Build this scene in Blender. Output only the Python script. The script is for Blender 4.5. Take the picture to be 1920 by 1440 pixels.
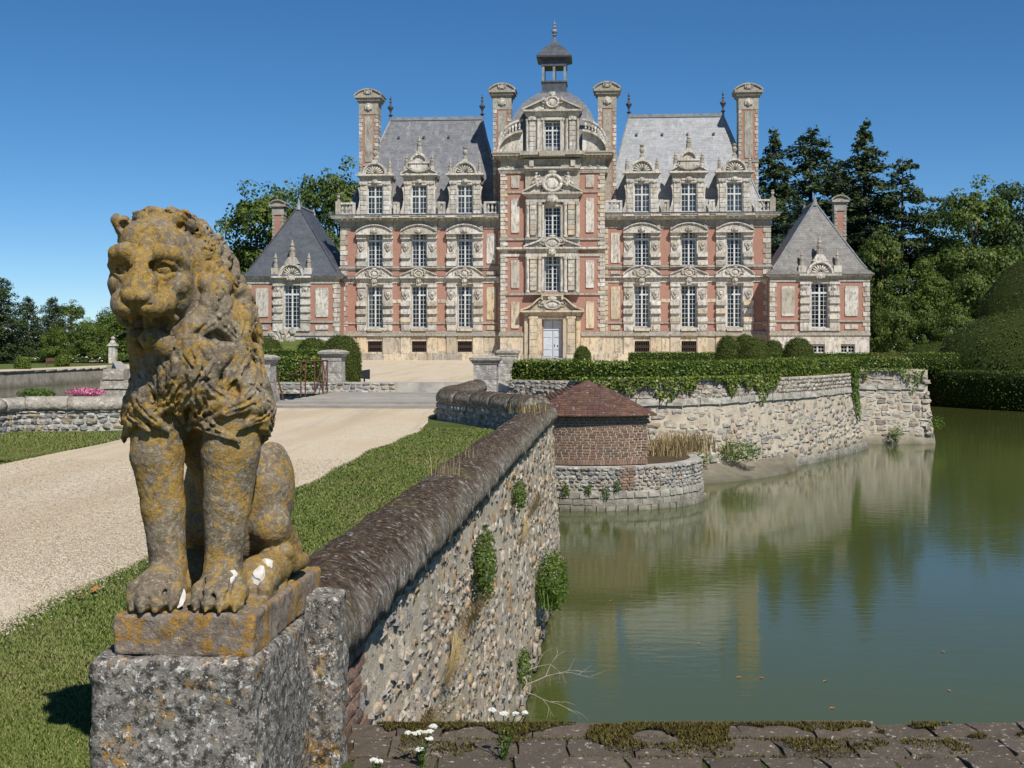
import bpy, bmesh, math, random
import numpy as np
from mathutils import Vector, Matrix, Euler

for o in list(bpy.data.objects):
    bpy.data.objects.remove(o, do_unlink=True)
SC = bpy.context.scene
COL = SC.collection
R = math.radians

# ------------------------------------------------------------------ camera, sky, sun, exposure
EYE = 1.5
cam_d = bpy.data.cameras.new('camera')
cam = bpy.data.objects.new('camera', cam_d)
COL.objects.link(cam)
cam.location = (0, 0, EYE)
cam.rotation_euler = (R(90), 0, 0)
cam_d.sensor_width = 36.0
cam_d.lens = 45.0
cam_d.shift_y = -70 / 1920
cam_d.clip_start = 0.1
cam_d.clip_end = 6000
SC.camera = cam

SUN_AZ, SUN_EL = 27.0, 48.0        # to the right of straight behind the camera; height
world = bpy.data.worlds.new('World')
SC.world = world
world.use_nodes = True
wn = world.node_tree
for n in list(wn.nodes):
    wn.nodes.remove(n)
sky = wn.nodes.new('ShaderNodeTexSky')
sky.sky_type = 'NISHITA'
sky.sun_disc = False
sky.sun_elevation = R(SUN_EL)
sky.sun_rotation = R(180 - SUN_AZ)
sky.altitude = 1000
sky.air_density = 0.75
sky.dust_density = 0.0
sky.ozone_density = 5.5
bgn = wn.nodes.new('ShaderNodeBackground')
bgn.inputs['Strength'].default_value = 0.095
wo = wn.nodes.new('ShaderNodeOutputWorld')
hsv = wn.nodes.new('ShaderNodeHueSaturation')
hsv.inputs['Saturation'].default_value = 1.18
hsv.inputs['Hue'].default_value = 0.496
wn.links.new(sky.outputs[0], hsv.inputs['Color'])
wn.links.new(hsv.outputs[0], bgn.inputs[0])
wn.links.new(bgn.outputs[0], wo.inputs[0])

sun_d = bpy.data.lights.new('sun', 'SUN')
sun_d.energy = 5.0
sun_d.angle = R(0.53)
sun_d.color = (1.0, 0.955, 0.885)
sun = bpy.data.objects.new('sun', sun_d)
COL.objects.link(sun)
to_sun = Vector((math.sin(R(SUN_AZ)) * math.cos(R(SUN_EL)), -math.cos(R(SUN_AZ)) * math.cos(R(SUN_EL)), math.sin(R(SUN_EL))))
sun.rotation_euler = (-to_sun).to_track_quat('-Z', 'Y').to_euler()
sun.location = (40, -60, 80)

SC.render.engine = 'CYCLES'
SC.view_settings.view_transform = 'Standard'
SC.view_settings.look = 'None'
SC.view_settings.exposure = 0.06
SC.view_settings.gamma = 1.0
SC.view_settings.use_curve_mapping = False

# ------------------------------------------------------------------ helpers
def tag(o, label=None, cat=None, group=None, kind=None):
    if label: o['label'] = label
    if cat: o['category'] = cat
    if group: o['group'] = group
    if kind: o['kind'] = kind
    return o

def empty(name, loc=(0, 0, 0), rz=0.0, parent=None, label=None, cat=None, group=None):
    o = bpy.data.objects.new(name, None)
    COL.objects.link(o)
    o.location = loc
    o.rotation_euler = (0, 0, rz)
    o.empty_display_size = 0.2
    if parent: o.parent = parent
    return tag(o, label, cat, group)

def obj(name, mesh, parent=None, loc=None, rot=None, scale=None, mat=None):
    o = bpy.data.objects.new(name, mesh)
    COL.objects.link(o)
    if parent: o.parent = parent
    if loc is not None: o.location = loc
    if rot is not None: o.rotation_euler = rot
    if scale is not None: o.scale = scale
    if mat is not None:
        o.material_slots[0].link = 'OBJECT'
        o.material_slots[0].material = mat
    return o

def copy_tree(root, loc=None, rz=None, scale=None):
    r = root.copy(); COL.objects.link(r)
    for ch in list(root.children):
        c = ch.copy(); COL.objects.link(c); c.parent = r
        for g in list(ch.children):
            d = g.copy(); COL.objects.link(d); d.parent = c
    if loc is not None: r.location = loc
    if rz is not None: r.rotation_euler = (0, 0, rz)
    if scale is not None: r.scale = scale
    return r

def raw_mesh(name, verts, faces, mat, smooth=False):
    me = bpy.data.meshes.new(name)
    me.from_pydata([tuple(v) for v in verts], [], [tuple(f) for f in faces])
    if mat: me.materials.append(mat)
    if smooth:
        me.polygons.foreach_set('use_smooth', [True] * len(me.polygons))
    me.update()
    return me

def np_mesh(name, verts, faces, mat, smooth=False, colors=None):
    """verts (N,3), faces (M,k) with k 3 or 4, all the same; colors (N,) -> point attribute 'shade'"""
    verts = np.asarray(verts, dtype=np.float32); faces = np.asarray(faces, dtype=np.int32)
    me = bpy.data.meshes.new(name)
    k = faces.shape[1]
    me.vertices.add(len(verts)); me.vertices.foreach_set('co', verts.ravel())
    me.loops.add(faces.size); me.loops.foreach_set('vertex_index', faces.ravel())
    me.polygons.add(len(faces))
    me.polygons.foreach_set('loop_start', np.arange(0, faces.size, k, dtype=np.int32))
    me.polygons.foreach_set('loop_total', np.full(len(faces), k, dtype=np.int32))
    if smooth:
        me.polygons.foreach_set('use_smooth', np.ones(len(faces), dtype=bool))
    if colors is not None:
        a = me.attributes.new('shade', 'FLOAT', 'POINT')
        a.data.foreach_set('value', np.asarray(colors, dtype=np.float32))
    if mat: me.materials.append(mat)
    me.update(calc_edges=True)
    return me

class MB:
    """collects simple shapes into one mesh"""
    def __init__(s):
        s.v = []; s.f = []
    def add(s, vs, fs):
        b = len(s.v)
        s.v.extend(tuple(v) for v in vs)
        s.f.extend(tuple(b + i for i in f) for f in fs)
        return s
    def box(s, x0, x1, y0, y1, z0, z1):
        if x0 > x1: x0, x1 = x1, x0
        if y0 > y1: y0, y1 = y1, y0
        if z0 > z1: z0, z1 = z1, z0
        return s.add([(x0, y0, z0), (x1, y0, z0), (x1, y1, z0), (x0, y1, z0), (x0, y0, z1), (x1, y0, z1), (x1, y1, z1), (x0, y1, z1)],
                     [(3, 2, 1, 0), (4, 5, 6, 7), (0, 1, 5, 4), (1, 2, 6, 5), (2, 3, 7, 6), (3, 0, 4, 7)])
    def frustum(s, cx, cy, z0, z1, a0, b0, a1, b1):
        return s.add([(cx - a0, cy - b0, z0), (cx + a0, cy - b0, z0), (cx + a0, cy + b0, z0), (cx - a0, cy + b0, z0),
                      (cx - a1, cy - b1, z1), (cx + a1, cy - b1, z1), (cx + a1, cy + b1, z1), (cx - a1, cy + b1, z1)],
                     [(3, 2, 1, 0), (4, 5, 6, 7), (0, 1, 5, 4), (1, 2, 6, 5), (2, 3, 7, 6), (3, 0, 4, 7)])
    def prism(s, poly, y0, y1):
        """poly: (x,z) list, counter-clockwise seen from the front (-y)"""
        area = sum(poly[i][0] * poly[(i + 1) % len(poly)][1] - poly[(i + 1) % len(poly)][0] * poly[i][1] for i in range(len(poly)))
        if area < 0: poly = poly[::-1]
        n = len(poly)
        vs = [(x, y0, z) for x, z in poly] + [(x, y1, z) for x, z in poly]
        fs = [tuple(range(n)), tuple(range(2 * n - 1, n - 1, -1))]
        fs += [(i, i + n, (i + 1) % n + n, (i + 1) % n) for i in range(n)]
        return s.add(vs, fs)
    def arc(s, cx, cz, r0, r1, a0, a1, y0, y1, n=14):
        """a ring segment in the x-z plane, angles in degrees from +x, extruded y0..y1"""
        for i in range(n):
            t0 = R(a0 + (a1 - a0) * i / n); t1 = R(a0 + (a1 - a0) * (i + 1) / n)
            p = [(cx + r0 * math.cos(t0), cz + r0 * math.sin(t0)), (cx + r1 * math.cos(t0), cz + r1 * math.sin(t0)),
                 (cx + r1 * math.cos(t1), cz + r1 * math.sin(t1)), (cx + r0 * math.cos(t1), cz + r0 * math.sin(t1))]
            s.prism(p, y0, y1)
        return s
    def strip(s, pts, th, y0, y1):
        """a moulding following (x,z) points, thickness th above them"""
        for (xa, za), (xb, zb) in zip(pts[:-1], pts[1:]):
            L = math.hypot(xb - xa, zb - za) or 1
            nx, nz = -(zb - za) / L * th, (xb - xa) / L * th
            if nz < 0: nx, nz = -nx, -nz
            s.prism([(xa, za), (xb, zb), (xb + nx, zb + nz), (xa + nx, za + nz)], y0, y1)
        return s
    def lathe(s, prof, cx=0, cy=0, n=12, cap=True):
        b = len(s.v); m = len(prof)
        for r, z in prof:
            for i in range(n):
                a = 2 * math.pi * i / n
                s.v.append((cx + r * math.cos(a), cy + r * math.sin(a), z))
        for j in range(m - 1):
            for i in range(n):
                k = (i + 1) % n
                s.f.append((b + j * n + i, b + j * n + k, b + (j + 1) * n + k, b + (j + 1) * n + i))
        if cap:
            s.f.append(tuple(b + i for i in range(n - 1, -1, -1)))
            s.f.append(tuple(b + (m - 1) * n + i for i in range(n)))
        return s
    def sq_lathe(s, prof, cx=0, cy=0, ky=1.0):
        """square sections (half width, z)"""
        b = len(s.v); m = len(prof)
        for r, z in prof:
            for dx, dy in ((-1, -1), (1, -1), (1, 1), (-1, 1)):
                s.v.append((cx + dx * r, cy + dy * r * ky, z))
        for j in range(m - 1):
            for i in range(4):
                k = (i + 1) % 4
                s.f.append((b + j * 4 + i, b + j * 4 + k, b + (j + 1) * 4 + k, b + (j + 1) * 4 + i))
        s.f.append((b + 3, b + 2, b + 1, b)); e = b + (m - 1) * 4
        s.f.append((e, e + 1, e + 2, e + 3))
        return s
    def tube(s, pts, rad, n=6):
        pts = [Vector(p) for p in pts]
        if not isinstance(rad, (list, tuple)): rad = [rad] * len(pts)
        b = len(s.v); up = Vector((0.13, 0.21, 0.97))
        for i, p in enumerate(pts):
            d = (pts[min(i + 1, len(pts) - 1)] - pts[max(i - 1, 0)])
            if d.length < 1e-9: d = Vector((0, 0, 1))
            d.normalize()
            x = d.cross(up)
            if x.length < 1e-3: x = d.cross(Vector((1, 0, 0)))
            x.normalize(); y = d.cross(x)
            for k in range(n):
                a = 2 * math.pi * k / n
                s.v.append(tuple(p + (x * math.cos(a) + y * math.sin(a)) * rad[i]))
        for j in range(len(pts) - 1):
            for k in range(n):
                q = (k + 1) % n
                s.f.append((b + j * n + q, b + j * n + k, b + (j + 1) * n + k, b + (j + 1) * n + q))
        s.f.append(tuple(b + k for k in range(n)))
        e = b + (len(pts) - 1) * n
        s.f.append(tuple(e + k for k in range(n - 1, -1, -1)))
        return s
    def bar(s, a, b, w=0.03, n=4):
        return s.tube([a, b], w / 2 * 1.3, n)
    def blob(s, c, r, sub=1, jit=0.0, rng=None):
        vs, fs = ICO[sub]
        rx, ry, rz = r if isinstance(r, (tuple, list)) else (r, r, r)
        out = []
        for x, y, z in vs:
            k = 1 + (rng.uniform(-jit, jit) if rng and jit else 0)
            out.append((c[0] + x * rx * k, c[1] + y * ry * k, c[2] + z * rz * k))
        return s.add(out, fs)
    def mesh(s, name, mat, smooth=False):
        return raw_mesh(name, s.v, s.f, mat, smooth)
    def build(s, name, mat, parent=None, loc=None, rz=None, smooth=False):
        return obj(name, s.mesh(name, mat, smooth), parent, loc, None if rz is None else (0, 0, rz))

ICO = {}
for _sub in (1, 2, 3):
    _bm = bmesh.new()
    bmesh.ops.create_icosphere(_bm, subdivisions=_sub, radius=1.0)
    ICO[_sub] = ([tuple(v.co) for v in _bm.verts], [tuple(v.index for v in f.verts) for f in _bm.faces])
    _bm.free()

# numpy value noise, returns -1..1
_rs = np.random.RandomState(5)
_LAT = _rs.uniform(-1, 1, (64, 64, 64)).astype(np.float32)
def vnoise(p, scale=1.0, off=0.0):
    q = np.asarray(p, dtype=np.float32) * np.float32(scale) + np.float32(off)
    i = np.floor(q).astype(np.int32); f = q - i
    f = f * f * (3 - 2 * f)
    i0 = i & 63; i1 = (i + 1) & 63
    x0, y0, z0 = i0[..., 0], i0[..., 1], i0[..., 2]
    x1, y1, z1 = i1[..., 0], i1[..., 1], i1[..., 2]
    fx, fy, fz = f[..., 0], f[..., 1], f[..., 2]
    c00 = _LAT[x0, y0, z0] * (1 - fx) + _LAT[x1, y0, z0] * fx
    c10 = _LAT[x0, y1, z0] * (1 - fx) + _LAT[x1, y1, z0] * fx
    c01 = _LAT[x0, y0, z1] * (1 - fx) + _LAT[x1, y0, z1] * fx
    c11 = _LAT[x0, y1, z1] * (1 - fx) + _LAT[x1, y1, z1] * fx
    return (c00 * (1 - fy) + c10 * fy) * (1 - fz) + (c01 * (1 - fy) + c11 * fy) * fz
def fbm(p, scale, octaves=3, gain=0.5, off=0.0):
    t = 0; a = 1.0; tot = 0
    for k in range(octaves):
        t = t + a * vnoise(p, scale * 2 ** k, off + 7.3 * k); tot += a; a *= gain
    return t / tot

# ------------------------------------------------------------------ material kit
class G:
    def __init__(s, name, rough=0.85, spec=0.3):
        s.m = bpy.data.materials.new(name); s.m.use_nodes = True
        s.t = s.m.node_tree; s.t.nodes.clear()
        s.out = s.t.nodes.new('ShaderNodeOutputMaterial')
        s.b = s.t.nodes.new('ShaderNodeBsdfPrincipled')
        s.b.inputs['Roughness'].default_value = rough
        s.b.inputs['Specular IOR Level'].default_value = spec
        s.t.links.new(s.b.outputs[0], s.out.inputs['Surface'])
        s.tc = None
    def put(s, sock, v):
        if isinstance(v, bpy.types.NodeSocket): s.t.links.new(v, sock)
        elif isinstance(v, (tuple, list)) and len(v) == 3 and sock.type == 'RGBA': sock.default_value = (*v, 1)
        else: sock.default_value = v
    def n(s, typ, ins=None, **props):
        nd = s.t.nodes.new('ShaderNode' + typ)
        for k, v in props.items(): setattr(nd, k, v)
        for k, v in (ins or {}).items(): s.put(nd.inputs[k], v)
        return nd
    def co(s, kind='Object'):
        if s.tc is None: s.tc = s.t.nodes.new('ShaderNodeTexCoord')
        return s.tc.outputs[kind]
    def pos(s):
        return s.n('NewGeometry').outputs['Position']
    def mapped(s, vec, scale=(1, 1, 1), loc=(0, 0, 0), rot=(0, 0, 0)):
        return s.n('Mapping', {'Vector': vec, 'Scale': scale, 'Location': loc, 'Rotation': rot}).outputs[0]
    def noise(s, vec, scale, detail=4, rough=0.55, dist=0.0):
        return s.n('TexNoise', {'Vector': vec, 'Scale': scale, 'Detail': detail, 'Roughness': rough, 'Distortion': dist}).outputs[0]
    def vor(s, vec, scale, feature='F1', out='Distance', rnd=1.0):
        return s.n('TexVoronoi', {'Vector': vec, 'Scale': scale, 'Randomness': rnd}, feature=feature).outputs[out]
    def ramp(s, fac, stops, interp='LINEAR'):
        nd = s.n('ValToRGB', {'Fac': fac}); cr = nd.color_ramp; cr.interpolation = interp
        while len(cr.elements) < len(stops): cr.elements.new(0.5)
        for e, (p, c) in zip(cr.elements, stops):
            e.position = p
            e.color = (c, c, c, 1) if isinstance(c, (int, float)) else (*c, 1)
        return nd.outputs[0]
    def mix(s, fac, a, b, blend='MIX'):
        nd = s.n('Mix', data_type='RGBA', blend_type=blend)
        s.put(nd.inputs[0], fac); s.put(nd.inputs[6], a); s.put(nd.inputs[7], b)
        return nd.outputs[2]
    def math(s, op, a, b=0.0):
        nd = s.n('Math', operation=op); s.put(nd.inputs[0], a); s.put(nd.inputs[1], b)
        return nd.outputs[0]
    def rnd(s):
        """one random number for each object and each loose piece of a mesh"""
        a = s.n('ObjectInfo').outputs['Random']; b = s.n('NewGeometry').outputs['Random Per Island']
        return s.math('FRACT', s.math('ADD', s.math('MULTIPLY', a, 7.31), b))
    def attr(s, name):
        return s.n('Attribute', attribute_name=name).outputs['Fac']
    def color(s, v): s.put(s.b.inputs['Base Color'], v); return s
    def rough(s, v): s.put(s.b.inputs['Roughness'], v); return s
    def bump(s, h, strength=0.5, dist=0.01):
        prev = s.b.inputs['Normal'].links[0].from_socket if s.b.inputs['Normal'].links else None
        nd = s.n('Bump', {'Height': h, 'Strength': strength, 'Distance': dist})
        if prev: s.t.links.new(prev, nd.inputs['Normal'])
        s.t.links.new(nd.outputs[0], s.b.inputs['Normal']); return s

M = {}
def plain(name, col, rough=0.8, spec=0.3, var=0.15, scale=3.0):
    g = G(name, rough, spec)
    n = g.noise(g.co(), scale, 4)
    lo = tuple(c * (1 - var) for c in col); hi = tuple(min(1, c * (1 + var)) for c in col)
    g.color(g.ramp(n, [(0.3, lo), (0.7, hi)]))
    M[name] = g.m
    return g
# ------------------------------------------------------------------ materials
def tide(g, col, p):
    """dark slimy band left by the water on everything that stands in the moat"""
    z = g.n('SeparateXYZ', {0: p}).outputs['Z']
    f = g.math('ADD', z, g.math('MULTIPLY', g.math('SUBTRACT', g.noise(p, 1.7, 5, 0.65), 0.5), 0.7))
    return g.mix(g.ramp(g.math('ADD', f, 2.6), [(0.36, 0.82), (0.95, 0.0)]), col, (0.105, 0.10, 0.07))
def m_lichen(name, base, base2, orange, white, dark, o_amt=0.5, w_amt=0.62, d_amt=0.6, k=1.0, pale=None):
    """weathered stone: fine mottling of bare stone, ochre lichen, white crust and black crust"""
    g = G(name, 0.97, 0.05)
    v = g.co()
    big = g.noise(v, 5 * k, 5, 0.6); med = g.noise(v, 24 * k, 5, 0.65); fine = g.noise(v, 130 * k, 3, 0.6)
    col = g.ramp(g.noise(v, 11 * k, 7, 0.75), [(0.32, base2), (0.62, base)])
    pf = g.ramp(g.noise(g.mapped(v, loc=(1, 9, 4)), 62 * k, 6, 0.75), [(0.50, 0), (0.64, 0.6)])
    col = g.mix(pf, col, pale or tuple(min(1, c * 1.7) for c in base))
    patch = g.ramp(g.math('ADD', g.math('MULTIPLY', big, 0.58), g.math('MULTIPLY', med, 0.46)), [(o_amt, 0), (o_amt + 0.05, 1)])
    speck = g.ramp(g.noise(v, 85 * k, 5, 0.75), [(0.42, 0), (0.52, 1)])
    ocol = g.ramp(g.noise(v, 48 * k, 5, 0.7), [(0.3, tuple(c * 0.45 for c in orange)), (0.5, tuple(c * 0.85 for c in orange)), (0.72, (orange[0] * 1.05, orange[1] * 1.2, orange[2] * 2.4))])
    col = g.mix(g.math('MULTIPLY', patch, speck), col, ocol)
    cell = g.vor(v, 26 * k, 'F1')
    ring = g.ramp(cell, [(0.10, 0.0), (0.17, 1.0), (0.23, 0.0)])
    col = g.mix(g.math('MULTIPLY', g.math('MULTIPLY', ring, 0.6), g.ramp(g.noise(v, 12 * k, 2), [(0.54, 0), (0.6, 1)])), col, orange)
    df = g.ramp(g.noise(g.mapped(v, loc=(3, 7, 1)), 30 * k, 7, 0.8), [(d_amt, 0), (d_amt + 0.05, 0.9)])
    col = g.mix(df, col, dark)
    wf = g.ramp(g.noise(g.mapped(v, loc=(13, 2, 5)), 46 * k, 7, 0.8), [(w_amt, 0), (w_amt + 0.035, 0.9)])
    col = g.mix(wf, col, white)
    g.color(col)
    g.bump(g.noise(v, 70 * k, 6, 0.7), 0.6, 0.012 / k)
    g.bump(fine, 0.6, 0.005 / k)
    M[name] = g.m
m_lichen('lion_stone', (0.235, 0.19, 0.135), (0.105, 0.078, 0.054), (0.39, 0.235, 0.045), (0.58, 0.54, 0.46), (0.05, 0.038, 0.028), 0.49, 0.635, 0.615, 1.1, (0.46, 0.415, 0.30))
m_lichen('pedestal_stone', (0.25, 0.23, 0.20), (0.12, 0.105, 0.09), (0.46, 0.24, 0.035), (0.62, 0.60, 0.56), (0.045, 0.04, 0.037), 0.575, 0.56, 0.50, 1.0)
m_lichen('plinth_stone', (0.24, 0.20, 0.16), (0.13, 0.10, 0.08), (0.42, 0.22, 0.03), (0.60, 0.57, 0.52), (0.06, 0.05, 0.04), 0.52, 0.64, 0.61, 1.0)
m_lichen('pier_stone', (0.42, 0.39, 0.34), (0.24, 0.22, 0.19), (0.40, 0.27, 0.08), (0.66, 0.64, 0.60), (0.08, 0.075, 0.07), 0.66, 0.57, 0.62, 0.12)
m_lichen('ashlar_grey', (0.42, 0.38, 0.32), (0.24, 0.21, 0.17), (0.40, 0.26, 0.08), (0.60, 0.57, 0.52), (0.09, 0.08, 0.07), 0.64, 0.60, 0.60, 0.16)

# rounded coping: brown dead moss on the upper side, pale crust streaks on the flanks
g = G('coping_stone', 0.95, 0.1)
v = g.co()
st = g.mapped(v, scale=(20, 34, 20))
n1 = g.noise(st, 1.0, 6, 0.7); n2 = g.noise(v, 6, 5, 0.6)
nz = g.n('SeparateXYZ', {0: g.n('NewGeometry').outputs['Normal']}).outputs['Z']
topf = g.ramp(g.math('ADD', nz, g.math('MULTIPLY', g.math('SUBTRACT', n2, 0.5), 1.1)), [(0.32, 0), (0.84, 1)])
stone = g.ramp(g.math('ADD', g.math('MULTIPLY', n1, 0.6), g.math('MULTIPLY', g.noise(v, 13, 6, 0.7), 0.4)), [(0.36, (0.060, 0.050, 0.040)), (0.50, (0.20, 0.17, 0.13)), (0.62, (0.50, 0.46, 0.39))])
moss = g.ramp(g.noise(v, 40, 5, 0.7), [(0.35, (0.034, 0.023, 0.016)), (0.52, (0.088, 0.060, 0.040)), (0.68, (0.20, 0.145, 0.095))])
col = g.mix(topf, stone, moss)
yel = g.ramp(g.noise(v, 3.1, 5, 0.65), [(0.58, 0), (0.68, 1)])
col = g.mix(g.math('MULTIPLY', yel, 0.75), col, g.ramp(g.noise(v, 60, 3), [(0.3, (0.07, 0.06, 0.02)), (0.7, (0.24, 0.19, 0.07))]))
wf = g.ramp(g.noise(g.mapped(v, scale=(24, 40, 24), loc=(4, 4, 4)), 1.0, 7, 0.8), [(0.56, 0), (0.62, 0.9)])
col = g.mix(wf, col, (0.55, 0.53, 0.49))
g.color(col); g.bump(n1, 0.5, 0.03); g.bump(g.noise(v, 26, 6, 0.7), 0.8, 0.03); g.bump(g.noise(v, 90, 5, 0.7), 0.8, 0.012)
M['coping_stone'] = g.m

def m_stones(name, stops, rough=0.9, k=14, spec=0.12, dark=0.45, wet=True):
    g = G(name, rough, spec); r = g.rnd(); v = g.co()
    base = g.ramp(r, stops)
    nn = g.noise(g.pos(), k, 5, 0.65)
    col = g.mix(g.ramp(nn, [(0.38, dark), (0.62, 0.0)]), base, (0.10, 0.085, 0.07))
    wf = g.ramp(g.noise(g.pos(), k * 1.7, 5, 0.7), [(0.60, 0), (0.66, 1)])
    col = g.mix(g.math('MULTIPLY', wf, 0.75), col, (0.62, 0.58, 0.50))
    if wet: col = tide(g, col, g.pos())
    g.color(col); g.bump(g.noise(g.pos(), k * 3, 4, 0.7), 0.6, 0.02)
    M[name] = g.m
m_stones('flint_warm', [(0, (0.50, 0.40, 0.28)), (0.22, (0.62, 0.53, 0.41)), (0.4, (0.42, 0.38, 0.33)), (0.55, (0.60, 0.47, 0.32)), (0.7, (0.42, 0.26, 0.12)), (0.82, (0.24, 0.23, 0.23)), (1, (0.68, 0.60, 0.48))], k=24, dark=0.5)
m_stones('flint_grey', [(0, (0.34, 0.33, 0.31)), (0.3, (0.50, 0.48, 0.44)), (0.5, (0.20, 0.195, 0.19)), (0.72, (0.60, 0.57, 0.51)), (0.9, (0.42, 0.33, 0.20)), (1, (0.28, 0.27, 0.26))], k=16, dark=0.55)
m_stones('rubble', [(0, (0.44, 0.395, 0.315)), (0.25, (0.54, 0.50, 0.42)), (0.45, (0.38, 0.36, 0.32)), (0.6, (0.46, 0.39, 0.30)), (0.70, (0.30, 0.215, 0.165)), (0.8, (0.58, 0.54, 0.46)), (0.88, (0.22, 0.19, 0.17)), (1, (0.48, 0.43, 0.35))], k=9, dark=0.5)
m_stones('ashlar_pale', [(0, (0.50, 0.46, 0.38)), (0.5, (0.58, 0.54, 0.46)), (1, (0.44, 0.41, 0.36))], k=6, dark=0.55)
m_stones('cabin_brick', [(0, (0.22, 0.135, 0.095)), (0.3, (0.29, 0.175, 0.12)), (0.5, (0.16, 0.115, 0.09)), (0.75, (0.34, 0.215, 0.15)), (1, (0.20, 0.15, 0.12))], k=20, dark=0.35)
m_stones('roof_tile', [(0, (0.1144, 0.0538, 0.0408)), (0.4, (0.1672, 0.0784, 0.0552)), (0.6, (0.0880, 0.0560, 0.0504)), (0.85, (0.2376, 0.1176, 0.0660)), (1, (0.1320, 0.0840, 0.0696))], k=9, dark=0.45)
m_stones('wall_top_brick', [(0, (0.105, 0.086, 0.062)), (0.4, (0.145, 0.112, 0.080)), (0.7, (0.17, 0.135, 0.10)), (1, (0.09, 0.072, 0.052))], k=22, dark=0.8)

def m_mortar(name, a, b, k=3.0, stain=0.5):
    g = G(name, 0.95, 0.1); p = g.pos()
    col = g.ramp(g.noise(p, k, 6, 0.65), [(0.3, a), (0.7, b)])
    col = g.mix(g.ramp(g.noise(p, 0.9, 5, 0.6), [(0.5, 0), (0.72, stain)]), col, tuple(c * 0.45 for c in a))
    g.color(tide(g, col, p)); g.bump(g.noise(p, k * 8, 5, 0.7), 0.8, 0.03); M[name] = g.m
m_mortar('mortar_warm', (0.42, 0.355, 0.26), (0.60, 0.525, 0.405), 4.0)
m_mortar('mortar_grey', (0.32, 0.30, 0.26), (0.50, 0.47, 0.41))
m_mortar('quay_stone', (0.27, 0.24, 0.20), (0.42, 0.38, 0.32), 2.0, 0.7)
m_mortar('mud', (0.17, 0.145, 0.105), (0.33, 0.285, 0.215), 3.0, 0.6)
m_mortar('soil', (0.07, 0.05, 0.032), (0.13, 0.095, 0.06), 8.0, 0.3)

# gravel and lawn
g = G('gravel', 0.95, 0.12); p = g.pos()
cells = g.vor(p, 62, 'F1', 'Color'); cd = g.vor(p, 62, 'F1')
cr = g.n('SeparateColor', {0: cells}).outputs[0]
base = g.ramp(cr, [(0, (0.46, 0.355, 0.225)), (0.3, (0.64, 0.535, 0.38)), (0.6, (0.72, 0.635, 0.49)), (0.85, (0.55, 0.455, 0.33)), (1, (0.34, 0.28, 0.21))])
base = g.mix(g.ramp(g.noise(p, 0.35, 6, 0.6), [(0.40, 0.0), (0.62, 0.6)]), base, (0.56, 0.43, 0.275))
base = g.mix(g.ramp(g.noise(g.mapped(p, scale=(1, 0.12, 1)), 1.1, 4, 0.6), [(0.45, 0), (0.7, 0.35)]), base, (0.62, 0.54, 0.42))
base = g.mix(g.ramp(g.noise(g.mapped(p, scale=(1.6, 0.06, 1), loc=(3, 0, 0)), 1.0, 5, 0.65), [(0.52, 0), (0.64, 0.5)]), base, (0.42, 0.34, 0.25))
sp = g.n('SeparateXYZ', {0: p})
lane = g.math('ABSOLUTE', g.math('ADD', g.math('SUBTRACT', sp.outputs[0], g.math('MULTIPLY', sp.outputs[1], 0.0715)), 5.75))
wob = g.math('ADD', lane, g.math('MULTIPLY', g.math('SUBTRACT', g.noise(p, 0.5, 5, 0.6), 0.5), 0.9))
base = g.mix(g.ramp(g.math('MULTIPLY', wob, 0.5), [(0.20, 0.0), (0.36, 0.55), (0.46, 0.55), (0.62, 0.0)]), base, (0.50, 0.39, 0.26))
g.color(base); g.bump(cd, 0.7, 0.012); M['gravel'] = g.m
m_stones('pebble', [(0, (0.40, 0.31, 0.20)), (0.25, (0.60, 0.52, 0.39)), (0.5, (0.68, 0.61, 0.49)), (0.7, (0.50, 0.39, 0.26)), (0.9, (0.56, 0.50, 0.42)), (1, (0.28, 0.23, 0.18))], k=20, dark=0.1)

g = G('lawn', 0.95, 0.1); p = g.pos()
col = g.ramp(g.noise(p, 0.8, 6, 0.65), [(0.32, (0.085, 0.12, 0.024)), (0.52, (0.12, 0.15, 0.036)), (0.68, (0.20, 0.19, 0.072))])
col = g.mix(0.45, col, g.ramp(g.noise(p, 55, 4, 0.8), [(0.35, (0.045, 0.07, 0.016)), (0.65, (0.135, 0.16, 0.05))]))
g.color(col); g.bump(g.noise(p, 90, 4, 0.8), 0.9, 0.03); M['lawn'] = g.m

g = G('grass_blade', 0.7, 0.25)
a = g.attr('shade'); p = g.pos()
col = g.ramp(a, [(0, (0.065, 0.105, 0.018)), (0.45, (0.120, 0.160, 0.032)), (0.8, (0.17, 0.20, 0.050)), (1, (0.36, 0.31, 0.14))])
col = g.mix(g.ramp(g.noise(p, 1.1, 5, 0.6), [(0.48, 0), (0.68, 0.55)]), col, (0.235, 0.205, 0.085))
g.color(col); M['grass_blade'] = g.m
def m_leaf(name, stops, rough=0.55, spec=0.35, trans=0.0):
    g = G(name, rough, spec); a = g.attr('shade')
    g.color(g.ramp(a, stops))
    if trans:
        tb = g.n('BsdfTranslucent', {'Color': g.ramp(a, [(p, tuple(min(1, c * 1.6) for c in q)) for p, q in stops])})
        mx = g.n('MixShader', {0: trans})
        g.t.links.new(g.b.outputs[0], mx.inputs[1]); g.t.links.new(tb.outputs[0], mx.inputs[2])
        g.t.links.new(mx.outputs[0], g.out.inputs['Surface'])
    M[name] = g.m
m_leaf('leaf_tree', [(0, (0.0377, 0.0689, 0.0139)), (0.5, (0.0837, 0.1305, 0.0231)), (1, (0.1779, 0.2085, 0.0385))], trans=0.3)
m_leaf('leaf_dark', [(0, (0.0261, 0.0510, 0.0156)), (0.5, (0.0478, 0.0823, 0.0234)), (1, (0.0914, 0.1294, 0.0312))], trans=0.2)
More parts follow.
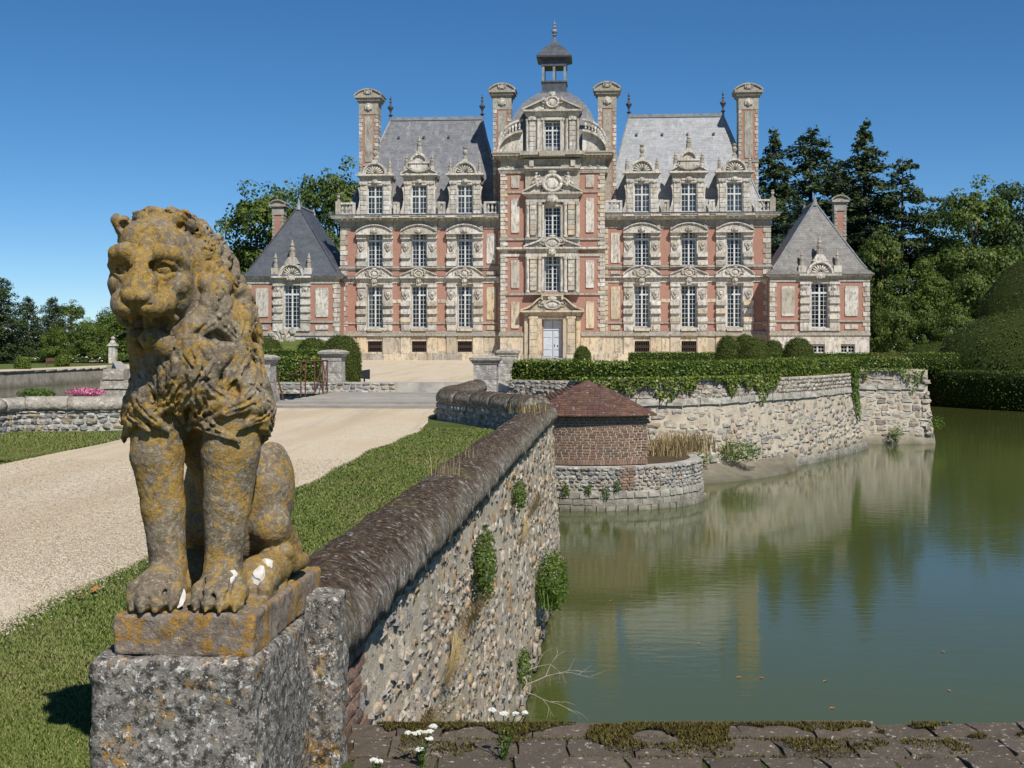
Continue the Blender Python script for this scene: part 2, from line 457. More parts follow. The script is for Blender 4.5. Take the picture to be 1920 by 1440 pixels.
m_leaf('leaf_light', [(0, (0.0486, 0.0844, 0.0120)), (0.5, (0.0940, 0.1456, 0.0216)), (1, (0.1702, 0.2111, 0.0360))], trans=0.3)
m_leaf('needle', [(0, (0.0300, 0.0486, 0.0187)), (0.5, (0.0540, 0.0810, 0.0308)), (1, (0.0990, 0.1323, 0.0462))], 0.6, 0.25, 0.15)
m_leaf('needle_blue', [(0, (0.0264, 0.0480, 0.0330)), (0.5, (0.0480, 0.0768, 0.0506)), (1, (0.0816, 0.1176, 0.0726))], 0.6, 0.25, 0.12)
m_leaf('box_leaf', [(0, (0.0447, 0.0761, 0.0108)), (0.5, (0.1075, 0.1556, 0.0189)), (1, (0.2576, 0.2959, 0.0405))], 0.45, 0.4, 0.25)
m_leaf('yew_leaf', [(0, (0.0274, 0.0434, 0.0084)), (0.5, (0.0586, 0.0800, 0.0140)), (1, (0.1212, 0.1334, 0.0252))], 0.65, 0.2, 0.12)
m_leaf('weed_leaf', [(0, (0.0390, 0.0840, 0.0096)), (0.5, (0.0845, 0.1560, 0.0180)), (1, (0.1690, 0.2280, 0.0420))], 0.55, 0.3, 0.3)
m_leaf('dry_grass', [(0, (0.20, 0.14, 0.065)), (0.5, (0.34, 0.26, 0.13)), (1, (0.50, 0.41, 0.24))], 0.8, 0.15, 0.2)
m_leaf('moss', [(0, (0.035, 0.026, 0.010)), (0.5, (0.085, 0.070, 0.022)), (1, (0.15, 0.13, 0.040))], 0.9, 0.05)
m_leaf('petal_pink', [(0, (0.42, 0.08, 0.17)), (1, (0.75, 0.30, 0.42))], 0.6, 0.2, 0.2)
m_leaf('petal_mix', [(0, (0.45, 0.07, 0.02)), (0.45, (0.60, 0.14, 0.03)), (0.55, (0.70, 0.62, 0.30)), (1, (0.80, 0.76, 0.55))], 0.6, 0.2, 0.2)
m_leaf('petal_white', [(0, (0.70, 0.70, 0.62)), (1, (0.84, 0.84, 0.78))], 0.6, 0.2, 0.15)
plain('bark', (0.085, 0.065, 0.048), 0.9, 0.1, 0.4, 4)
plain('twig', (0.36, 0.32, 0.27), 0.9, 0.1, 0.3, 9)
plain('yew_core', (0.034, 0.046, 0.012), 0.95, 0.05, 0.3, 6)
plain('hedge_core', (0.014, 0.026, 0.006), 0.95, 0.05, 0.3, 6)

# water: green and murky, gently rippled
g = G('water', 0.05, 0.27)
g.b.inputs['IOR'].default_value = 1.333
p = g.pos()
g.color(g.ramp(g.noise(p, 0.08, 4), [(0.35, (0.064, 0.078, 0.020)), (0.65, (0.075, 0.089, 0.025))]))
rip = g.noise(g.mapped(p, scale=(0.9, 2.2, 1)), 2.4, 4, 0.55, 0.3)
calm = g.ramp(g.noise(g.mapped(p, scale=(1, 0.6, 1)), 0.12, 3), [(0.35, 0.25), (0.65, 1.0)])
g.bump(g.math('MULTIPLY', rip, calm), 0.24, 0.018)
M['water'] = g.m

# chateau
def m_facade(name, lo, hi, warm, k=0.8, grime=0.75):
    g = G(name, 0.85, 0.2); p = g.pos()
    col = g.ramp(g.noise(p, k, 6, 0.65), [(0.3, lo), (0.65, hi)])
    col = g.mix(g.ramp(g.noise(g.mapped(p, loc=(5, 3, 9)), k * 0.55, 4, 0.6), [(0.46, 0), (0.66, 0.75)]), col, warm)
    streak = g.noise(g.mapped(p, scale=(3.2, 3.2, 0.45)), k * 1.3, 6, 0.7)
    col = g.mix(g.ramp(streak, [(0.52, 0), (0.68, grime)]), col, (0.155, 0.14, 0.115))
    nz = g.n('SeparateXYZ', {0: g.n('NewGeometry').outputs['Normal']}).outputs['Z']
    col = g.mix(g.ramp(nz, [(0.45, 0), (0.8, 0.8)]), col, (0.20, 0.185, 0.16))
    r = g.rnd()
    col = g.mix(g.ramp(r, [(0, 0.0), (0.40, 0.0), (1, 0.65)]), col, (0.33, 0.29, 0.23))
    col = g.mix(g.ramp(g.noise(g.mapped(p, scale=(2.5, 2.5, 1.2), loc=(7, 7, 2)), k * 2.2, 6, 0.75), [(0.49, 0), (0.62, 0.7)]), col, (0.16, 0.145, 0.12))
    g.color(col); g.bump(g.noise(p, 9, 5, 0.7), 0.5, 0.03); M[name] = g.m
m_facade('stone_white', (0.47, 0.435, 0.375), (0.74, 0.70, 0.63), (0.62, 0.545, 0.43))
m_facade('stone_cream', (0.50, 0.42, 0.30), (0.68, 0.58, 0.43), (0.62, 0.46, 0.27), 0.5, 0.45)
m_facade('stone_grey', (0.27, 0.25, 0.21), (0.50, 0.46, 0.39), (0.40, 0.34, 0.25), 1.0, 0.8)
g = G('brick_wall', 0.9, 0.15); p = g.co()
sw = g.n('SeparateXYZ', {0: p})
cmb = g.n('CombineXYZ', {'X': g.math('ADD', sw.outputs[0], sw.outputs[1]), 'Y': sw.outputs[2], 'Z': 0.0}).outputs[0]
bt = g.n('TexBrick', {'Vector': cmb, 'Color1': (0.27, 0.076, 0.048, 1), 'Color2': (0.37, 0.128, 0.082, 1), 'Mortar': (0.44, 0.34, 0.27, 1), 'Scale': 1.0, 'Mortar Size': 0.014, 'Brick Width': 0.23, 'Row Height': 0.075})
col = bt.outputs['Color']
col = g.mix(g.ramp(g.noise(p, 0.7, 6, 0.65), [(0.45, 0), (0.70, 0.3)]), col, (0.45, 0.27, 0.20))
col = g.mix(g.ramp(g.noise(g.mapped(p, scale=(2.4, 2.4, 0.4), loc=(3, 1, 2)), 0.8, 6, 0.7), [(0.58, 0), (0.74, 0.6)]), col, (0.20, 0.14, 0.105))
g.color(col); g.bump(bt.outputs['Fac'], 0.3, -0.01); M['brick_wall'] = g.m
def m_slate(name, a, b, pale, k=1.0, stain=0.5):
    g = G(name, 0.55, 0.4); p = g.co()
    sw = g.n('SeparateXYZ', {0: p})
    cmb = g.n('CombineXYZ', {'X': g.math('ADD', sw.outputs[0], sw.outputs[1]), 'Y': sw.outputs[2], 'Z': 0.0}).outputs[0]
    bt = g.n('TexBrick', {'Vector': cmb, 'Color1': (*a, 1), 'Color2': (*b, 1), 'Mortar': (*[c * 0.6 for c in a], 1), 'Scale': 1.0, 'Mortar Size': 0.012, 'Brick Width': 0.32, 'Row Height': 0.2, 'Bias': 0.1})
    col = bt.outputs['Color']
    col = g.mix(g.ramp(g.noise(g.mapped(p, scale=(0.8, 0.8, 2.2)), 0.9, 6, 0.7), [(0.40, 0), (0.66, 0.5)]), col, tuple(c * 1.45 for c in b))
    st = g.noise(g.mapped(p, scale=(2.2, 2.2, 0.16)), 1.0, 6, 0.7)
    col = g.mix(g.ramp(st, [(0.53, 0), (0.68, stain)]), col, pale)
    g.color(col); g.bump(bt.outputs['Fac'], 0.35, -0.02); M[name] = g.m
m_slate('slate_wing', (0.105, 0.108, 0.118), (0.165, 0.168, 0.178), (0.33, 0.34, 0.35))
m_slate('slate_pale', (0.215, 0.22, 0.225), (0.30, 0.305, 0.31), (0.50, 0.50, 0.50))
m_slate('slate_dark', (0.052, 0.058, 0.070), (0.078, 0.085, 0.10), (0.16, 0.17, 0.19), stain=0.25)
m_slate('slate_old', (0.085, 0.080, 0.072), (0.175, 0.165, 0.15), (0.30, 0.285, 0.25))
plain('lead', (0.22, 0.235, 0.25), 0.5, 0.4, 0.3, 2)
plain('lead_dark', (0.075, 0.08, 0.09), 0.5, 0.4, 0.3, 2)
plain('white_paint', (0.60, 0.60, 0.58), 0.5, 0.4, 0.12, 3)
plain('door_paint', (0.50, 0.53, 0.57), 0.5, 0.35, 0.10, 2)
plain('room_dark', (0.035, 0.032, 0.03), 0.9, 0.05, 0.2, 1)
plain('curtain', (0.45, 0.43, 0.39), 0.9, 0.05, 0.15, 3)
plain('iron_dark', (0.055, 0.035, 0.027), 0.7, 0.3, 0.4, 6)
plain('rust', (0.115, 0.052, 0.033), 0.85, 0.2, 0.5, 14)
plain('black_metal', (0.012, 0.013, 0.016), 0.45, 0.4, 0.2, 6)
plain('bench_wood', (0.13, 0.07, 0.045), 0.7, 0.2, 0.3, 6)
plain('dry_leaf', (0.42, 0.17, 0.05), 0.8, 0.15, 0.4, 60)
g = G('plank_wood', 0.9, 0.15); r = g.rnd(); p = g.pos()
col = g.ramp(r, [(0, (0.25, 0.23, 0.195)), (0.5, (0.36, 0.33, 0.285)), (1, (0.46, 0.425, 0.37))])
col = g.mix(g.ramp(g.noise(g.mapped(p, scale=(0.8, 14, 14)), 2.0, 5, 0.7), [(0.46, 0), (0.70, 0.6)]), col, (0.085, 0.075, 0.062))
g.color(col); M['plank_wood'] = g.m
g = G('glass', 0.03, 0.5)
fr = g.n('Fresnel', {'IOR': 1.5}).outputs[0]
tr = g.n('BsdfTransparent', {'Color': (0.86, 0.9, 0.9)}); gl = g.n('BsdfGlossy', {'Color': (0.9, 0.95, 1.0), 'Roughness': 0.03})
mx = g.n('MixShader', {0: g.math('MULTIPLY', fr, 0.9)})
g.t.links.new(tr.outputs[0], mx.inputs[1]); g.t.links.new(gl.outputs[0], mx.inputs[2]); g.t.links.new(mx.outputs[0], g.out.inputs['Surface'])
M['glass'] = g.m
plain('white_crust', (0.58, 0.555, 0.51), 0.9, 0.1, 0.15, 40)
# ------------------------------------------------------------------ ground, water
WATER_Z = -2.16
AX = 0.0715                                   # the drive and the walls run a little to the right of straight ahead
def path_right(y): return -2.77 + 0.069 * (y - 6.9) if y < 24 else -1.59 - (y - 24) * 0.042
def path_left(y): return -6.50 + 0.045 * (y - 16.2)

def sheet(name, poly, z, mat, label, cat, kind='structure'):
    me = raw_mesh(name, [(x, y, z) for x, y in poly], [tuple(range(len(poly)))], mat)
    bm = bmesh.new(); bm.from_mesh(me)
    bmesh.ops.triangulate(bm, faces=bm.faces[:])
    for f in bm.faces:
        if f.normal.z < 0: f.normal_flip()
    bm.to_mesh(me); bm.free()
    return tag(obj(name, me), label, cat, kind=kind)

sheet('lawn', [(-260, -200), (260, -200), (260, 4.62), (-0.80, 4.62), (0.40, 21.6), (-0.7, 25.0), (-1.15, 27.4), (-0.45, 33.9), (-7.4, 33.9), (-44, 33.9), (-260, 33.9)],
      0.0, M['lawn'], 'mown green lawn beside the gravel drive', 'lawn')
pr = [(path_right(y) + 0.035 * math.sin(y * 2.3) + 0.05 * math.sin(y * 0.9 + 1), y) for y in np.linspace(-30, 31.2, 120)]
pl = [(path_left(y) + 0.05 * math.sin(y * 1.7), y) for y in np.linspace(31.2, -30, 60)]
sheet('gravel_drive', pr + pl, 0.004, M['gravel'], 'pale gravel drive leading to the wooden bridge', 'drive')
ISLAND_R = [(15.7, 48.6), (15.9, 51), (18.4, 60), (36, 119), (46, 168)]
def catmull(pts, n=14):
    P = [np.array(p, float) for p in pts]
    P = [2 * P[0] - P[1]] + P + [2 * P[-1] - P[-2]]
    out = []
    for i in range(1, len(P) - 2):
        for k in range(n):
            t = k / n
            out.append(0.5 * ((2 * P[i]) + (-P[i - 1] + P[i + 1]) * t + (2 * P[i - 1] - 5 * P[i] + 4 * P[i + 1] - P[i + 2]) * t * t
                              + (-P[i - 1] + 3 * P[i] - 3 * P[i + 1] + P[i + 2]) * t ** 3))
    out.append(P[-2])
    return [tuple(p) for p in out]
BASTION = catmull([(-0.1, 36.6), (1.5, 35.4), (3.2, 34.95), (5.0, 35.4), (7.25, 37.9), (9.8, 41.4), (12.3, 45.9)], 10)
sheet('court', [(-31.5, 101.0), (-14.0, 46.0), (-12.5, 41.0), (-0.3, 41.0)] + [(x - 0.1, y + 0.15) for x, y in BASTION] + [(12.5, 48.7)] + ISLAND_R + [(-31.5, 168)],
      0.0, M['gravel'], 'broad pale gravel forecourt in front of the chateau', 'court')
g_me = MB()
def flat(poly, z): g_me.add([(x, y, z) for x, y in poly], [tuple(range(len(poly)))])
flat([(-260, 33.9), (-44.6, 33.9), (-44.8, 112), (-43, 137), (-43, 172), (-43, 400), (-260, 400)], -0.7)
flat([(-43, 172), (62, 172), (62, 400), (-43, 400)], -0.7)
flat([(62, 400), (62, 172), (52, 122), (36, 96), (26.5, 84.5), (28, 77), (31.5, 70), (50, 40), (75, 5.1), (260, 5.1), (260, 400)], -0.7)
for q in ([(-3000, -3000), (3000, -3000), (3000, -200), (-3000, -200)], [(-3000, 400), (3000, 400), (3000, 4000), (-3000, 4000)],
          [(-3000, -200), (-260, -200), (-260, 400), (-3000, 400)], [(260, -200), (3000, -200), (3000, 400), (260, 400)]):
    flat(q, -0.7)
tag(g_me.build('ground', M['lawn']), 'grass parkland beyond the moat', 'ground', kind='structure')
sheet('water', [(-46, 4.9), (90, 4.9), (90, 175), (-46, 175)], WATER_Z, M['water'], 'still murky green water of the moat', 'water')
sheet('garden_path', [(-44.3, 60), (-44.6, 112), (-43.0, 137), (-42.6, 178), (-47.5, 178), (-48.3, 137), (-50, 112), (-50, 60)], -0.696, M['gravel'],
      'gravel garden walk along the far side of the moat', 'path')

# ------------------------------------------------------------------ stones
def stone_variant(seed, sph, jit):
    r = random.Random(seed); bm = bmesh.new()
    bmesh.ops.create_cube(bm, size=1.0)
    bmesh.ops.subdivide_edges(bm, edges=bm.edges[:], cuts=1, use_grid_fill=True)
    for v in bm.verts:
        c = v.co.copy(); s = c.normalized() * 0.56
        v.co = c.lerp(s, sph) + Vector((r.uniform(-jit, jit), r.uniform(-jit, jit), r.uniform(-jit, jit)))
    me = bpy.data.meshes.new('stone'); bm.to_mesh(me); bm.free()
    return me
def variants(mat, sph, jit, n=8, seed=0, smooth=False):
    out = []
    for i in range(n):
        me = stone_variant(seed * 100 + i, sph, jit); me.materials.append(M[mat])
        if smooth: me.polygons.foreach_set('use_smooth', [True] * len(me.polygons))
        out.append(me)
    return out
V_FLINT_WARM = variants('flint_warm', 0.28, 0.15, 12, 1)
V_FLINT_GREY = variants('flint_grey', 0.62, 0.10, 10, 2)
V_RUBBLE = variants('rubble', 0.26, 0.105, 12, 3)
V_ASHLAR = variants('ashlar_pale', 0.06, 0.025, 6, 4)
V_BRICK = variants('cabin_brick', 0.03, 0.025, 6, 5)
V_TOP = variants('wall_top_brick', 0.10, 0.05, 8, 6)
V_RED = variants('cabin_brick', 0.05, 0.03, 4, 7)

class Path:
    def __init__(s, pts, side=1):
        s.p = [np.array(q[:2], float) for q in pts]; s.side = side
        s.c = [0.0]
        for a, b in zip(s.p[:-1], s.p[1:]): s.c.append(s.c[-1] + float(np.linalg.norm(b - a)))
        s.L = s.c[-1]
    def at(s, d):
        d = min(max(d, 0.0), s.L - 1e-6)
        i = int(np.searchsorted(s.c, d, side='right')) - 1
        i = min(i, len(s.p) - 2)
        t = (d - s.c[i]) / (s.c[i + 1] - s.c[i])
        p = s.p[i] * (1 - t) + s.p[i + 1] * t
        # smooth the tangent
        e = 0.15
        def raw(q):
            q = min(max(q, 0), s.L - 1e-6); k = min(int(np.searchsorted(s.c, q, side='right')) - 1, len(s.p) - 2)
            u = (q - s.c[k]) / (s.c[k + 1] - s.c[k]); return s.p[k] * (1 - u) + s.p[k + 1] * u
        tg = raw(d + e) - raw(d - e)
        tg /= np.linalg.norm(tg) + 1e-9
        nrm = np.array([tg[1], -tg[0]]) * s.side          # side=1: right of the direction of travel
        return p, tg, nrm

def layout(s0, s1, z0, z1, w, h, rng, jag=0.25):
    out = []; z = z0
    while z < z1 - h[0] * 0.4:
        hh = min(rng.uniform(*h), z1 - z)
        s = s0 - rng.uniform(0, w[0])
        while s < s1:
            ww = rng.uniform(*w)
            out.append((s + ww / 2, z + hh / 2 + rng.uniform(-jag, jag) * hh * 0.4, ww, hh * rng.uniform(0.86, 1.08)))
            s += ww
        z += hh
    return [q for q in out if s0 - 0.05 <= q[0] <= s1 + 0.05]

CAMP = np.array([0, 0, EYE])
def in_frame(p):
    if p[1] < 0.5: return False
    x = 960 + 2400 * p[0] / p[1]; y = 650 + 2400 * (EYE - p[2]) / p[1]
    return -60 < x < 1980 and -60 < y < 1500
def place_stones(parent, items, metas, name, limit=280, gap=0.93, hidden_out=True):
    """items: (point, tangent2d, normal2d, tilt, w, h, depth, proud). the largest in view become parts, the rest one joined part"""
    base = Vector(parent.location) if parent else Vector((0, 0, 0))
    rank = []
    for it in items:
        p, tg, nr, tilt, w, h, dep, pr = it
        d = CAMP - np.array(p); L = np.linalg.norm(d)
        face = max(0.0, (d[0] * nr[0] + d[1] * nr[1]) / L)
        rank.append(w * h * (0.04 + face) / (L * L) if in_frame(p) and face > 0 else -1.0)
    order = sorted(range(len(items)), key=lambda i: -rank[i])
    big = set(i for i in order[:limit] if rank[i] > 0)
    rng = random.Random(len(items))
    vs = []; fs = []
    for i, (p, tg, nr, tilt, w, h, dep, pr) in enumerate(items):
        n3 = Vector((nr[0] * math.cos(tilt), nr[1] * math.cos(tilt), math.sin(tilt)))
        t3 = Vector((tg[0], tg[1], 0)); up = t3.cross(n3)
        if up.z < 0: up = -up
        ro = rng.uniform(-0.07, 0.07)
        t3r = t3 * math.cos(ro) + up * math.sin(ro); upr = up * math.cos(ro) - t3 * math.sin(ro)
        c = Vector(p) + n3 * (pr - dep / 2) - base
        mt = Matrix(((t3r.x, -n3.x, upr.x), (t3r.y, -n3.y, upr.y), (t3r.z, -n3.z, upr.z)))
        if mt.determinant() < 0: mt = Matrix(((-t3r.x, -n3.x, upr.x), (-t3r.y, -n3.y, upr.y), (-t3r.z, -n3.z, upr.z)))
        me = metas[rng.randrange(len(metas))]
        if i in big:
            obj(name, me, parent, c, mt.to_euler(), (w * gap, dep, h * gap))
        elif rank[i] > 0 or not hidden_out:
            A = np.array(mt) @ np.diag([w * gap, dep, h * gap])
            co = np.empty(len(me.vertices) * 3, dtype=np.float32); me.vertices.foreach_get('co', co)
            co = co.reshape(-1, 3) @ A.T + np.array(c)
            b = len(vs) * len(co) if False else sum(len(q) for q in vs)
            vs.append(co); fs.extend([tuple(b + k for k in pl_.vertices) for pl_ in me.polygons])
    if vs:
        allv = np.concatenate(vs)
        o = obj(name + '_infill', np_mesh(name + '_infill', allv, np.array(fs), metas[0].materials[0]), parent)
        o['kind'] = 'stuff'

def sweep(path, s0, s1, prof, ds, z, noise=0.01, nscale=9.0, offs=0.0):
    """cross-section prof [(a,h)], a measured to the outside of the path"""
    n = max(2, int((s1 - s0) / ds) + 1); m = len(prof)
    vs = np.zeros((n, m, 3), np.float32)
    for i in range(n):
        p, tg, nr = path.at(s0 + (s1 - s0) * i / (n - 1))
        for j, (a, h) in enumerate(prof):
            vs[i, j] = (p[0] + nr[0] * (a + offs), p[1] + nr[1] * (a + offs), z + h)
    ctr = vs.mean(axis=1, keepdims=True)
    dirn = vs - ctr; dirn /= np.linalg.norm(dirn, axis=2, keepdims=True) + 1e-9
    vs = vs + dirn * (noise * fbm(vs, nscale, 3))[..., None]
    V = vs.reshape(-1, 3).tolist(); F = []
    for i in range(n - 1):
        for j in range(m):
            k = (j + 1) % m
            F.append((i * m + j, i * m + k, (i + 1) * m + k, (i + 1) * m + j) if path.side > 0 else (i * m + k, i * m + j, (i + 1) * m + j, (i + 1) * m + k))
    F.append(tuple(range(m)) if path.side < 0 else tuple(range(m - 1, -1, -1)))
    e = (n - 1) * m
    F.append(tuple(e + q for q in (range(m - 1, -1, -1) if path.side < 0 else range(m))))
    return V, F
def fix_normals(me):
    bm = bmesh.new(); bm.from_mesh(me); bmesh.ops.recalc_face_normals(bm, faces=bm.faces[:]); bm.to_mesh(me); bm.free()
def coping_run(parent, path, s0, s1, stone_len, prof, z, mat, ds, rng, noise=0.012, name='coping_stone', offs=0.0, gap=0.006):
    s = s0; base = parent.location
    while s < s1 - 0.1:
        L = min(stone_len * rng.uniform(0.8, 1.2), s1 - s)
        if s1 - s - L < 0.3: L = s1 - s
        V, F = sweep(path, s + gap, s + L - gap, prof, ds, z + rng.uniform(-0.010, 0.010), noise, 9.0, offs + rng.uniform(-0.008, 0.008))
        me = raw_mesh(name, [(x - base[0], y - base[1], zz - base[2]) for x, y, zz in V], F, M[mat])
        fix_normals(me)
        me.polygons.foreach_set('use_smooth', [True] * (len(me.polygons) - 2) + [False, False]); me.update()
        obj(name, me, parent)
        s += L
def wall_core(parent, path, s0, s1, prof, mat, ds=0.5, name='wall_core'):
    V, F = sweep(path, s0, s1, prof, ds, 0.0, 0.0)
    b = parent.location
    me = raw_mesh(name, [(x - b[0], y - b[1], z - b[2]) for x, y, z in V], F, M[mat]); fix_normals(me)
    return obj(name, me, parent)
ROUND = [(0.23, 0.0), (0.24, 0.07), (0.232, 0.13), (0.205, 0.18), (0.155, 0.228), (0.08, 0.262), (0, 0.275), (-0.08, 0.262), (-0.155, 0.228), (-0.205, 0.18), (-0.232, 0.13), (-0.24, 0.07), (-0.23, 0.0)]
SLAB = [(0.25, 0.0), (0.255, 0.10), (0.235, 0.165), (0.16, 0.215), (0.0, 0.235), (-0.16, 0.215), (-0.235, 0.165), (-0.255, 0.10), (-0.25, 0.0)]

# ------------------------------------------------------------------ parapet wall along the moat (right of the lawn)
rng = random.Random(11)
EDGE = lambda y: -0.658 + 0.083 * (y - 4.645)
PW = Path([(EDGE(y) - 0.23, y) for y in np.linspace(4.70, 21.55, 30)], 1)
parapet = empty('parapet_wall', (-0.9, 4.7, 0), label='low flint parapet wall with rounded mossy coping running from lion to bridge', cat='wall')
wall_core(parapet, PW, 0, PW.L, [(0.168, 0.30), (0.246, -1.1), (0.325, -2.4), (-0.18, -2.4), (-0.18, 0.30)], 'mortar_warm', 0.6)
coping_run(parapet, PW, 0.0, PW.L, 1.15, ROUND, 0.30, 'coping_stone', 0.05, rng, 0.034, gap=0.010)
items = []
for s, z, w, h in layout(0.05, 6.0, -2.1, 0.27, (0.045, 0.17), (0.035, 0.10), rng, 1.3) + layout(6.0, PW.L - 0.1, -2.1, 0.27, (0.09, 0.28), (0.06, 0.16), rng, 1.2):
    p, tg, nr = PW.at(s)
    k = 0.17 + (0.30 - z) * 0.055 + (0.05 if z < -1.9 else 0)
    if (s < 0.62 and z > -0.6 and rng.random() < 0.9) or rng.random() < 0.14: continue
    items.append(((p[0] + nr[0] * k, p[1] + nr[1] * k, z), tg, nr, 0.05, w * rng.uniform(0.7, 1.15), h * rng.uniform(0.75, 1.2), rng.uniform(0.06, 0.12), rng.uniform(-0.008, 0.020)))
place_stones(parapet, items, V_FLINT_WARM, 'flint', 285, 0.86)
# the brick end of the parapet beside the lion
items = []
z = -0.62
while z < 0.26:
    s = 0.02 + (0.11 if int(z * 100) % 2 else 0)
    while s < 0.6:
        p, tg, nr = PW.at(s + 0.1); k = 0.17 + (0.30 - z) * 0.055
        items.append(((p[0] + nr[0] * k, p[1] + nr[1] * k, z), tg, nr, 0.05, 0.21, 0.055, 0.12, 0.02)); s += 0.222
    z += 0.066
place_stones(parapet, items, V_RED, 'brick', 90)

# ------------------------------------------------------------------ curved wing walls flanking the bridge
def wing_wall(pts, side, loc, label, prof, mat, n_st, seed, s_from=0.0, both=False):
    rng = random.Random(seed)
    P = Path(catmull(pts, 8), side)
    t = empty('wing_wall', loc, label=label, cat='wall', group='curved walls flanking the bridge')
    wall_core(t, P, 0, P.L, [(0.19, 0.38), (0.22, -0.3), (-0.22, -0.3), (-0.19, 0.38)], 'mortar_grey', 0.25)
    coping_run(t, P, 0, P.L, 0.95, prof, 0.38, mat, 0.12, rng, 0.02)
    items = []
    for s, z, w, h in layout(0.05, P.L, -0.05, 0.37, (0.09, 0.20), (0.075, 0.125), rng):
        p, tg, nr = P.at(s)
        items.append(((p[0] + nr[0] * 0.2, p[1] + nr[1] * 0.2, z), tg, nr, 0.0, w, h, 0.12, rng.uniform(0.02, 0.055)))
    place_stones(t, items, V_FLINT_GREY, 'flint', n_st)
    return t
wing_wall([(0.45, 21.95), (0.05, 22.9), (-0.62, 24.6), (-1.22, 26.0), (-1.36, 26.9), (-1.25, 28.4), (-1.02, 31.0), (-0.88, 33.4)], -1, (-0.5, 25, 0),
          'short grey flint wall curving round to the bridge at the far end of the parapet', ROUND, 'coping_stone', 200, 21)
wing_wall([(-8.95, 9.0), (-8.95, 15.0), (-8.93, 20.5), (-8.85, 22.4), (-8.4, 22.75), (-7.4, 22.95), (-6.7, 23.8), (-6.25, 25.6), (-6.2, 27.2), (-6.5, 30.0), (-6.85, 33.0)], 1, (-8, 23, 0),
          'low grey flint wall with slab coping across the drive, partly behind lion', SLAB, 'ashlar_grey', 230, 22)

# ------------------------------------------------------------------ retaining wall at our feet
near = empty('retaining_wall', (0.5, 4.85, 0), label='mossy brick topped retaining wall along the near edge of the moat', cat='wall')
NB = near.location
MB().box(-1.14, 40, -0.48, 0.20, -2.6, -0.006).build('wall_core', M['soil'], near)
rng = random.Random(31)
for row, (y0, y1) in enumerate(((4.885, 5.085), (4.665, 4.875), (4.44, 4.655))):
    x = -0.63 if row < 2 else -0.63
    x += rng.uniform(0, 0.1)
    while x < 2.6:
        L = rng.uniform(0.15, 0.34) if row == 0 else rng.uniform(0.13, 0.30)
        cy = (y0 + y1) / 2 + 0.012 * math.sin(x * 3 + row)
        obj('brick', V_TOP[rng.randrange(8)], near, (x + L / 2 - NB[0], cy - NB[1], -0.033 + rng.uniform(-0.006, 0.008)),
            (rng.uniform(-0.02, 0.02), rng.uniform(-0.02, 0.02), rng.uniform(-0.02, 0.02)), (L + 0.004, y1 - y0 + 0.004, 0.085))
        x += L + rng.uniform(0.002, 0.012)
# face of the wall towards the water is never seen from here but stands there
items = []
for s, z, w, h in layout(0.0, 4.0, -2.1, -0.1, (0.15, 0.35), (0.1, 0.18), rng):
    items.append(((-0.4 + s, 5.06, z), (1, 0), (0, 1), 0.0, w, h, 0.12, 0.02))
place_stones(near, items, V_RUBBLE, 'stone', 0, hidden_out=False)

# ------------------------------------------------------------------ bastion of the island
rng = random.Random(41)
BP = Path(BASTION, 1)
bast = empty('bastion_wall', (5, 36, -2.2), label='rounded rubble bastion wall rising from the moat under the long hedge', cat='wall')
def bpush(z): return max(0.0, (-0.1 - z)) * 0.14
wall_core(bast, BP, 0, BP.L, [(0.0, 0.56), (0.0, -0.1), (0.30, -2.5), (-0.6, -2.5), (-0.6, 0.56)], 'mortar_warm', 0.3)
items = []; band = []; foot = []
for s, z, w, h in layout(0, BP.L, -1.93, -0.13, (0.16, 0.55), (0.12, 0.27), rng, 0.9):
    p, tg, nr = BP.at(s); k = bpush(z)
    if rng.random() < 0.12: continue
    items.append(((p[0] + nr[0] * k, p[1] + nr[1] * k, z), tg, nr, 0.14, w * rng.uniform(0.6, 1.02), h * rng.uniform(0.6, 1.05), 0.2, rng.uniform(0.0, 0.030)))
small = []
for s, z, w, h in layout(0, BP.L, 0.09, 0.55, (0.12, 0.26), (0.09, 0.13), rng):
    p, tg, nr = BP.at(s); small.append(((p[0], p[1], z), tg, nr, 0.0, w, h, 0.16, rng.uniform(0.015, 0.05)))
s = 0
while s < BP.L - 0.2:
    w = rng.uniform(0.55, 1.1); p, tg, nr = BP.at(s + w / 2)
    band.append(((p[0], p[1], -0.02), tg, nr, 0.0, w, 0.19, 0.3, rng.uniform(0.06, 0.09)))
    s += w
s = 0
while s < BP.L - 0.2:
    w = rng.uniform(0.6, 1.2); p, tg, nr = BP.at(s + w / 2); k = bpush(-2.06)
    foot.append(((p[0] + nr[0] * k, p[1] + nr[1] * k, -2.06), tg, nr, 0.05, w, 0.26, 0.4, rng.uniform(0.06, 0.14)))
    s += w
place_stones(bast, items, V_RUBBLE, 'stone', 285)
place_stones(bast, small, V_RUBBLE, 'parapet_stone', 200)
place_stones(bast, band, V_ASHLAR, 'string_course_block', 60, 0.99)
place_stones(bast, foot, V_ASHLAR, 'footing_block', 60, 0.99)

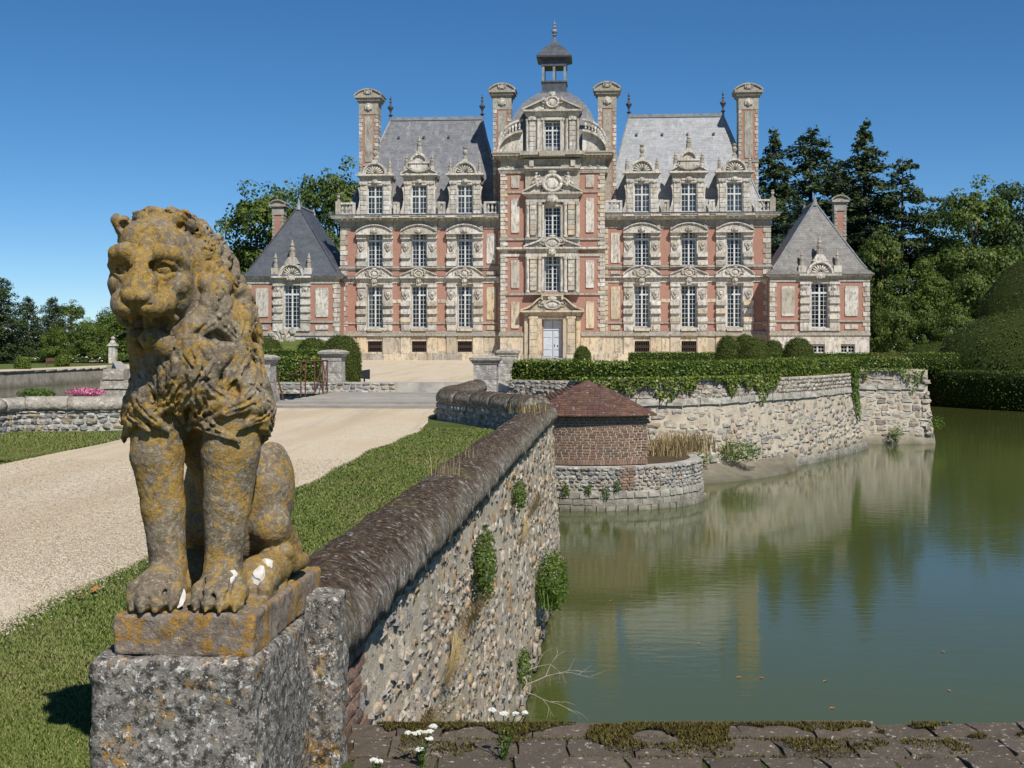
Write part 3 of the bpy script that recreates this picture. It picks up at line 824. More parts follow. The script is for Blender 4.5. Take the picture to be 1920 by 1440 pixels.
BW = Path([(12.2, 48.6), (15.75, 48.45), (15.72, 49.0), (15.9, 51.2), (18.4, 60.2), (36.0, 119)], 1)
w2 = empty('moat_wall', (14, 48.5, -2.2), label='flat pale stone wall with hedge on top standing right of the bastion', cat='wall')
wall_core(w2, BW, 0, BW.L, [(0.0, 0.62), (0.0, -0.1), (0.34, -2.5), (-0.6, -2.5), (-0.6, 0.62)], 'mortar_warm', 0.4)
items = []; band = []
for s, z, w, h in layout(0, 7, -1.85, -0.13, (0.16, 0.5), (0.12, 0.26), rng, 0.8):
    p, tg, nr = BW.at(s); k = bpush(z)
    items.append(((p[0] + nr[0] * k, p[1] + nr[1] * k, z), tg, nr, 0.14, w * rng.uniform(.8, 1), h * rng.uniform(.8, 1), 0.2, rng.uniform(0.005, 0.04)))
for s, z, w, h in layout(0, 7, 0.1, 0.6, (0.25, 0.5), (0.12, 0.18), rng):
    p, tg, nr = BW.at(s); items.append(((p[0], p[1], z), tg, nr, 0.0, w, h, 0.2, rng.uniform(0.01, 0.04)))
s = 0
while s < 6:
    w = rng.uniform(0.5, 1.0); p, tg, nr = BW.at(s + w / 2); band.append(((p[0], p[1], -0.02), tg, nr, 0.0, w, 0.20, 0.3, 0.08)); s += w
place_stones(w2, items, V_RUBBLE, 'stone', 150)
place_stones(w2, band, V_ASHLAR, 'string_course_block', 12, 0.99)
# the front and left sides of the island beside the bridge
w3 = empty('moat_wall', (-6, 41, -2.2), label='flint retaining wall of the island seen past the bridge railing', cat='wall')
IW2 = Path([(-31.5, 101.0), (-14.0, 46.0), (-12.5, 41.2), (-0.4, 41.2), (-0.1, 37.0)], 1)
wall_core(w3, IW2, 0, IW2.L, [(0.02, 0.35), (0.02, -2.5), (-0.6, -2.5), (-0.6, 0.35)], 'mortar_grey', 1.0)
items = []
for s, z, w, h in layout(64.5, 71.5, -0.9, 0.34, (0.14, 0.3), (0.1, 0.17), rng):
    p, tg, nr = IW2.at(s); items.append(((p[0] + nr[0] * .02, p[1] + nr[1] * .02, z), tg, nr, 0.0, w, h, 0.16, rng.uniform(0.01, 0.05)))
place_stones(w3, items, V_FLINT_GREY, 'flint', 120)
tag(MB().box(-32, -31.5, 101, 168, -2.4, 0.0).build('moat_wall', M['quay_stone']), 'plain side wall of the island along the left arm of the moat', 'wall')
# far quay of the left arm
QP = Path([(-44.7, 34), (-44.8, 112), (-43.0, 137), (-43.0, 174)], 1)
qy = empty('quay_wall', (-44, 120, -2.2), label='long straight quay wall along the garden side of the moat', cat='wall')
wall_core(qy, QP, 0, QP.L, [(0.0, -0.72), (0.15, -2.5), (-0.5, -2.5), (-0.5, -0.72)], 'quay_stone', 3)
rng = random.Random(47)
coping_run(qy, QP, 60, QP.L, 2.2, [(0.1, 0), (0.1, 0.18), (-0.5, 0.18), (-0.5, 0.0)], -0.86, 'ashlar_pale', 1.0, rng, 0.02)
# quay of the right bank
RP = Path(catmull([(75, 5.1), (50, 40), (31.5, 70), (28, 77), (26.5, 84.5), (36, 96), (52, 122), (62, 172)], 8), -1)
rb = empty('bank_wall', (28, 77, -2.2), label='low shaded bank wall under the clipped hedge across the water', cat='wall')
wall_core(rb, RP, 0, RP.L, [(0.05, -0.72), (0.1, -2.5), (-0.4, -2.5), (-0.4, -0.72)], 'quay_stone', 2)

# ------------------------------------------------------------------ round tower base with the brick cabin
TC = (1.8, 31.4)
tower = empty('round_tower', (TC[0], TC[1], -2.2), label='round flint tower base standing in the moat below the brick cabin', cat='tower')
TP = Path([(TC[0] + 2.82 * math.sin(a), TC[1] - 2.82 * math.cos(a)) for a in np.linspace(R(-130), R(150), 70)], 1)
MB().lathe([(2.9, -0.3), (2.88, 0.1), (2.83, 0.45), (2.80, 1.0), (2.70, 1.02)], 0, 0, 72).build('wall_core', M['mortar_grey'], tower)
rng = random.Random(51)
items = []; low = []
for s, z, w, h in layout(0, TP.L, -1.72, -1.2, (0.10, 0.19), (0.075, 0.115), rng):
    p, tg, nr = TP.at(s); items.append(((p[0], p[1], z), tg, nr, 0.04, w, h, 0.14, rng.uniform(0.015, 0.05)))
for s, z, w, h in layout(0, TP.L, -2.2, -1.74, (0.18, 0.36), (0.14, 0.17), rng):
    p, tg, nr = TP.at(s); low.append(((p[0], p[1], z), tg, nr, 0.08, w, h, 0.2, 0.05 + (0.05 if z < -2.05 else 0) + rng.uniform(0, 0.02)))
place_stones(tower, items, V_FLINT_GREY, 'flint', 285)
place_stones(tower, low, V_ASHLAR, 'block', 90)
items = []
for k in range(8):
    a = TP.L * (130 + 14) / 280
    for q in (0, 1):
        p, tg, nr = TP.at(a + q * 0.17 + (0.05 if k % 2 else 0)); items.append(((p[0], p[1], -1.66 + k * 0.064), tg, nr, 0.04, 0.17, 0.056, 0.14, 0.045))
place_stones(tower, items, V_RED, 'brick', 40)
obj('earth_fill', MB().lathe([(2.7, 1.0), (2.4, 1.04), (0.3, 1.12)], 0, 0, 40).mesh('earth_fill', M['soil']), tower)

cabin = empty('brick_cabin', (TC[0], TC[1], -1.16), label='small brick cabin with a dark red tiled roof on the round tower', cat='cabin')
CR = 2.66; H0, H1 = -1.16, -0.06; A0 = R(28.5)
prof = [(TC[0] + (CR - 0.002) * math.sin(a), TC[1] - (CR - 0.002) * math.cos(a)) for a in np.linspace(-A0, A0, 40)]
plan = prof + [(prof[-1][0], 33.9), (prof[0][0], 33.9)]
cv = [(x - TC[0], y - TC[1], 0.0) for x, y in plan] + [(x - TC[0], y - TC[1], H1 - H0) for x, y in plan]
n = len(plan)
cme = raw_mesh('wall', cv, [tuple(range(n - 1, -1, -1)), tuple(range(n, 2 * n))] + [(i, (i + 1) % n, (i + 1) % n + n, i + n) for i in range(n)], M['mortar_warm'])
obj('wall', cme, cabin)
CPth = Path([(TC[0] + CR * math.sin(a), TC[1] - CR * math.cos(a)) for a in np.linspace(-A0, A0, 40)], 1)
items = []
s = 0.02
while s < CPth.L - 0.03:
    p, tg, nr = CPth.at(s + 0.03); items.append(((p[0], p[1], H0 + 0.06), tg, nr, 0.0, 0.058, 0.115, 0.1, 0.022)); s += 0.064
z = H0 + 0.125 + 0.03; r_ = 0
while z < H1 - 0.02:
    s = -0.08 if r_ % 2 else 0.0
    while s < CPth.L - 0.02:
        w = 0.158 if rng.random() < 0.6 else 0.12
        p, tg, nr = CPth.at(s + w / 2)
        items.append(((p[0], p[1], z), tg, nr, 0.0, w - 0.008, 0.0455, 0.1, 0.012 + rng.uniform(-0.003, 0.004))); s += w + 0.012
    z += 0.0605; r_ += 1
place_stones(cabin, items, V_BRICK, 'brick', 296, 0.98)
plate = [(TC[0] + (CR + 0.03) * math.sin(a), TC[1] - (CR + 0.03) * math.cos(a)) for a in np.linspace(-A0, A0, 24)]
ev = [(TC[0] + (CR + 0.2) * math.sin(a), TC[1] - (CR + 0.2) * math.cos(a)) for a in np.linspace(-A0 * 1.10, A0 * 1.10, 25)]
ev = ev + [(ev[-1][0] + 0.05, 33.9), (ev[0][0] - 0.05, 33.9)]
apex = Vector((1.85, 30.95, 0.72))
rm = MB(); n = len(ev)
rm.add([(x - TC[0], y - TC[1], H1 + 0.0 - H0) for x, y in ev] + [(apex.x - TC[0], apex.y - TC[1], apex.z - 0.03 - H0)], [(i, (i + 1) % n, n) for i in range(n)])
roof_o = rm.build('roof', M['roof_tile'], cabin)
# tiles: courses from eave to apex on the visible slope
tv = []; tf = []
dense = []
for (xa, ya), (xb, yb) in zip(ev, ev[1:] + ev[:1]):
    L = math.hypot(xb - xa, yb - ya); k = max(1, int(L / 0.06))
    for i in range(k): dense.append((xa + (xb - xa) * i / k, ya + (yb - ya) * i / k))
EP = Path(dense + [dense[0]], 1)
rows = 21
for j in range(rows):
    f0 = j / rows; f1 = min(1.0, (j + 1.25) / rows)
    per = EP.L * (1 - f0); cnt = max(4, int(per / 0.13))
    for i in range(cnt):
        u0 = (i + (0.5 if j % 2 else 0)) / cnt; u1 = u0 + 0.96 / cnt
        q0 = EP.at((u0 % 1) * EP.L)[0]; q1 = EP.at((u1 % 1) * EP.L)[0]
        if np.linalg.norm(q1 - q0) > 0.5: continue
        def lerp(q, f, lift): 
            b = Vector((q[0], q[1], H1)); p = b.lerp(apex, f); return (p.x - TC[0], p.y - TC[1], p.z + lift - H0)
        dz = rng.uniform(-0.004, 0.006)
        b = len(tv)
        tv += [lerp(q0, f0, 0.035 + dz), lerp(q1, f0, 0.035 + dz + rng.uniform(-0.004, 0.004)), lerp(q1, f1, 0.012), lerp(q0, f1, 0.012), lerp(q0, f0, 0.012), lerp(q1, f0, 0.012)]
        tf += [(b, b + 1, b + 2, b + 3), (b + 4, b + 5, b + 1, b)]
o = obj('roof_tiles', raw_mesh('roof_tiles', tv, tf, M['roof_tile']), cabin); o['kind'] = 'stuff'
bm_ = MB()
for sx in (-1, 1): bm_.box(sx * 1.2 - 0.04, sx * 1.2 + 0.04, -2.3, 2.3, H1 - H0 - 0.09, H1 - H0)
bm_.build('rafter_plate', M['iron_dark'], cabin)

# mud and footing ledge between tower and bastion
mb = MB(); ledge = catmull([(3.9, 33.5), (5.0, 34.15), (6.3, 35.0), (7.7, 36.6), (8.5, 38.2)], 6)
inner = catmull([(3.3, 34.9), (5.0, 35.4), (6.1, 36.6), (7.5, 38.5), (8.6, 39.6)], 6)
vv = [(x + random.Random(i).uniform(-.06, .06), y, -2.10) for i, (x, y) in enumerate(ledge)] + [(x, y, -1.62) for x, y in inner]
k = len(ledge); mid = [((vv[i][0] + vv[i + k][0]) / 2 + random.Random(i + 50).uniform(-.1, .1), (vv[i][1] + vv[i + k][1]) / 2, -1.94 + random.Random(i).uniform(-0.05, 0.08)) for i in range(k)]
skirt = [(x, y - 0.02, -2.4) for x, y, z in vv[:k]]
vv = skirt + vv[:k] + mid + vv[k:]
ff = []
for r_ in range(3):
    for i in range(k - 1): ff.append((r_ * k + i, r_ * k + i + 1, (r_ + 1) * k + i + 1, (r_ + 1) * k + i))
tag(obj('bank', raw_mesh('bank', vv, ff, M['mud'], True)), 'narrow muddy ledge at the foot of the bastion', 'bank', kind='structure')

# ------------------------------------------------------------------ bridge, piers, gate
rng = random.Random(61)
bridge = empty('bridge', (-3.6, 36, 0), label='wooden plank bridge over the moat at the end of the drive', cat='bridge')
y = 31.25; plank = MB().box(-0.5, 0.5, -0.5, 0.5, -0.5, 0.5).mesh('plank', M['plank_wood'])
while y < 41.2:
    w = rng.uniform(0.19, 0.25); cx = -3.75 + (y - 31) * AX
    obj('plank', plank, bridge, (cx + 3.6 + rng.uniform(-.04, .04), y + w / 2 - 36, 0.01 + rng.uniform(-0.012, 0.015)), (0, 0, -AX + rng.uniform(-.004, .004)), (5.15 + rng.uniform(-.1, .1), w - 0.015, 0.07))
    y += w
for k in (-2.2, -0.75, 0.75, 2.2):
    MB().box(k - 0.15, k + 0.15, -4.8, 5.2, -0.42, -0.04).build('beam', M['plank_wood'], bridge, (-0.1, 0, 0), -AX)
sill = MB().box(-2.75, 2.75, -0.12, 0.12, -0.3, 0.025); sill.build('sill_beam', M['plank_wood'], bridge, (-0.2, -4.9, 0), -AX)
def pier(loc, w, h, label, capw, seed, brickfoot=False):
    t = empty('gate_pier', loc, -AX, label=label, cat='pier', group='stone piers at the ends of the bridge')
    rg = random.Random(seed); z = -0.05; k = 0
    MB().box(-w / 2 + .03, w / 2 - .03, -w / 2 + .03, w / 2 - .03, -0.3, h - 0.05).build('core', M['mortar_grey'], t)
    while z < h - 0.2:
        hh = min(rg.uniform(0.28, 0.42), h - 0.16 - z); e = w / 2 + (0.07 if z < 0.2 else 0)
        b = MB().frustum(0, 0, z + 0.004, z + hh - 0.004, e, e, e - 0.004, e - 0.004); b.build('block', M['pier_stone'], t, (rg.uniform(-.008, .008), rg.uniform(-.008, .008), 0)); z += hh
    c = capw / 2
    MB().sq_lathe([(w / 2 + 0.02, h - 0.16), (c - 0.05, h - 0.10), (c, h - 0.06), (c + 0.01, h + 0.0), (c - 0.12, h + 0.055), (c - 0.3, h + 0.075)]).build('cap', M['ashlar_grey'], t)
    return t
pier((-6.65, 33.9, 0), 0.66, 1.22, 'weathered pale stone pier at the near left corner of the bridge', 0.84, 1)
pier((-5.80, 41.6, 0), 0.64, 1.33, 'pale stone pier with flat cap beside the rusty open gate', 0.86, 2)
pier((-0.70, 34.2, 0), 0.62, 1.20, 'squat stone pier ending the curved wall at the bridge', 0.80, 3)
pier((-0.12, 41.4, 0), 0.60, 1.36, 'taller stone pier where the long hedge begins', 0.74, 4)
# stepped masonry behind the left wing wall
st = empty('stepped_wall', (-9, 29, 0), label='stepped grey masonry wall end behind the left flint wall', cat='wall')
for (x0, x1, z0, z1) in ((-9.3, -8.35, 0.0, 0.55), (-8.35, -7.3, 0.0, 0.55), (-9.25, -8.6, 0.55, 0.76), (-8.6, -7.9, 0.55, 0.76), (-7.9, -7.3, 0.55, 0.76), (-9.2, -8.7, 0.76, 1.0), (-8.6, -7.4, 0.76, 0.93), (-8.2, -7.5, 0.93, 1.12)):
    MB().frustum((x0 + x1) / 2 + 9, 0, z0 + 0.004, z1 - 0.004, (x1 - x0) / 2 - 0.005, 0.3, (x1 - x0) / 2 - 0.02, 0.27).build('block', M['ashlar_grey'], st)

gate = empty('iron_gate', (-6.05, 37.2, 0), label='rusty iron gate leaf standing open at the bridge edge', cat='gate')
gv = [(-0.12, 0.2, 0), (0.16, 3.6, 0)]
A, B = Vector(gv[0]), Vector(gv[1])
def gp(t, z): q = A.lerp(B, t); return (q.x, q.y, z)
for t in (0, 0.16, 0.5, 0.82, 1.0): MB().bar(gp(t, 0.05), gp(t, 1.08), 0.045).build('upright', M['rust'], gate)
MB().bar(gp(0, 1.06), gp(1, 1.06), 0.04).build('top_rail', M['rust'], gate)
for a_, b_ in ((0.5, 0.82), (0.82, 1.0)):
    MB().bar(gp(a_, 0.1), gp(b_, 1.05), 0.025).bar(gp(a_, 1.05), gp(b_, 0.1), 0.025).build('brace', M['rust'], gate)
post = empty('railing_post', (-6.32, 34.2, 0), label='rusty railing post with slanting stay next to near left pier', cat='post')
MB().bar((0, 0, 0), (0, 0, 1.08), 0.05).build('upright', M['rust'], post)
MB().bar((0.02, 0.05, 0.75), (0.22, 0.1, 0.0), 0.04).build('stay', M['rust'], post)
post = empty('railing_post', (-0.42, 35.4, 0), label='rusty railing post between the two right hand piers', cat='post')
MB().bar((0, 0, 0), (0, 0, 1.0), 0.06).build('upright', M['rust'], post)
MB().bar((-0.1, -0.1, 0.0), (-0.1, -0.1, 0.85), 0.05).build('white_stake', M['white_paint'], post)
ch = MB(); ch.tube([(-6.32 + 0.26 * t, 34.2 + 3.2 * t, 0.95 - 0.45 * 4 * t * (1 - t) * 0.5) for t in np.linspace(0, 1, 16)], 0.016, 5)
tag(ch.build('chain', M['rust']), 'rusty sagging chain between railing post and gate', 'chain')
# ------------------------------------------------------------------ the chateau
CH = empty('chateau', (4.52, 141.0, 0.0), -R(4.1), label='red brick and pale stone chateau with steep slate roofs and a central domed pavilion', cat='chateau')
SW, SCR, SG, BR = M['stone_white'], M['stone_cream'], M['stone_grey'], M['brick_wall']
def unit(mat, name='block'):
    return MB().box(-0.5, 0.5, -0.5, 0.5, -0.5, 0.5).mesh(name, mat)
def chamfer_unit(mat, name='block', c=0.08):
    b = MB(); b.frustum(0, 0, -0.5, -0.5 + c, 0.5 - c * .5, 0.5, 0.5, 0.5).frustum(0, 0, -0.5 + c, 0.5 - c, 0.5, 0.5, 0.5, 0.5).frustum(0, 0, 0.5 - c, 0.5, 0.5, 0.5, 0.5 - c * .5, 0.5)
    return b.mesh(name, mat)
U_W = chamfer_unit(SW); U_C = chamfer_unit(SCR); U_G = chamfer_unit(SG)
def blk(name, x0, x1, y0, y1, z0, z1, parent=None, me=None):
    return obj(name, me or U_W, parent or CH, ((x0 + x1) / 2, (y0 + y1) / 2, (z0 + z1) / 2), None, (abs(x1 - x0), abs(y1 - y0), abs(z1 - z0)))
crng = random.Random(77)

# --- carvings shared by the facade
def scroll(mb, cx, cz, r, d, y, th, turns=1.4, n=16, start=90):
    pts = []; rad = []
    for i in range(n + 1):
        t = i / n; a = R(start) + d * t * turns * 2 * math.pi; rr = r * (1 - 0.78 * t)
        pts.append((cx + rr * math.cos(a), y, cz + rr * math.sin(a))); rad.append(th * (1 - 0.45 * t))
    return mb.tube(pts, rad, 6)
def lumps(mb, cx, cz, w, h, y, d, n, seed):
    r = random.Random(seed)
    for i in range(n):
        x = r.uniform(0.05, 0.5) * w; z = r.uniform(-0.5, 0.5) * h * (1 - 0.6 * x / (0.5 * w)); s = r.uniform(0.09, 0.17) * min(w, h)
        for sg in (-1, 1): mb.blob((cx + sg * x, y, cz + z), (s, d * r.uniform(0.6, 1.1), s * r.uniform(0.8, 1.3)), 1, 0.15, r)
    return mb
def mask_mesh():
    mb = MB(); r = random.Random(3)
    mb.blob((0, 0, 0), (0.20, 0.17, 0.25), 2).blob((0, -0.16, -0.03), (0.045, 0.06, 0.08), 1).blob((-0.08, -0.13, 0.07), (0.06, 0.05, 0.03)).blob((0.08, -0.13, 0.07), (0.06, 0.05, 0.03))
    mb.blob((0, -0.13, -0.13), (0.07, 0.05, 0.03))
    for i in range(12):
        a = R(-20 + 220 * i / 11); mb.blob((0.24 * math.cos(a), 0.0, 0.26 * math.sin(a)), (0.085, 0.10, 0.085), 1, 0.2, r)
    return mb.mesh('carved_mask', SW, True)
def lion_mask_mesh():
    mb = MB(); r = random.Random(4)
    mb.blob((0, 0, 0), (0.26, 0.16, 0.27), 2).blob((0, -0.14, -0.08), (0.12, 0.1, 0.09), 1).blob((-0.1, -0.13, 0.06), (0.06, 0.05, 0.05)).blob((0.1, -0.13, 0.06), (0.06, 0.05, 0.05))
    for i in range(14):
        a = 2 * math.pi * i / 14; mb.blob((0.33 * math.cos(a), 0.03, 0.32 * math.sin(a)), (0.11, 0.10, 0.11), 1, 0.25, r)
    mb.tube([(-0.2, -0.06, -0.25), (-0.1, -0.08, -0.42), (0, -0.08, -0.47), (0.1, -0.08, -0.42), (0.2, -0.06, -0.25)], 0.06, 6)
    return mb.mesh('lion_mask', SW, True)
def cartouche_mesh(name, w, h, seed, mat=None):
    mb = MB()
    ring = [(w * 0.27 * math.cos(a), -0.08, h * 0.38 * math.sin(a)) for a in np.linspace(0, 2 * math.pi, 21)]
    mb.tube(ring, 0.08 * min(w, h) + 0.02, 6).blob((0, 0, 0), (w * 0.22, 0.14, h * 0.32), 2)
    for sg in (-1, 1):
        scroll(mb, sg * w * 0.36, 0.1 * h, h * 0.26, -sg, -0.06, 0.07); scroll(mb, sg * w * 0.24, -0.38 * h, h * 0.18, sg, -0.06, 0.06)
    lumps(mb, 0, 0, w, h * 0.8, 0.0, 0.13, 8, seed)
    mb.blob((0, -0.1, 0.5 * h), (0.16 * w, 0.14, 0.12 * h), 1)
    return mb.mesh(name, mat or SW, True)
def shell_mesh(r0):
    mb = MB()
    for i in range(9):
        a = R(12 + 156 * i / 8)
        mb.tube([(0.15 * r0 * math.cos(a), -0.03, 0.15 * r0 * math.sin(a)), (0.6 * r0 * math.cos(a), -0.10, 0.6 * r0 * math.sin(a)), (r0 * math.cos(a), 0.0, r0 * math.sin(a))], [0.05 * r0, 0.10 * r0, 0.13 * r0], 6)
    lumps(mb, 0, 0.0, r0 * 2.0, 0.5 * r0, -0.05, 0.14, 6, 12)
    return mb.mesh('shell', SW, True)
def urn_mesh(h, mat, top='vase'):
    if top == 'vase': pr = [(0.30, 0), (0.30, 0.16), (0.18, 0.2), (0.12, 0.3), (0.24, 0.42), (0.30, 0.56), (0.26, 0.70), (0.15, 0.78), (0.27, 0.86), (0.30, 0.93), (0.12, 1.0)]
    else: pr = [(0.28, 0), (0.28, 0.3), (0.20, 0.33), (0.26, 0.42), (0.27, 0.52), (0.15, 0.60), (0.22, 0.68), (0.13, 0.80), (0.10, 0.9), (0.02, 1.0)]
    return MB().lathe([(r * h * 0.62, z * h) for r, z in pr], 0, 0, 10).mesh('finial', mat, False)
MASK, LION, SHELL = mask_mesh(), lion_mask_mesh(), shell_mesh(0.95)
CART_S, CART_T = cartouche_mesh('cartouche', 1.7, 1.0, 5), cartouche_mesh('cartouche', 1.5, 0.85, 6)
CART_L = cartouche_mesh('cartouche', 3.6, 2.3, 7)
CART_M = cartouche_mesh('cartouche', 2.8, 1.5, 8)
FRIEZE = lumps(MB(), 0, 0, 1.9, 0.45, 0, 0.12, 10, 9).mesh('frieze_carving', SW, True)
def garland_mesh(w):
    mb = MB(); r = random.Random(8)
    for i in range(15):
        t = i / 14 * 2 - 1; mb.blob((t * w / 2, -0.06, -0.35 * w * (1 - t * t) * 0.5), 0.13 + 0.05 * (1 - t * t), 1, 0.25, r)
    return mb.mesh('garland', SG, True)
GARL = garland_mesh(2.6)
URN, FIN, FIN_S = urn_mesh(1.45, SG), urn_mesh(1.75, SG, 'pin'), urn_mesh(1.45, SG, 'pin')

# --- windows
def window_mesh(w, h, cols, rows, transom=None):
    mb = MB(); e = 0.09
    mb.box(-w / 2, -w / 2 + e, 0, 0.09, 0, h).box(w / 2 - e, w / 2, 0, 0.09, 0, h).box(-w / 2 + e, w / 2 - e, 0, 0.09, 0, 0.12).box(-w / 2 + e, w / 2 - e, 0, 0.09, h - 0.1, h)
    mb.box(-0.085, 0.085, -0.03, 0.10, 0.12, h - 0.1)
    if transom: mb.box(-w / 2 + e, w / 2 - e, -0.025, 0.095, transom - 0.08, transom + 0.08)
    for c in range(1, cols):
        if c * 2 == cols: continue
        x = -w / 2 + w * c / cols; mb.box(x - 0.02, x + 0.02, 0.02, 0.06, 0.12, h - 0.1)
    for r_ in range(1, rows):
        z = h * r_ / rows
        mb.box(-w / 2 + e, w / 2 - e, 0.022, 0.058, z - 0.02, z + 0.02)
    return mb.mesh('window', M['white_paint'])
def pane_mesh(w, h): return MB().add([(-w / 2 + .04, 0.075, 0.05), (w / 2 - .04, 0.075, 0.05), (w / 2 - .04, 0.075, h - .05), (-w / 2 + .04, 0.075, h - .05)], [(0, 1, 2, 3)]).mesh('glass', M['glass'])
def curtain_mesh(w, h):
    vs = []; fs = []
    for sg in (-1, 1):
        b = len(vs); nx, nz = 9, 8
        for j in range(nz):
            z = h * j / (nz - 1); t = j / (nz - 1); pinch = 0.24 - 0.15 * math.exp(-((t - 0.35) / 0.16) ** 2) + 0.03 * t
            for i in range(nx):
                x = w / 2 * (1 - 2 * pinch * i / (nx - 1)); vs.append((sg * x, 0.2 + 0.05 * math.sin(i * 2.4), z))
        for j in range(nz - 1):
            for i in range(nx - 1): fs.append((b + j * nx + i, b + j * nx + i + 1, b + (j + 1) * nx + i + 1, b + (j + 1) * nx + i))
    return raw_mesh('curtain', vs, fs, M['curtain'], True)
WIN = {}
for key, a in {'gf': (1.66, 4.6, 4, 9, 3.6), 'ff': (1.66, 3.75, 4, 8, 2.95), 'dm': (1.72, 3.2, 4, 5, 1.95), 'c1': (1.74, 3.85, 4, 8, 2.9), 'c2': (1.74, 3.35, 4, 7, 2.45), 'at': (1.74, 3.3, 4, 7, 2.35), 'pv': (1.80, 4.75, 4, 10, 3.7), 'bs': (1.5, 0.85, 4, 2, None)}.items():
    WIN[key] = (window_mesh(*a), pane_mesh(a[0], a[1]), curtain_mesh(a[0], a[1]))
def window(key, x, y, z, parent, curtain=True):
    f, p, c = WIN[key]
    o = obj('window', f, parent, (x, y, z)); obj('glass', p, o)
    if curtain: obj('curtain', c, o)
    return o

# --- mouldings
def seg_pts(cx, z0, hw, h, n=14):
    r = (hw * hw + h * h) / (2 * h); zc = z0 + h - r; a = math.asin(min(1, hw / r))
    return [(cx + r * math.sin(-a + 2 * a * i / n), zc + r * math.cos(-a + 2 * a * i / n)) for i in range(n + 1)]
def pediment(kind, cx, z0, hw, h, y0, parent, th=0.16, mat=None, back=0.0):
    mat = mat or SW; mb = MB()
    pts = seg_pts(cx, z0, hw, h) if kind == 'seg' else [(cx - hw, z0), (cx, z0 + h), (cx + hw, z0)]
    mb.prism(pts, y0 + 0.14, back); mb.strip(pts, th * 0.6, y0 + 0.07, back); 
    pts2 = [(x, z + th * 0.55) for x, z in pts]; mb.strip(pts2, th * 0.55, y0 - 0.06, back)
    mb.box(cx - hw - 0.05, cx + hw + 0.05, y0, back, z0 - th, z0)
    return mb.build('pediment', mat, parent)
def bands(name, mat, segs, parent=None):
    mb = MB()
    for q in segs: mb.box(*q)
    return mb.build(name, mat, parent or CH)

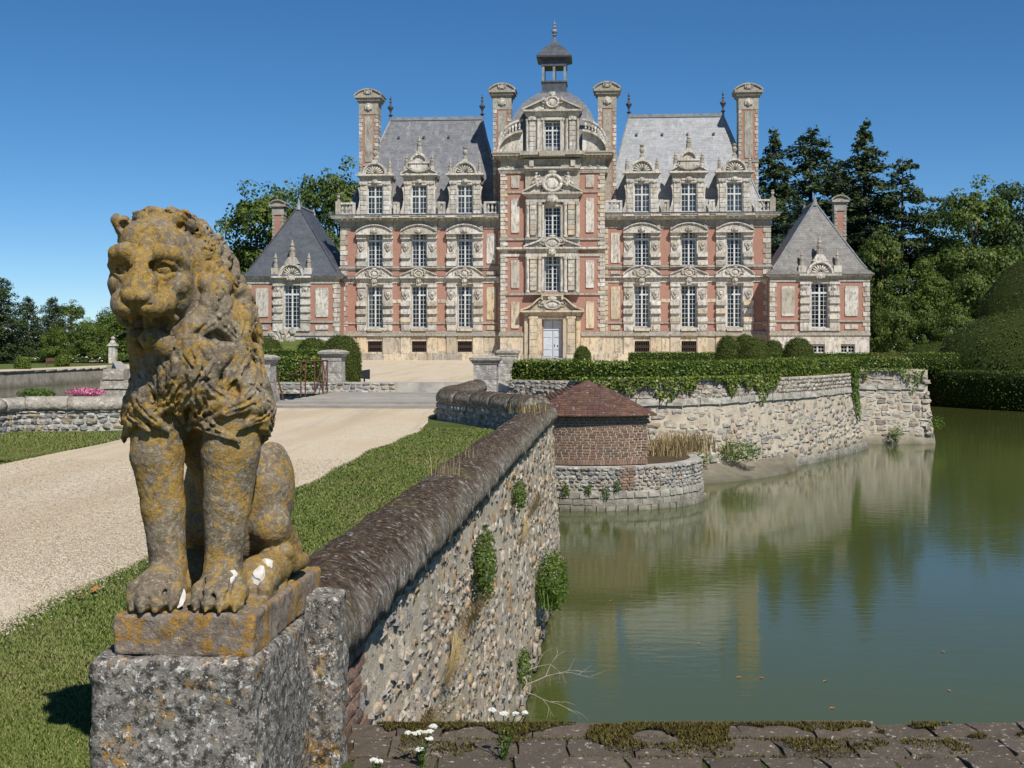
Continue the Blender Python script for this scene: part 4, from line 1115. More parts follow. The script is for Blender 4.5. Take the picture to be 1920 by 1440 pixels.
BAYS = (9.75, 14.85, 19.80)
HW = 0.97
def wing(s):
    xs = [5.65] + [q for c in BAYS for q in (c - HW, c + HW)] + [23.65]
    mb = MB()
    for a, b in zip(xs[::2], xs[1::2]): mb.box(s * a, s * b, 0, 0.45, 2.7, 15.4)
    for c in BAYS:
        for z0, z1 in ((2.7, 3.6), (8.25, 10.3), (14.1, 15.4)): mb.box(s * (c - HW), s * (c + HW), 0.004, 0.45, z0, z1)
    mb.box(s * 23.15, s * 23.646, 0.45, 12.0, 0.0, 15.4)
    mb.build('wing_wall', BR, CH)
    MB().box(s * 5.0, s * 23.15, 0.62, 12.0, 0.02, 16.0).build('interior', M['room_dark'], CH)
    # basement
    pl = MB(); xs2 = [5.65] + [q for c in BAYS for q in (c - 0.8, c + 0.8)] + [23.8]
    for a, b in zip(xs2[::2], xs2[1::2]): pl.box(s * a, s * b, -0.15, 0.44, 0.72, 2.68)
    for c in BAYS: pl.box(s * (c - 0.8), s * (c + 0.8), -0.15, 0.44, 0.72, 0.9).box(s * (c - 0.8), s * (c + 0.8), -0.15, 0.44, 2.12, 2.68)
    pl.build('plinth_wall', SCR, CH)
    x = 5.65
    while x < 23.8:
        w = min(crng.uniform(1.1, 1.9), 23.9 - x); blk('base_block', s * (x + .01), s * (x + w - .01), -0.30, 0.4, 0.0, 0.72, me=U_G if crng.random() < .3 else U_C); x += w
    for c in BAYS:
        for q in (-1, 1):
            cc = c + q * (HW + 0.5)
            blk('pedestal', s * (cc - 0.55), s * (cc + 0.55), -0.30, -0.15, 0.74, 2.66, me=U_C)
            blk('panel', s * (cc - 0.5), s * (cc + 0.5), -0.28, 0.0, 3.24, 4.0, me=U_W)
            blk('panel', s * (cc - 0.32), s * (cc + 0.32), -0.33, -0.28, 3.36, 3.86, me=U_W)
    for a in (7.2, 12.3, 17.3, 22.3): blk('panel', s * (a - 0.42), s * (a + 0.42), -0.20, -0.14, 0.95, 2.45, me=U_C)
    # grilles
    for c in BAYS:
        gm = MB()
        for k in range(9): gm.box(-0.78 + 0.195 * k - 0.028, -0.78 + 0.195 * k + 0.028, 0, 0.05, 0, 1.2)
        gm.box(-0.8, 0.8, -0.02, 0.06, 0.0, 0.09).box(-0.8, 0.8, -0.02, 0.06, 1.11, 1.2)
        for k in range(4): gm.arc(-0.585 + 0.39 * k, 0.6, 0.09, 0.17, 0, 360, -0.02, 0.04, 10)
        gm.build('basement_grille', M['iron_dark'], CH, (s * c, -0.08, 0.91))
    # horizontal members, each breaking forward at the bays
    st = [(s * 5.65, s * 23.95, -0.34, 0.4, 2.68, 2.86), (s * 5.65, s * 23.9, -0.28, 0.4, 2.86, 3.08), (s * 5.65, s * 23.86, -0.22, 0.4, 3.08, 3.2)]
    for c in BAYS: st += [(s * (c - 2.1), s * (c + 2.1), -0.46, -0.3, 2.69, 2.85)]
    bands('plinth_moulding', SG, st)
    st = [(s * 5.65, s * 8.78, -0.14, 0.2, 4.02, 4.2), (s * 10.72, s * 13.88, -0.14, 0.2, 4.02, 4.2), (s * 15.82, s * 18.83, -0.14, 0.2, 4.02, 4.2), (s * 20.77, s * 23.8, -0.14, 0.2, 4.02, 4.2)]
    for c in BAYS: st += [(s * (c - 2.05), s * (c - 0.98), -0.36, -0.13, 4.03, 4.19), (s * (c + 0.98), s * (c + 2.05), -0.36, -0.13, 4.03, 4.19)]
    bands('sill_course', SG, st)
    st = [(s * 5.65, s * 23.72, -0.10, 0.3, 8.55, 8.95), (s * 5.65, s * 23.85, -0.24, 0.3, 8.95, 9.08), (s * 5.65, s * 24.0, -0.42, 0.3, 9.08, 9.24)]
    for c in BAYS: st += [(s * (c - 2.0), s * (c + 2.0), -0.26, -0.09, 8.42, 8.94), (s * (c - 2.12), s * (c + 2.12), -0.52, -0.2, 8.96, 9.20)]
    bands('entablature', SW, st)
    st = [(s * 5.65, s * 23.85, -0.20, 0.3, 10.18, 10.40), (s * 5.65, s * 23.7, -0.12, 0.3, 10.02, 10.18)]
    for c in BAYS: st += [(s * (c - 2.05), s * (c + 2.05), -0.34, -0.15, 10.20, 10.385)]
    bands('sill_course', SG, st)
    st = [(s * 5.65, s * 23.72, -0.10, 0.4, 14.55, 14.75), (s * 5.65, s * 23.7, -0.06, 0.4, 14.75, 15.4)]
    for c in BAYS:
        st += [(s * (c - 2.0), s * (c - 1.0), -0.24, -0.05, 14.25, 15.4), (s * (c + 1.0), s * (c + 2.0), -0.24, -0.05, 14.25, 15.4), (s * (c - 1.0), s * (c + 1.0), -0.20, -0.05, 14.9, 15.4)]
    bands('frieze', SG, st)
    st = [(s * 5.6, s * 23.9, -0.32, 0.6, 15.4, 15.56), (s * 5.55, s * 24.3, -0.62, 0.6, 15.56, 15.70), (s * 5.5, s * 24.6, -0.95, 0.8, 15.72, 15.92), (s * 5.5, s * 24.68, -1.05, 0.9, 15.92, 16.06)]
    for c in BAYS: st += [(s * (c - 2.1), s * (c - 0.95), -1.12, -0.9, 15.73, 15.91), (s * (c + 0.95), s * (c + 2.1), -1.12, -0.9, 15.73, 15.91)]
    bands('main_cornice', SW, st)
    bands('cornice_flashing', M['lead_dark'], [(s * 5.5, s * 24.74, -1.13, 0.7, 16.065, 16.13)])
    bands('string_flashing', M['lead_dark'], [(s * 5.7, s * 24.0, -0.45, 0.0, 9.245, 9.275)])
    k = 6.0
    while k < 23.8:
        blk('modillion', s * (k - 0.1), s * (k + 0.1), -0.86, -0.32, 15.56, 15.715, me=U_W); k += 0.62
    # bays
    for bi, c in enumerate(BAYS):
        sur = MB()
        for z0, z1 in ((3.6, 8.4), (10.4, 14.25)):
            for q in (-1, 1): sur.box(s * (c + q * 0.86), s * (c + q * 1.02), -0.10, 0.44, z0, z1)
        sur.box(s * (c - 0.86), s * (c + 0.86), -0.08, 0.44, 8.22, 8.42).box(s * (c - 0.86), s * (c + 0.86), -0.10, 0.44, 14.08, 14.26)
        sur.box(s * (c - 1.0), s * (c + 1.0), -0.25, 0.40, 3.38, 3.6)
        sur.build('window_surround', SW, CH)
        window('gf', s * c, 0.28, 3.62, CH, curtain=(bi != 1)); window('ff', s * c, 0.28, 10.36, CH)
        blk('carved_sill', s * c - 0.85, s * c + 0.85, -0.42, -0.22, 3.22, 3.5, me=U_C)
        for q in (-1, 1):
            cc = s * (c + q * 1.5)
            blk('pilaster', cc - 0.47, cc + 0.47, -0.14, 0.02, 4.2, 8.45); blk('pilaster', cc - 0.47, cc + 0.47, -0.14, 0.02, 10.4, 14.3)
            for z in (4.22, 5.12, 6.02): blk('rusticated_block', cc - 0.54, cc + 0.54, -0.40, 0.0, z, z + 0.52, me=U_C if crng.random() < .35 else U_W)
            blk('rusticated_block', cc - 0.53, cc + 0.53, -0.28, 0.0, 8.08, 8.40)
            for z in (10.42, 11.3, 13.45): blk('rusticated_block', cc - 0.54, cc + 0.54, -0.40, 0.0, z, z + 0.5, me=U_W)
            obj('lion_mask', LION, CH, (cc, -0.22, 7.38)); obj('lion_mask', LION, CH, (cc, -0.22, 12.7))
        kind = ('seg', 'tri', 'seg')[bi]
        pediment(kind, s * c, 9.26, 2.05, 0.95 if kind == 'seg' else 0.85, -0.66, CH, 0.19)
        obj('cartouche', CART_S if kind == 'seg' else CART_T, CH, (s * c, -0.58, 9.58), None, (1.1, 1.2, 1.1))
        blk('keystone', s * c - 0.25, s * c + 0.25, -0.6, -0.2, 8.25, 8.95); obj('carved_mask', MASK, CH, (s * c, -0.62, 8.72))
        pediment('seg', s * c, 14.12, 2.0, 0.72, -0.68, CH, 0.19)
        blk('keystone', s * c - 0.22, s * c + 0.22, -0.5, -0.1, 13.95, 14.5); obj('carved_mask', MASK, CH, (s * c, -0.76, 14.30), None, (1.25, 1, 1.2))
        obj('frieze_carving', FRIEZE, CH, (s * c, -0.24, 15.18))
    # corner quoins and infill panels
    z = 3.22; k = 0
    while z < 14.4:
        w = 0.85 if k % 2 else 0.6; blk('quoin', s * 23.72, s * (23.72 - w), -0.08, 0.5, z, z + 0.50, me=U_W if crng.random() < .7 else U_G); z += 0.565; k += 1
    for z0, z1, me in ((4.5, 8.1, U_C), (3.35, 3.85, U_C), (10.7, 14.0, U_W), (9.45, 9.8, U_W)): blk('panel', s * 6.35, s * 7.35, -0.09, 0.02, z0, z1, me=me)
    for c in (12.3, 17.33):
        blk('brick_band', s * (c - 0.52), s * (c + 0.52), -0.05, 0.02, 6.35, 6.75, me=U_C)
    z = 3.22
    while z < 14.4: blk('quoin', s * 5.66, s * 6.05, -0.07, 0.1, z, z + 0.5, me=U_C); z += 0.565
    # dormers and balustrade
    for bi, c in enumerate(BAYS): dormer(s, s * c, bi)
    gaps = [(5.75, BAYS[0] - 2.15), (BAYS[0] + 2.15, BAYS[1] - 2.15), (BAYS[1] + 2.15, BAYS[2] - 2.15), (BAYS[2] + 2.15, 23.9)]
    for a, b in gaps:
        bm = MB(); a_, b_ = s * a, s * b
        bm.box(a_, b_, -0.55, -0.15, 16.07, 16.32).box(a_, b_, -0.57, -0.13, 17.30, 17.50)
        bm.box(a_, s * (a + 0.28), -0.54, -0.16, 16.32, 17.3).box(s * (b - 0.28), b_, -0.54, -0.16, 16.32, 17.3)
        n = max(1, int((b - a - 0.56) / 0.40)); pitch = (b - a - 0.56) / n
        o = bm.build('balustrade', SW if bi else SG, CH)
        for i in range(n):
            obj('baluster', BALUSTER, o, (s * (a + 0.28 + pitch * (i + 0.5)), -0.35, 16.32))
    blk('balustrade_post', s * 23.55, s * 24.15, -0.62, -0.08, 16.07, 17.65, me=U_G); obj('finial', URN, CH, (s * 23.85, -0.35, 17.65), None, (0.75, 0.75, 0.62))
    MB().box(s * 23.7, s * 23.95, 0.0, 11, 16.07, 17.4).build('balustrade', SG, CH)
    # roof
    x0, x1, xr0, xr1, zr = 5.4, 23.35, 8.45, 19.15, 27.9
    rf = MB(); f_, b_ = 0.75, 12.2
    V = [(s * x0, f_, 16.06), (s * x1, f_, 16.06), (s * x1, b_, 16.06), (s * x0, b_, 16.06), (s * xr0, 6.5, zr), (s * xr1, 6.5, zr)]
    F = [(0, 1, 5, 4), (1, 2, 5), (2, 3, 4, 5), (3, 0, 4)]
    rf.add(V, F if s > 0 else [f[::-1] for f in F])
    ro = rf.build('roof', M['slate_pale'] if s > 0 else M['slate_wing'], CH)
    MB().box(s * (xr0 - 0.1), s * (xr1 + 0.1), 6.32, 6.68, zr - 0.15, zr + 0.22).build('ridge_cap', M['lead'], ro)
    for xx in (xr0, xr1):
        b = MB(); hgt = 2.7
        b.lathe([(r * 1.0, z * hgt) for r, z in ((0.16, -0.1), (0.13, 0.1), (0.30, 0.15), (0.10, 0.18), (0.09, 0.28), (0.18, 0.36), (0.36, 0.47), (0.34, 0.52), (0.14, 0.56), (0.09, 0.66), (0.16, 0.72), (0.07, 0.78), (0.15, 0.86), (0.05, 0.93), (0.02, 1.0))], 0, 0, 10)
        b.build('roof_finial', M['lead_dark'], ro, (s * xx, 6.5, zr + 0.1))
    for hx, hp in ((x0, xr0), (x1, xr1)):
        MB().tube([(s * hx, f_, 16.1), (s * hp, 6.5, zr)], 0.10, 6).build('hip_roll', M['lead'], ro)
    for i in range(4):
        xx = 9.3 + i * 2.9; MB().box(-0.12, 0.12, -0.22, 0.25, -0.1, 0.14).build('roof_vent', M['lead_dark'], ro, (s * xx, 0.75 + (25.6 - 16.06) / (zr - 16.06) * 5.75, 25.6))

BALUSTER = MB().sq_lathe([(0.11, 0), (0.11, 0.12), (0.06, 0.2), (0.12, 0.40), (0.12, 0.55), (0.06, 0.72), (0.11, 0.88), (0.11, 0.98)]).mesh('baluster', SW)
DORM = {}
def dormer(s, cx, bi):
    d = empty('dormer', (cx, 0.0, 16.06), 0, CH)
    bx = MB()
    for q in (-1, 1): bx.box(q * 0.92, q * 1.75, 0.0, 0.5, 0, 4.0)
    bx.box(-0.92, 0.92, 0.0, 0.5, 3.42, 4.0).box(-0.92, 0.92, -0.02, 0.5, 0, 0.2)
    bx.box(-1.72, -1.45, 0.5, 3.4, 0, 4.3).box(1.45, 1.72, 0.5, 3.4, 0, 4.3).box(-1.45, 1.45, 0.6, 3.6, 0.0, 4.2)
    bx.build('dormer_wall', SG if crng.random() < .0 else SW, d)
    for q in (-1, 1):
        for i in range(6): blk('block', q * 0.95, q * 1.62, -0.16, 0.01, 0.05 + i * 0.56, 0.56 + i * 0.56, d)
        blk('capital', q * 0.92, q * 1.7, -0.24, 0.02, 3.45, 3.72, d); obj('carved_mask', MASK, d, (q * 1.32, -0.2, 3.5), None, (1.1, 0.8, 0.7))
        v = MB(); v.prism([(q * 1.62, 0.0), (q * 2.12, 0.0), (q * 2.10, 0.5), (q * 1.92, 0.9), (q * 1.74, 1.8), (q * 1.80, 2.6), (q * 1.95, 3.1), (q * 1.62, 3.3)], -0.05, 0.4)
        v.build('volute', SW, d)
    sur = MB()
    for q in (-1, 1): sur.box(q * 0.86, q * 0.96, -0.06, 0.3, 0.1, 3.4)
    sur.box(-0.96, 0.96, -0.08, 0.3, 3.38, 3.55).build('window_surround', SW, d)
    window('dm', 0, 0.22, 0.18, d, False)
    bands('cornice', SW, [(-1.75, 1.75, -0.12, 0.5, 3.98, 4.3), (-1.95, 1.95, -0.30, 0.6, 4.3, 4.42), (-2.1, 2.1, -0.46, 0.7, 4.42, 4.6)], d)
    obj('carved_mask', MASK, d, (0, -0.2, 3.72), None, (1.2, 1, 0.9)); 
    blk('tablet', -0.75, 0.75, -0.14, 0.0, 3.62, 3.85, d)
    if bi == 1:
        pm = MB()
        for q in (-1, 1): pm.strip([(q * 2.05, 4.6), (q * 0.85, 5.25)], 0.14, -0.42, 0.5); pm.prism([(q * 2.0, 4.6), (q * 0.85, 4.6), (q * 0.85, 5.2)], -0.2, 0.5)
        pm.box(-0.95, 0.95, -0.22, 0.6, 4.6, 5.75).box(-1.15, 1.15, -0.34, 0.7, 5.75, 5.95)
        pm.arc(0, 5.95, 0.72, 0.98, 0, 180, -0.36, 0.7, 14).arc(0, 5.95, 0.0, 0.72, 0, 180, -0.10, 0.6, 14)
        pm.build('pediment', SW, d)
        obj('garland', GARL, d, (0, -0.34, 5.25)); 
        blk('finial_base', -0.3, 0.3, -0.15, 0.45, 6.85, 7.15, d); obj('finial', FIN, d, (0, 0.15, 7.1))
        for q in (-1, 1): blk('finial_base', q * 1.2, q * 1.68, -0.15, 0.35, 5.0, 5.45, d); obj('finial', FIN_S, d, (q * 1.44, 0.1, 5.4))
    else:
        pm = MB().arc(0, 4.6, 1.0, 1.16, 0, 180, -0.28, 0.6, 18).arc(0, 4.6, 1.14, 1.34, 0, 180, -0.44, 0.7, 18).arc(0, 4.6, 0, 1.0, 0, 180, -0.08, 0.6, 18)
        pm.build('pediment', SW, d); obj('shell', SHELL, d, (0, -0.14, 4.66), None, (1, 1, 0.95))
        blk('finial_base', -0.28, 0.28, -0.15, 0.4, 5.88, 6.2, d); obj('finial', URN, d, (0, 0.13, 6.18))
        for q in (-1, 1): blk('finial_base', q * 1.42, q * 1.86, -0.15, 0.35, 4.6, 4.86, d); obj('finial', FIN_S, d, (q * 1.64, 0.1, 4.84), None, (.85, .85, .95))
    rb_ = MB(); pts = [(1.34 * math.cos(a), 4.6 + 1.34 * math.sin(a)) for a in np.linspace(0, math.pi, 13)] if bi != 1 else [(1.95, 4.6), (0.95, 5.2), (0.95, 5.8), (-0.95, 5.8), (-0.95, 5.2), (-1.95, 4.6)]
    rb_.prism(pts, 0.6, 4.6); rb_.box(-1.9, 1.9, 0.5, 3.4, 4.3, 4.6)
    rb_.build('dormer_roof', M['lead'], d)

def chimney(x, y, zb, zt, w, dep):
    c = empty('chimney', (x, y, zb), 0, CH); H = zt - zb; q = w / 2; e = dep / 2
    MB().box(-q, q, -e, e, 0, H - 0.9).build('shaft', BR, c)
    z = 0.1; k = 0
    while z < H - 2.9:
        ww = 0.42 if k % 2 else 0.30
        for sg in (-1, 1):
            blk('quoin', sg * (q + 0.04), sg * (q + 0.04 - ww), -e - 0.05, e + 0.05, z, z + 0.40, c, U_G if crng.random() < .55 else U_W)
        z += 0.46; k += 1
    for z0, z1 in ((0.4, H * 0.42), (H * 0.46, H - 3.1)): blk('panel', -0.45, 0.45, -e - 0.07, -e, z0, z1, c, U_G)
    MB().box(-q - 0.08, q + 0.08, -e - 0.08, e + 0.08, H * 0.43, H * 0.43 + 0.22).build('shaft_band', SG, c)
    b = MB(); b.box(-q - 0.06, q + 0.06, -e - 0.06, e + 0.06, H - 2.9, H - 1.5)
    b.box(-q - 0.12, q + 0.12, -e - 0.12, e + 0.12, H - 1.55, H - 1.35).box(-q - 0.3, q + 0.3, -e - 0.3, e + 0.3, H - 1.35, H - 1.05).box(-q - 0.5, q + 0.5, -e - 0.5, e + 0.5, H - 1.05, H - 0.80)
    pts = seg_pts(0, H - 0.8, q + 0.5, 0.68); b.prism(pts, -e - 0.34, e + 0.34); b.strip(pts, 0.14, -e - 0.5, e + 0.5)
    b.build('cap', SG, c)
    obj('carved_mask', MASK, c, (0, -e - 0.14, H - 2.15), None, (1.5, 1, 1.6)); obj('cartouche', CART_T, c, (0, -e - 0.42, H - 0.4), None, (0.6, 0.7, 0.6))
for x, y, zb in ((-21.2, 4.6, 15.5), (21.7, 4.6, 15.5)): chimney(x, y, zb, 30.9, 2.1, 2.0)
for x, y, zb in ((-5.75, 2.6, 16.0), (5.95, 2.6, 16.0)): chimney(x, y, zb, 30.9, 1.95, 2.0)
wing(-1); wing(1)

# --- central pavilion
Y0 = -1.35
def pav():
    mb = MB()
    for s in (-1, 1):
        mb.box(s * 1.0, s * 5.6, Y0, Y0 + 0.5, 0.72, 21.9); mb.box(s * 5.15, s * 5.598, Y0 + 0.5, 9.0, 0.0, 21.9)
    for z0, z1 in ((4.5, 7.55), (11.42, 13.35), (16.72, 21.9)): mb.box(-1.0, 1.0, Y0 + 0.004, Y0 + 0.5, z0, z1)
    mb.build('pavilion_wall', BR, CH)
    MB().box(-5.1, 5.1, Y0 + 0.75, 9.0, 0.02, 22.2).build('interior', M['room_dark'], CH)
    for s in (-1, 1): MB().box(s * 3.1, s * 5.72, Y0 - 0.12, Y0 + 0.4, 0.7, 2.68).build('plinth_wall', SCR, CH)
    for s in (-1, 1):
        blk('base_block', s * 3.1, s * 5.85, Y0 - 0.26, Y0 + 0.3, 0.0, 0.7, me=U_C)
        bands('plinth_moulding', SG, [(s * 3.1, s * 5.9, Y0 - 0.28, Y0 + 0.3, 2.68, 2.88), (s * 3.1, s * 5.82, Y0 - 0.2, Y0 + 0.3, 2.88, 3.12)])
        z = 3.15; k = 0
        while z < 20.6:
            w = 0.78 if k % 2 else 0.56
            blk('quoin', s * 5.70, s * (5.70 - w), Y0 - 0.09, Y0 + 0.55, z, z + 0.39, me=U_W if crng.random() < .8 else U_C); z += 0.447; k += 1
        for z0, z1 in ((3.5, 6.45), (7.9, 10.95), (13.95, 17.7), (18.85, 20.2)): blk('panel', s * 3.62, s * 4.52, Y0 - 0.13, Y0 + 0.02, z0, z1, me=U_C if z0 < 4 else U_W)
        bands('string_course', SG, [(s * 2.9, s * 5.78, Y0 - 0.16, Y0 + 0.3, 7.12, 7.36), (s * 2.9, s * 5.78, Y0 - 0.16, Y0 + 0.3, 13.12, 13.36), (s * 2.9, s * 5.74, Y0 - 0.12, Y0 + 0.3, 18.28, 18.5)])
        bands('entablature', SW, [(s * 2.8, s * 5.75, Y0 - 0.12, Y0 + 0.3, 11.35, 11.62), (s * 2.7, s * 5.95, Y0 - 0.3, Y0 + 0.3, 12.0, 12.14), (s * 2.7, s * 6.1, Y0 - 0.46, Y0 + 0.3, 12.14, 12.34),
                                  (s * 2.8, s * 5.8, Y0 - 0.18, Y0 + 0.3, 20.45, 20.62), (s * 2.8, s * 5.86, Y0 - 0.26, Y0 + 0.3, 20.62, 20.8), (s * 2.8, s * 5.95, Y0 - 0.36, Y0 + 0.3, 20.8, 21.0)])
        obj('frieze_carving', FRIEZE, CH, (s * 4.4, Y0 - 0.08, 11.8), None, (1.2, .6, .7)); obj('frieze_carving', FRIEZE, CH, (s * 4.5, Y0 - 0.12, 21.25), None, (1.2, .9, 1.1))
    # central stone bay, two orders of banded columns
    YB = Y0 - 0.55
    bay = MB()
    for s in (-1, 1):
        bay.box(s * 1.02, s * 2.95, YB + 0.2, Y0 + 0.1, 7.36, 11.6).box(s * 1.02, s * 2.95, YB + 0.2, Y0 + 0.1, 13.36, 17.6)
        bay.box(s * 0.9, s * 1.12, YB + 0.1, Y0 + 0.5, 7.5, 11.55).box(s * 0.9, s * 1.12, YB + 0.1, Y0 + 0.5, 13.36, 16.95)
    bay.box(-0.9, 0.9, YB + 0.1, Y0 + 0.4, 11.4, 11.6).box(-0.9, 0.9, YB + 0.1, Y0 + 0.4, 16.75, 17.2).box(-2.95, 2.95, YB + 0.2, Y0, 12.3, 13.1).box(-2.95, 2.95, YB + 0.2, Y0, 18.2, 21.9)
    bay.build('stone_bay', SW, CH)
    for s in (-1, 1):
        for z0, z1 in ((7.4, 11.3), (13.4, 17.2)):
            n = 7 if z0 < 10 else 6; hh = (z1 - z0 - 0.5) / n
            for i in range(n): blk('rusticated_block', s * 1.72, s * 2.42, YB - 0.12 - (0.05 if i % 2 else 0), YB + 0.3, z0 + 0.25 + i * hh, z0 + 0.25 + (i + 0.93) * hh, me=U_C if crng.random() < .3 else U_W)
            col = MB()
            for cx, r in ((1.42, 0.19), (2.68, 0.17)):
                col.lathe([(r * 1.35, z0), (r * 1.35, z0 + 0.2), (r, z0 + 0.28), (r * 0.9, z1 - 0.4), (r * 1.3, z1 - 0.28), (r * 1.5, z1)], s * cx, YB + 0.05, 10)
            col.build('column', SW, CH)
            blk('capital', s * 1.68, s * 2.46, YB - 0.22, YB + 0.3, z1 - 0.28, z1 + 0.02)
    for zz in (7.14, 13.14): bands('string_course', SG, [(-2.95, 2.95, YB - 0.1, Y0, zz, zz + 0.24)])
    # entablature and broken pediments
    bands('entablature', SW, [(-2.9, 2.9, YB - 0.12, Y0, 11.3, 11.62), (-2.85, 2.85, YB - 0.05, Y0, 11.62, 12.0), (-3.05, 3.05, YB - 0.3, Y0, 12.0, 12.12), (-3.15, 3.15, YB - 0.48, Y0, 12.12, 12.30),
                              (-2.9, 2.9, YB - 0.12, Y0, 17.22, 17.55), (-2.85, 2.85, YB - 0.05, Y0, 17.55, 17.9), (-3.1, 3.1, YB - 0.34, Y0, 17.9, 18.05), (-3.3, 3.3, YB - 0.55, Y0, 18.05, 18.26),
                              (-2.9, 2.9, YB - 0.25, Y0, 20.62, 20.82), (-3.0, 3.0, YB - 0.4, Y0, 20.82, 21.02)])
    for zb, hw, hh in ((12.3, 3.1, 1.15), (18.26, 3.25, 1.75)):
        pm = MB()
        for s in (-1, 1):
            xi = 0.36 * hw
            pm.strip([(s * hw, zb), (s * xi, zb + hh * 0.64)], 0.17, YB - 0.46, Y0); pm.prism([(s * hw, zb), (s * xi, zb), (s * xi, zb + hh * 0.62)], YB - 0.1, Y0)
        pm.build('pediment', SW, CH)
    obj('cartouche', CART_M, CH, (0, YB - 0.3, 12.75)); obj('cartouche', CART_L, CH, (0, YB - 0.35, 19.25))
    obj('carved_mask', MASK, CH, (0, YB - 0.4, 11.75), None, (1.4, 1.2, 1.4)); obj('carved_mask', MASK, CH, (0, YB - 0.4, 17.5), None, (2.0, 1.2, 1.7))
    for s in (-1, 1):
        fig = MB(); r = random.Random(5)
        for (a, b, rr) in (((1.55, 19.0), (1.9, 19.6), .2), ((1.9, 19.6), (1.7, 20.1), .19), ((1.9, 19.5), (2.35, 19.0), .13), ((2.35, 19.0), (2.5, 18.5), .1), ((1.75, 20.0), (1.25, 19.75), .09)):
            fig.tube([(s * a[0], YB - 0.2, a[1]), (s * (a[0] + b[0]) / 2, YB - 0.3, (a[1] + b[1]) / 2), (s * b[0], YB - 0.22, b[1])], [rr, rr * 1.1, rr * .8], 7)
        fig.blob((s * 1.72, YB - 0.25, 20.3), .17, 1); fig.build('reclining_figure', SW, CH, smooth=True)
    window('c1', 0, Y0 + 0.25, 7.55, CH); window('c2', 0, Y0 + 0.25, 13.38, CH, False)
    # top cornice
    st = [(-5.75, 5.75, Y0 - 0.1, 9.0, 21.0, 21.9), (-5.9, 5.9, Y0 - 0.25, 9.0, 21.9, 22.05), (-6.15, 6.15, Y0 - 0.55, 9.2, 22.05, 22.25), (-6.5, 6.5, Y0 - 0.95, 9.4, 22.25, 22.5), (-6.62, 6.62, Y0 - 1.05, 9.5, 22.5, 22.68)]
    st += [(-3.1, 3.1, YB - 0.15, Y0, 21.02, 21.9), (-3.2, 3.2, YB - 0.6, Y0 - .5, 22.06, 22.24), (-3.5, 3.5, YB - 0.95, Y0 - .8, 22.26, 22.66), (-1.4, 1.4, YB - 1.15, YB - .3, 22.1, 22.62)]
    bands('main_cornice', SG, st)
    for i in range(26):
        x = -5.7 + i * 11.4 / 25; blk('modillion', x - 0.11, x + 0.11, Y0 - 0.8, Y0 - 0.2, 22.08, 22.24)
    for s in (-1, 1): blk('corbel', s * 2.0, s * 2.5, YB - 0.5, YB, 21.05, 21.75); obj('frieze_carving', FRIEZE, CH, (s * 0.1, YB - 0.25, 21.4), None, (0.9, 1, 1.1))
    for s in (-1, 1): bands('side_cornice', SG, [(s * 5.6, s * 6.0, Y0 + .3, 9.0, 20.5, 21.0)])
    # portal
    for s in (-1, 1):
        bands('portal_pilaster', SCR, [(s * 1.15, s * 1.6, YB - 0.1, Y0 + .4, 0.0, 4.75), (s * 1.6, s * 2.5, YB - 0.2, Y0 + .1, 0.6, 4.7), (s * 1.55, s * 2.55, YB - 0.28, Y0, 0.0, 0.6), (s * 2.6, s * 3.05, YB + 0.1, Y0 + .1, 0.0, 4.75), (s * 1.55, s * 2.56, YB - 0.28, Y0, 4.55, 4.8)])
        for i in range(5): blk('ashlar_block', s * 1.68, s * 2.42, YB - 0.25, YB - 0.1, 0.75 + i * 0.77, 1.48 + i * 0.77, me=U_C)
    bands('entablature', SCR, [(-1.2, 1.2, YB - 0.1, Y0 + .4, 4.5, 4.78), (-3.1, 3.1, YB - 0.2, Y0, 4.8, 5.15), (-3.3, 3.3, YB - 0.45, Y0, 5.15, 5.26), (-3.45, 3.45, YB - 0.65, Y0, 5.26, 5.42)])
    pm = MB()
    for s in (-1, 1):
        pts = [(s * x, z) for x, z in ((3.4, 5.42), (2.7, 5.62), (2.1, 6.0), (1.5, 6.55), (1.15, 6.75))]
        pm.strip(pts, 0.17, YB - 0.65, Y0); pm.prism([(s * 1.15, 5.42), (s * 3.3, 5.42), (s * 2.1, 5.98), (s * 1.15, 6.7)], YB - 0.25, Y0)
        pm.box(s * 1.0, s * 1.18, YB - 0.65, Y0, 6.6, 7.1)
    pm.box(-1.15, 1.15, YB - 0.25, Y0, 5.42, 7.0).box(-1.2, 1.2, YB - 0.62, Y0, 7.0, 7.14); pm.build('pediment', SCR, CH)
    obj('cartouche', CART_M, CH, (0, YB - 0.35, 6.05), None, (1.1, 1, 0.8)); obj('carved_mask', MASK, CH, (0, YB - 0.5, 6.75), None, (1.6, 1, 1.1))
    dr = empty('door', (0, Y0 + 0.22, 0.28), 0, CH)
    dm = MB()
    for s in (-1, 1):
        dm.box(s * 0.02, s * 1.12, 0, 0.1, 0, 4.2)
        for z0, z1 in ((0.15, 0.75), (0.9, 2.1), (2.25, 2.75), (3.25, 4.05)): dm.box(s * 0.16, s * 1.0, -0.05, 0.0, z0, z1)
    dm.build('leaf', M['door_paint'], dr); MB().box(-1.14, 1.14, -0.07, 0.05, 3.02, 3.16).build('transom', M['door_paint'], dr)
    MB().blob((0.22, -0.09, 1.35), (0.05, 0.06, 0.16), 1).blob((0.55, -0.09, 1.3), (0.07, 0.05, 0.12), 1).build('handle', M['iron_dark'], dr)
    for k in range(3): blk('step', -2.3 - 0.35 * k, 2.3 + 0.35 * k, YB - 0.6 - 0.4 * k, YB, 0.0, 0.27 - 0.09 * k, me=U_G)
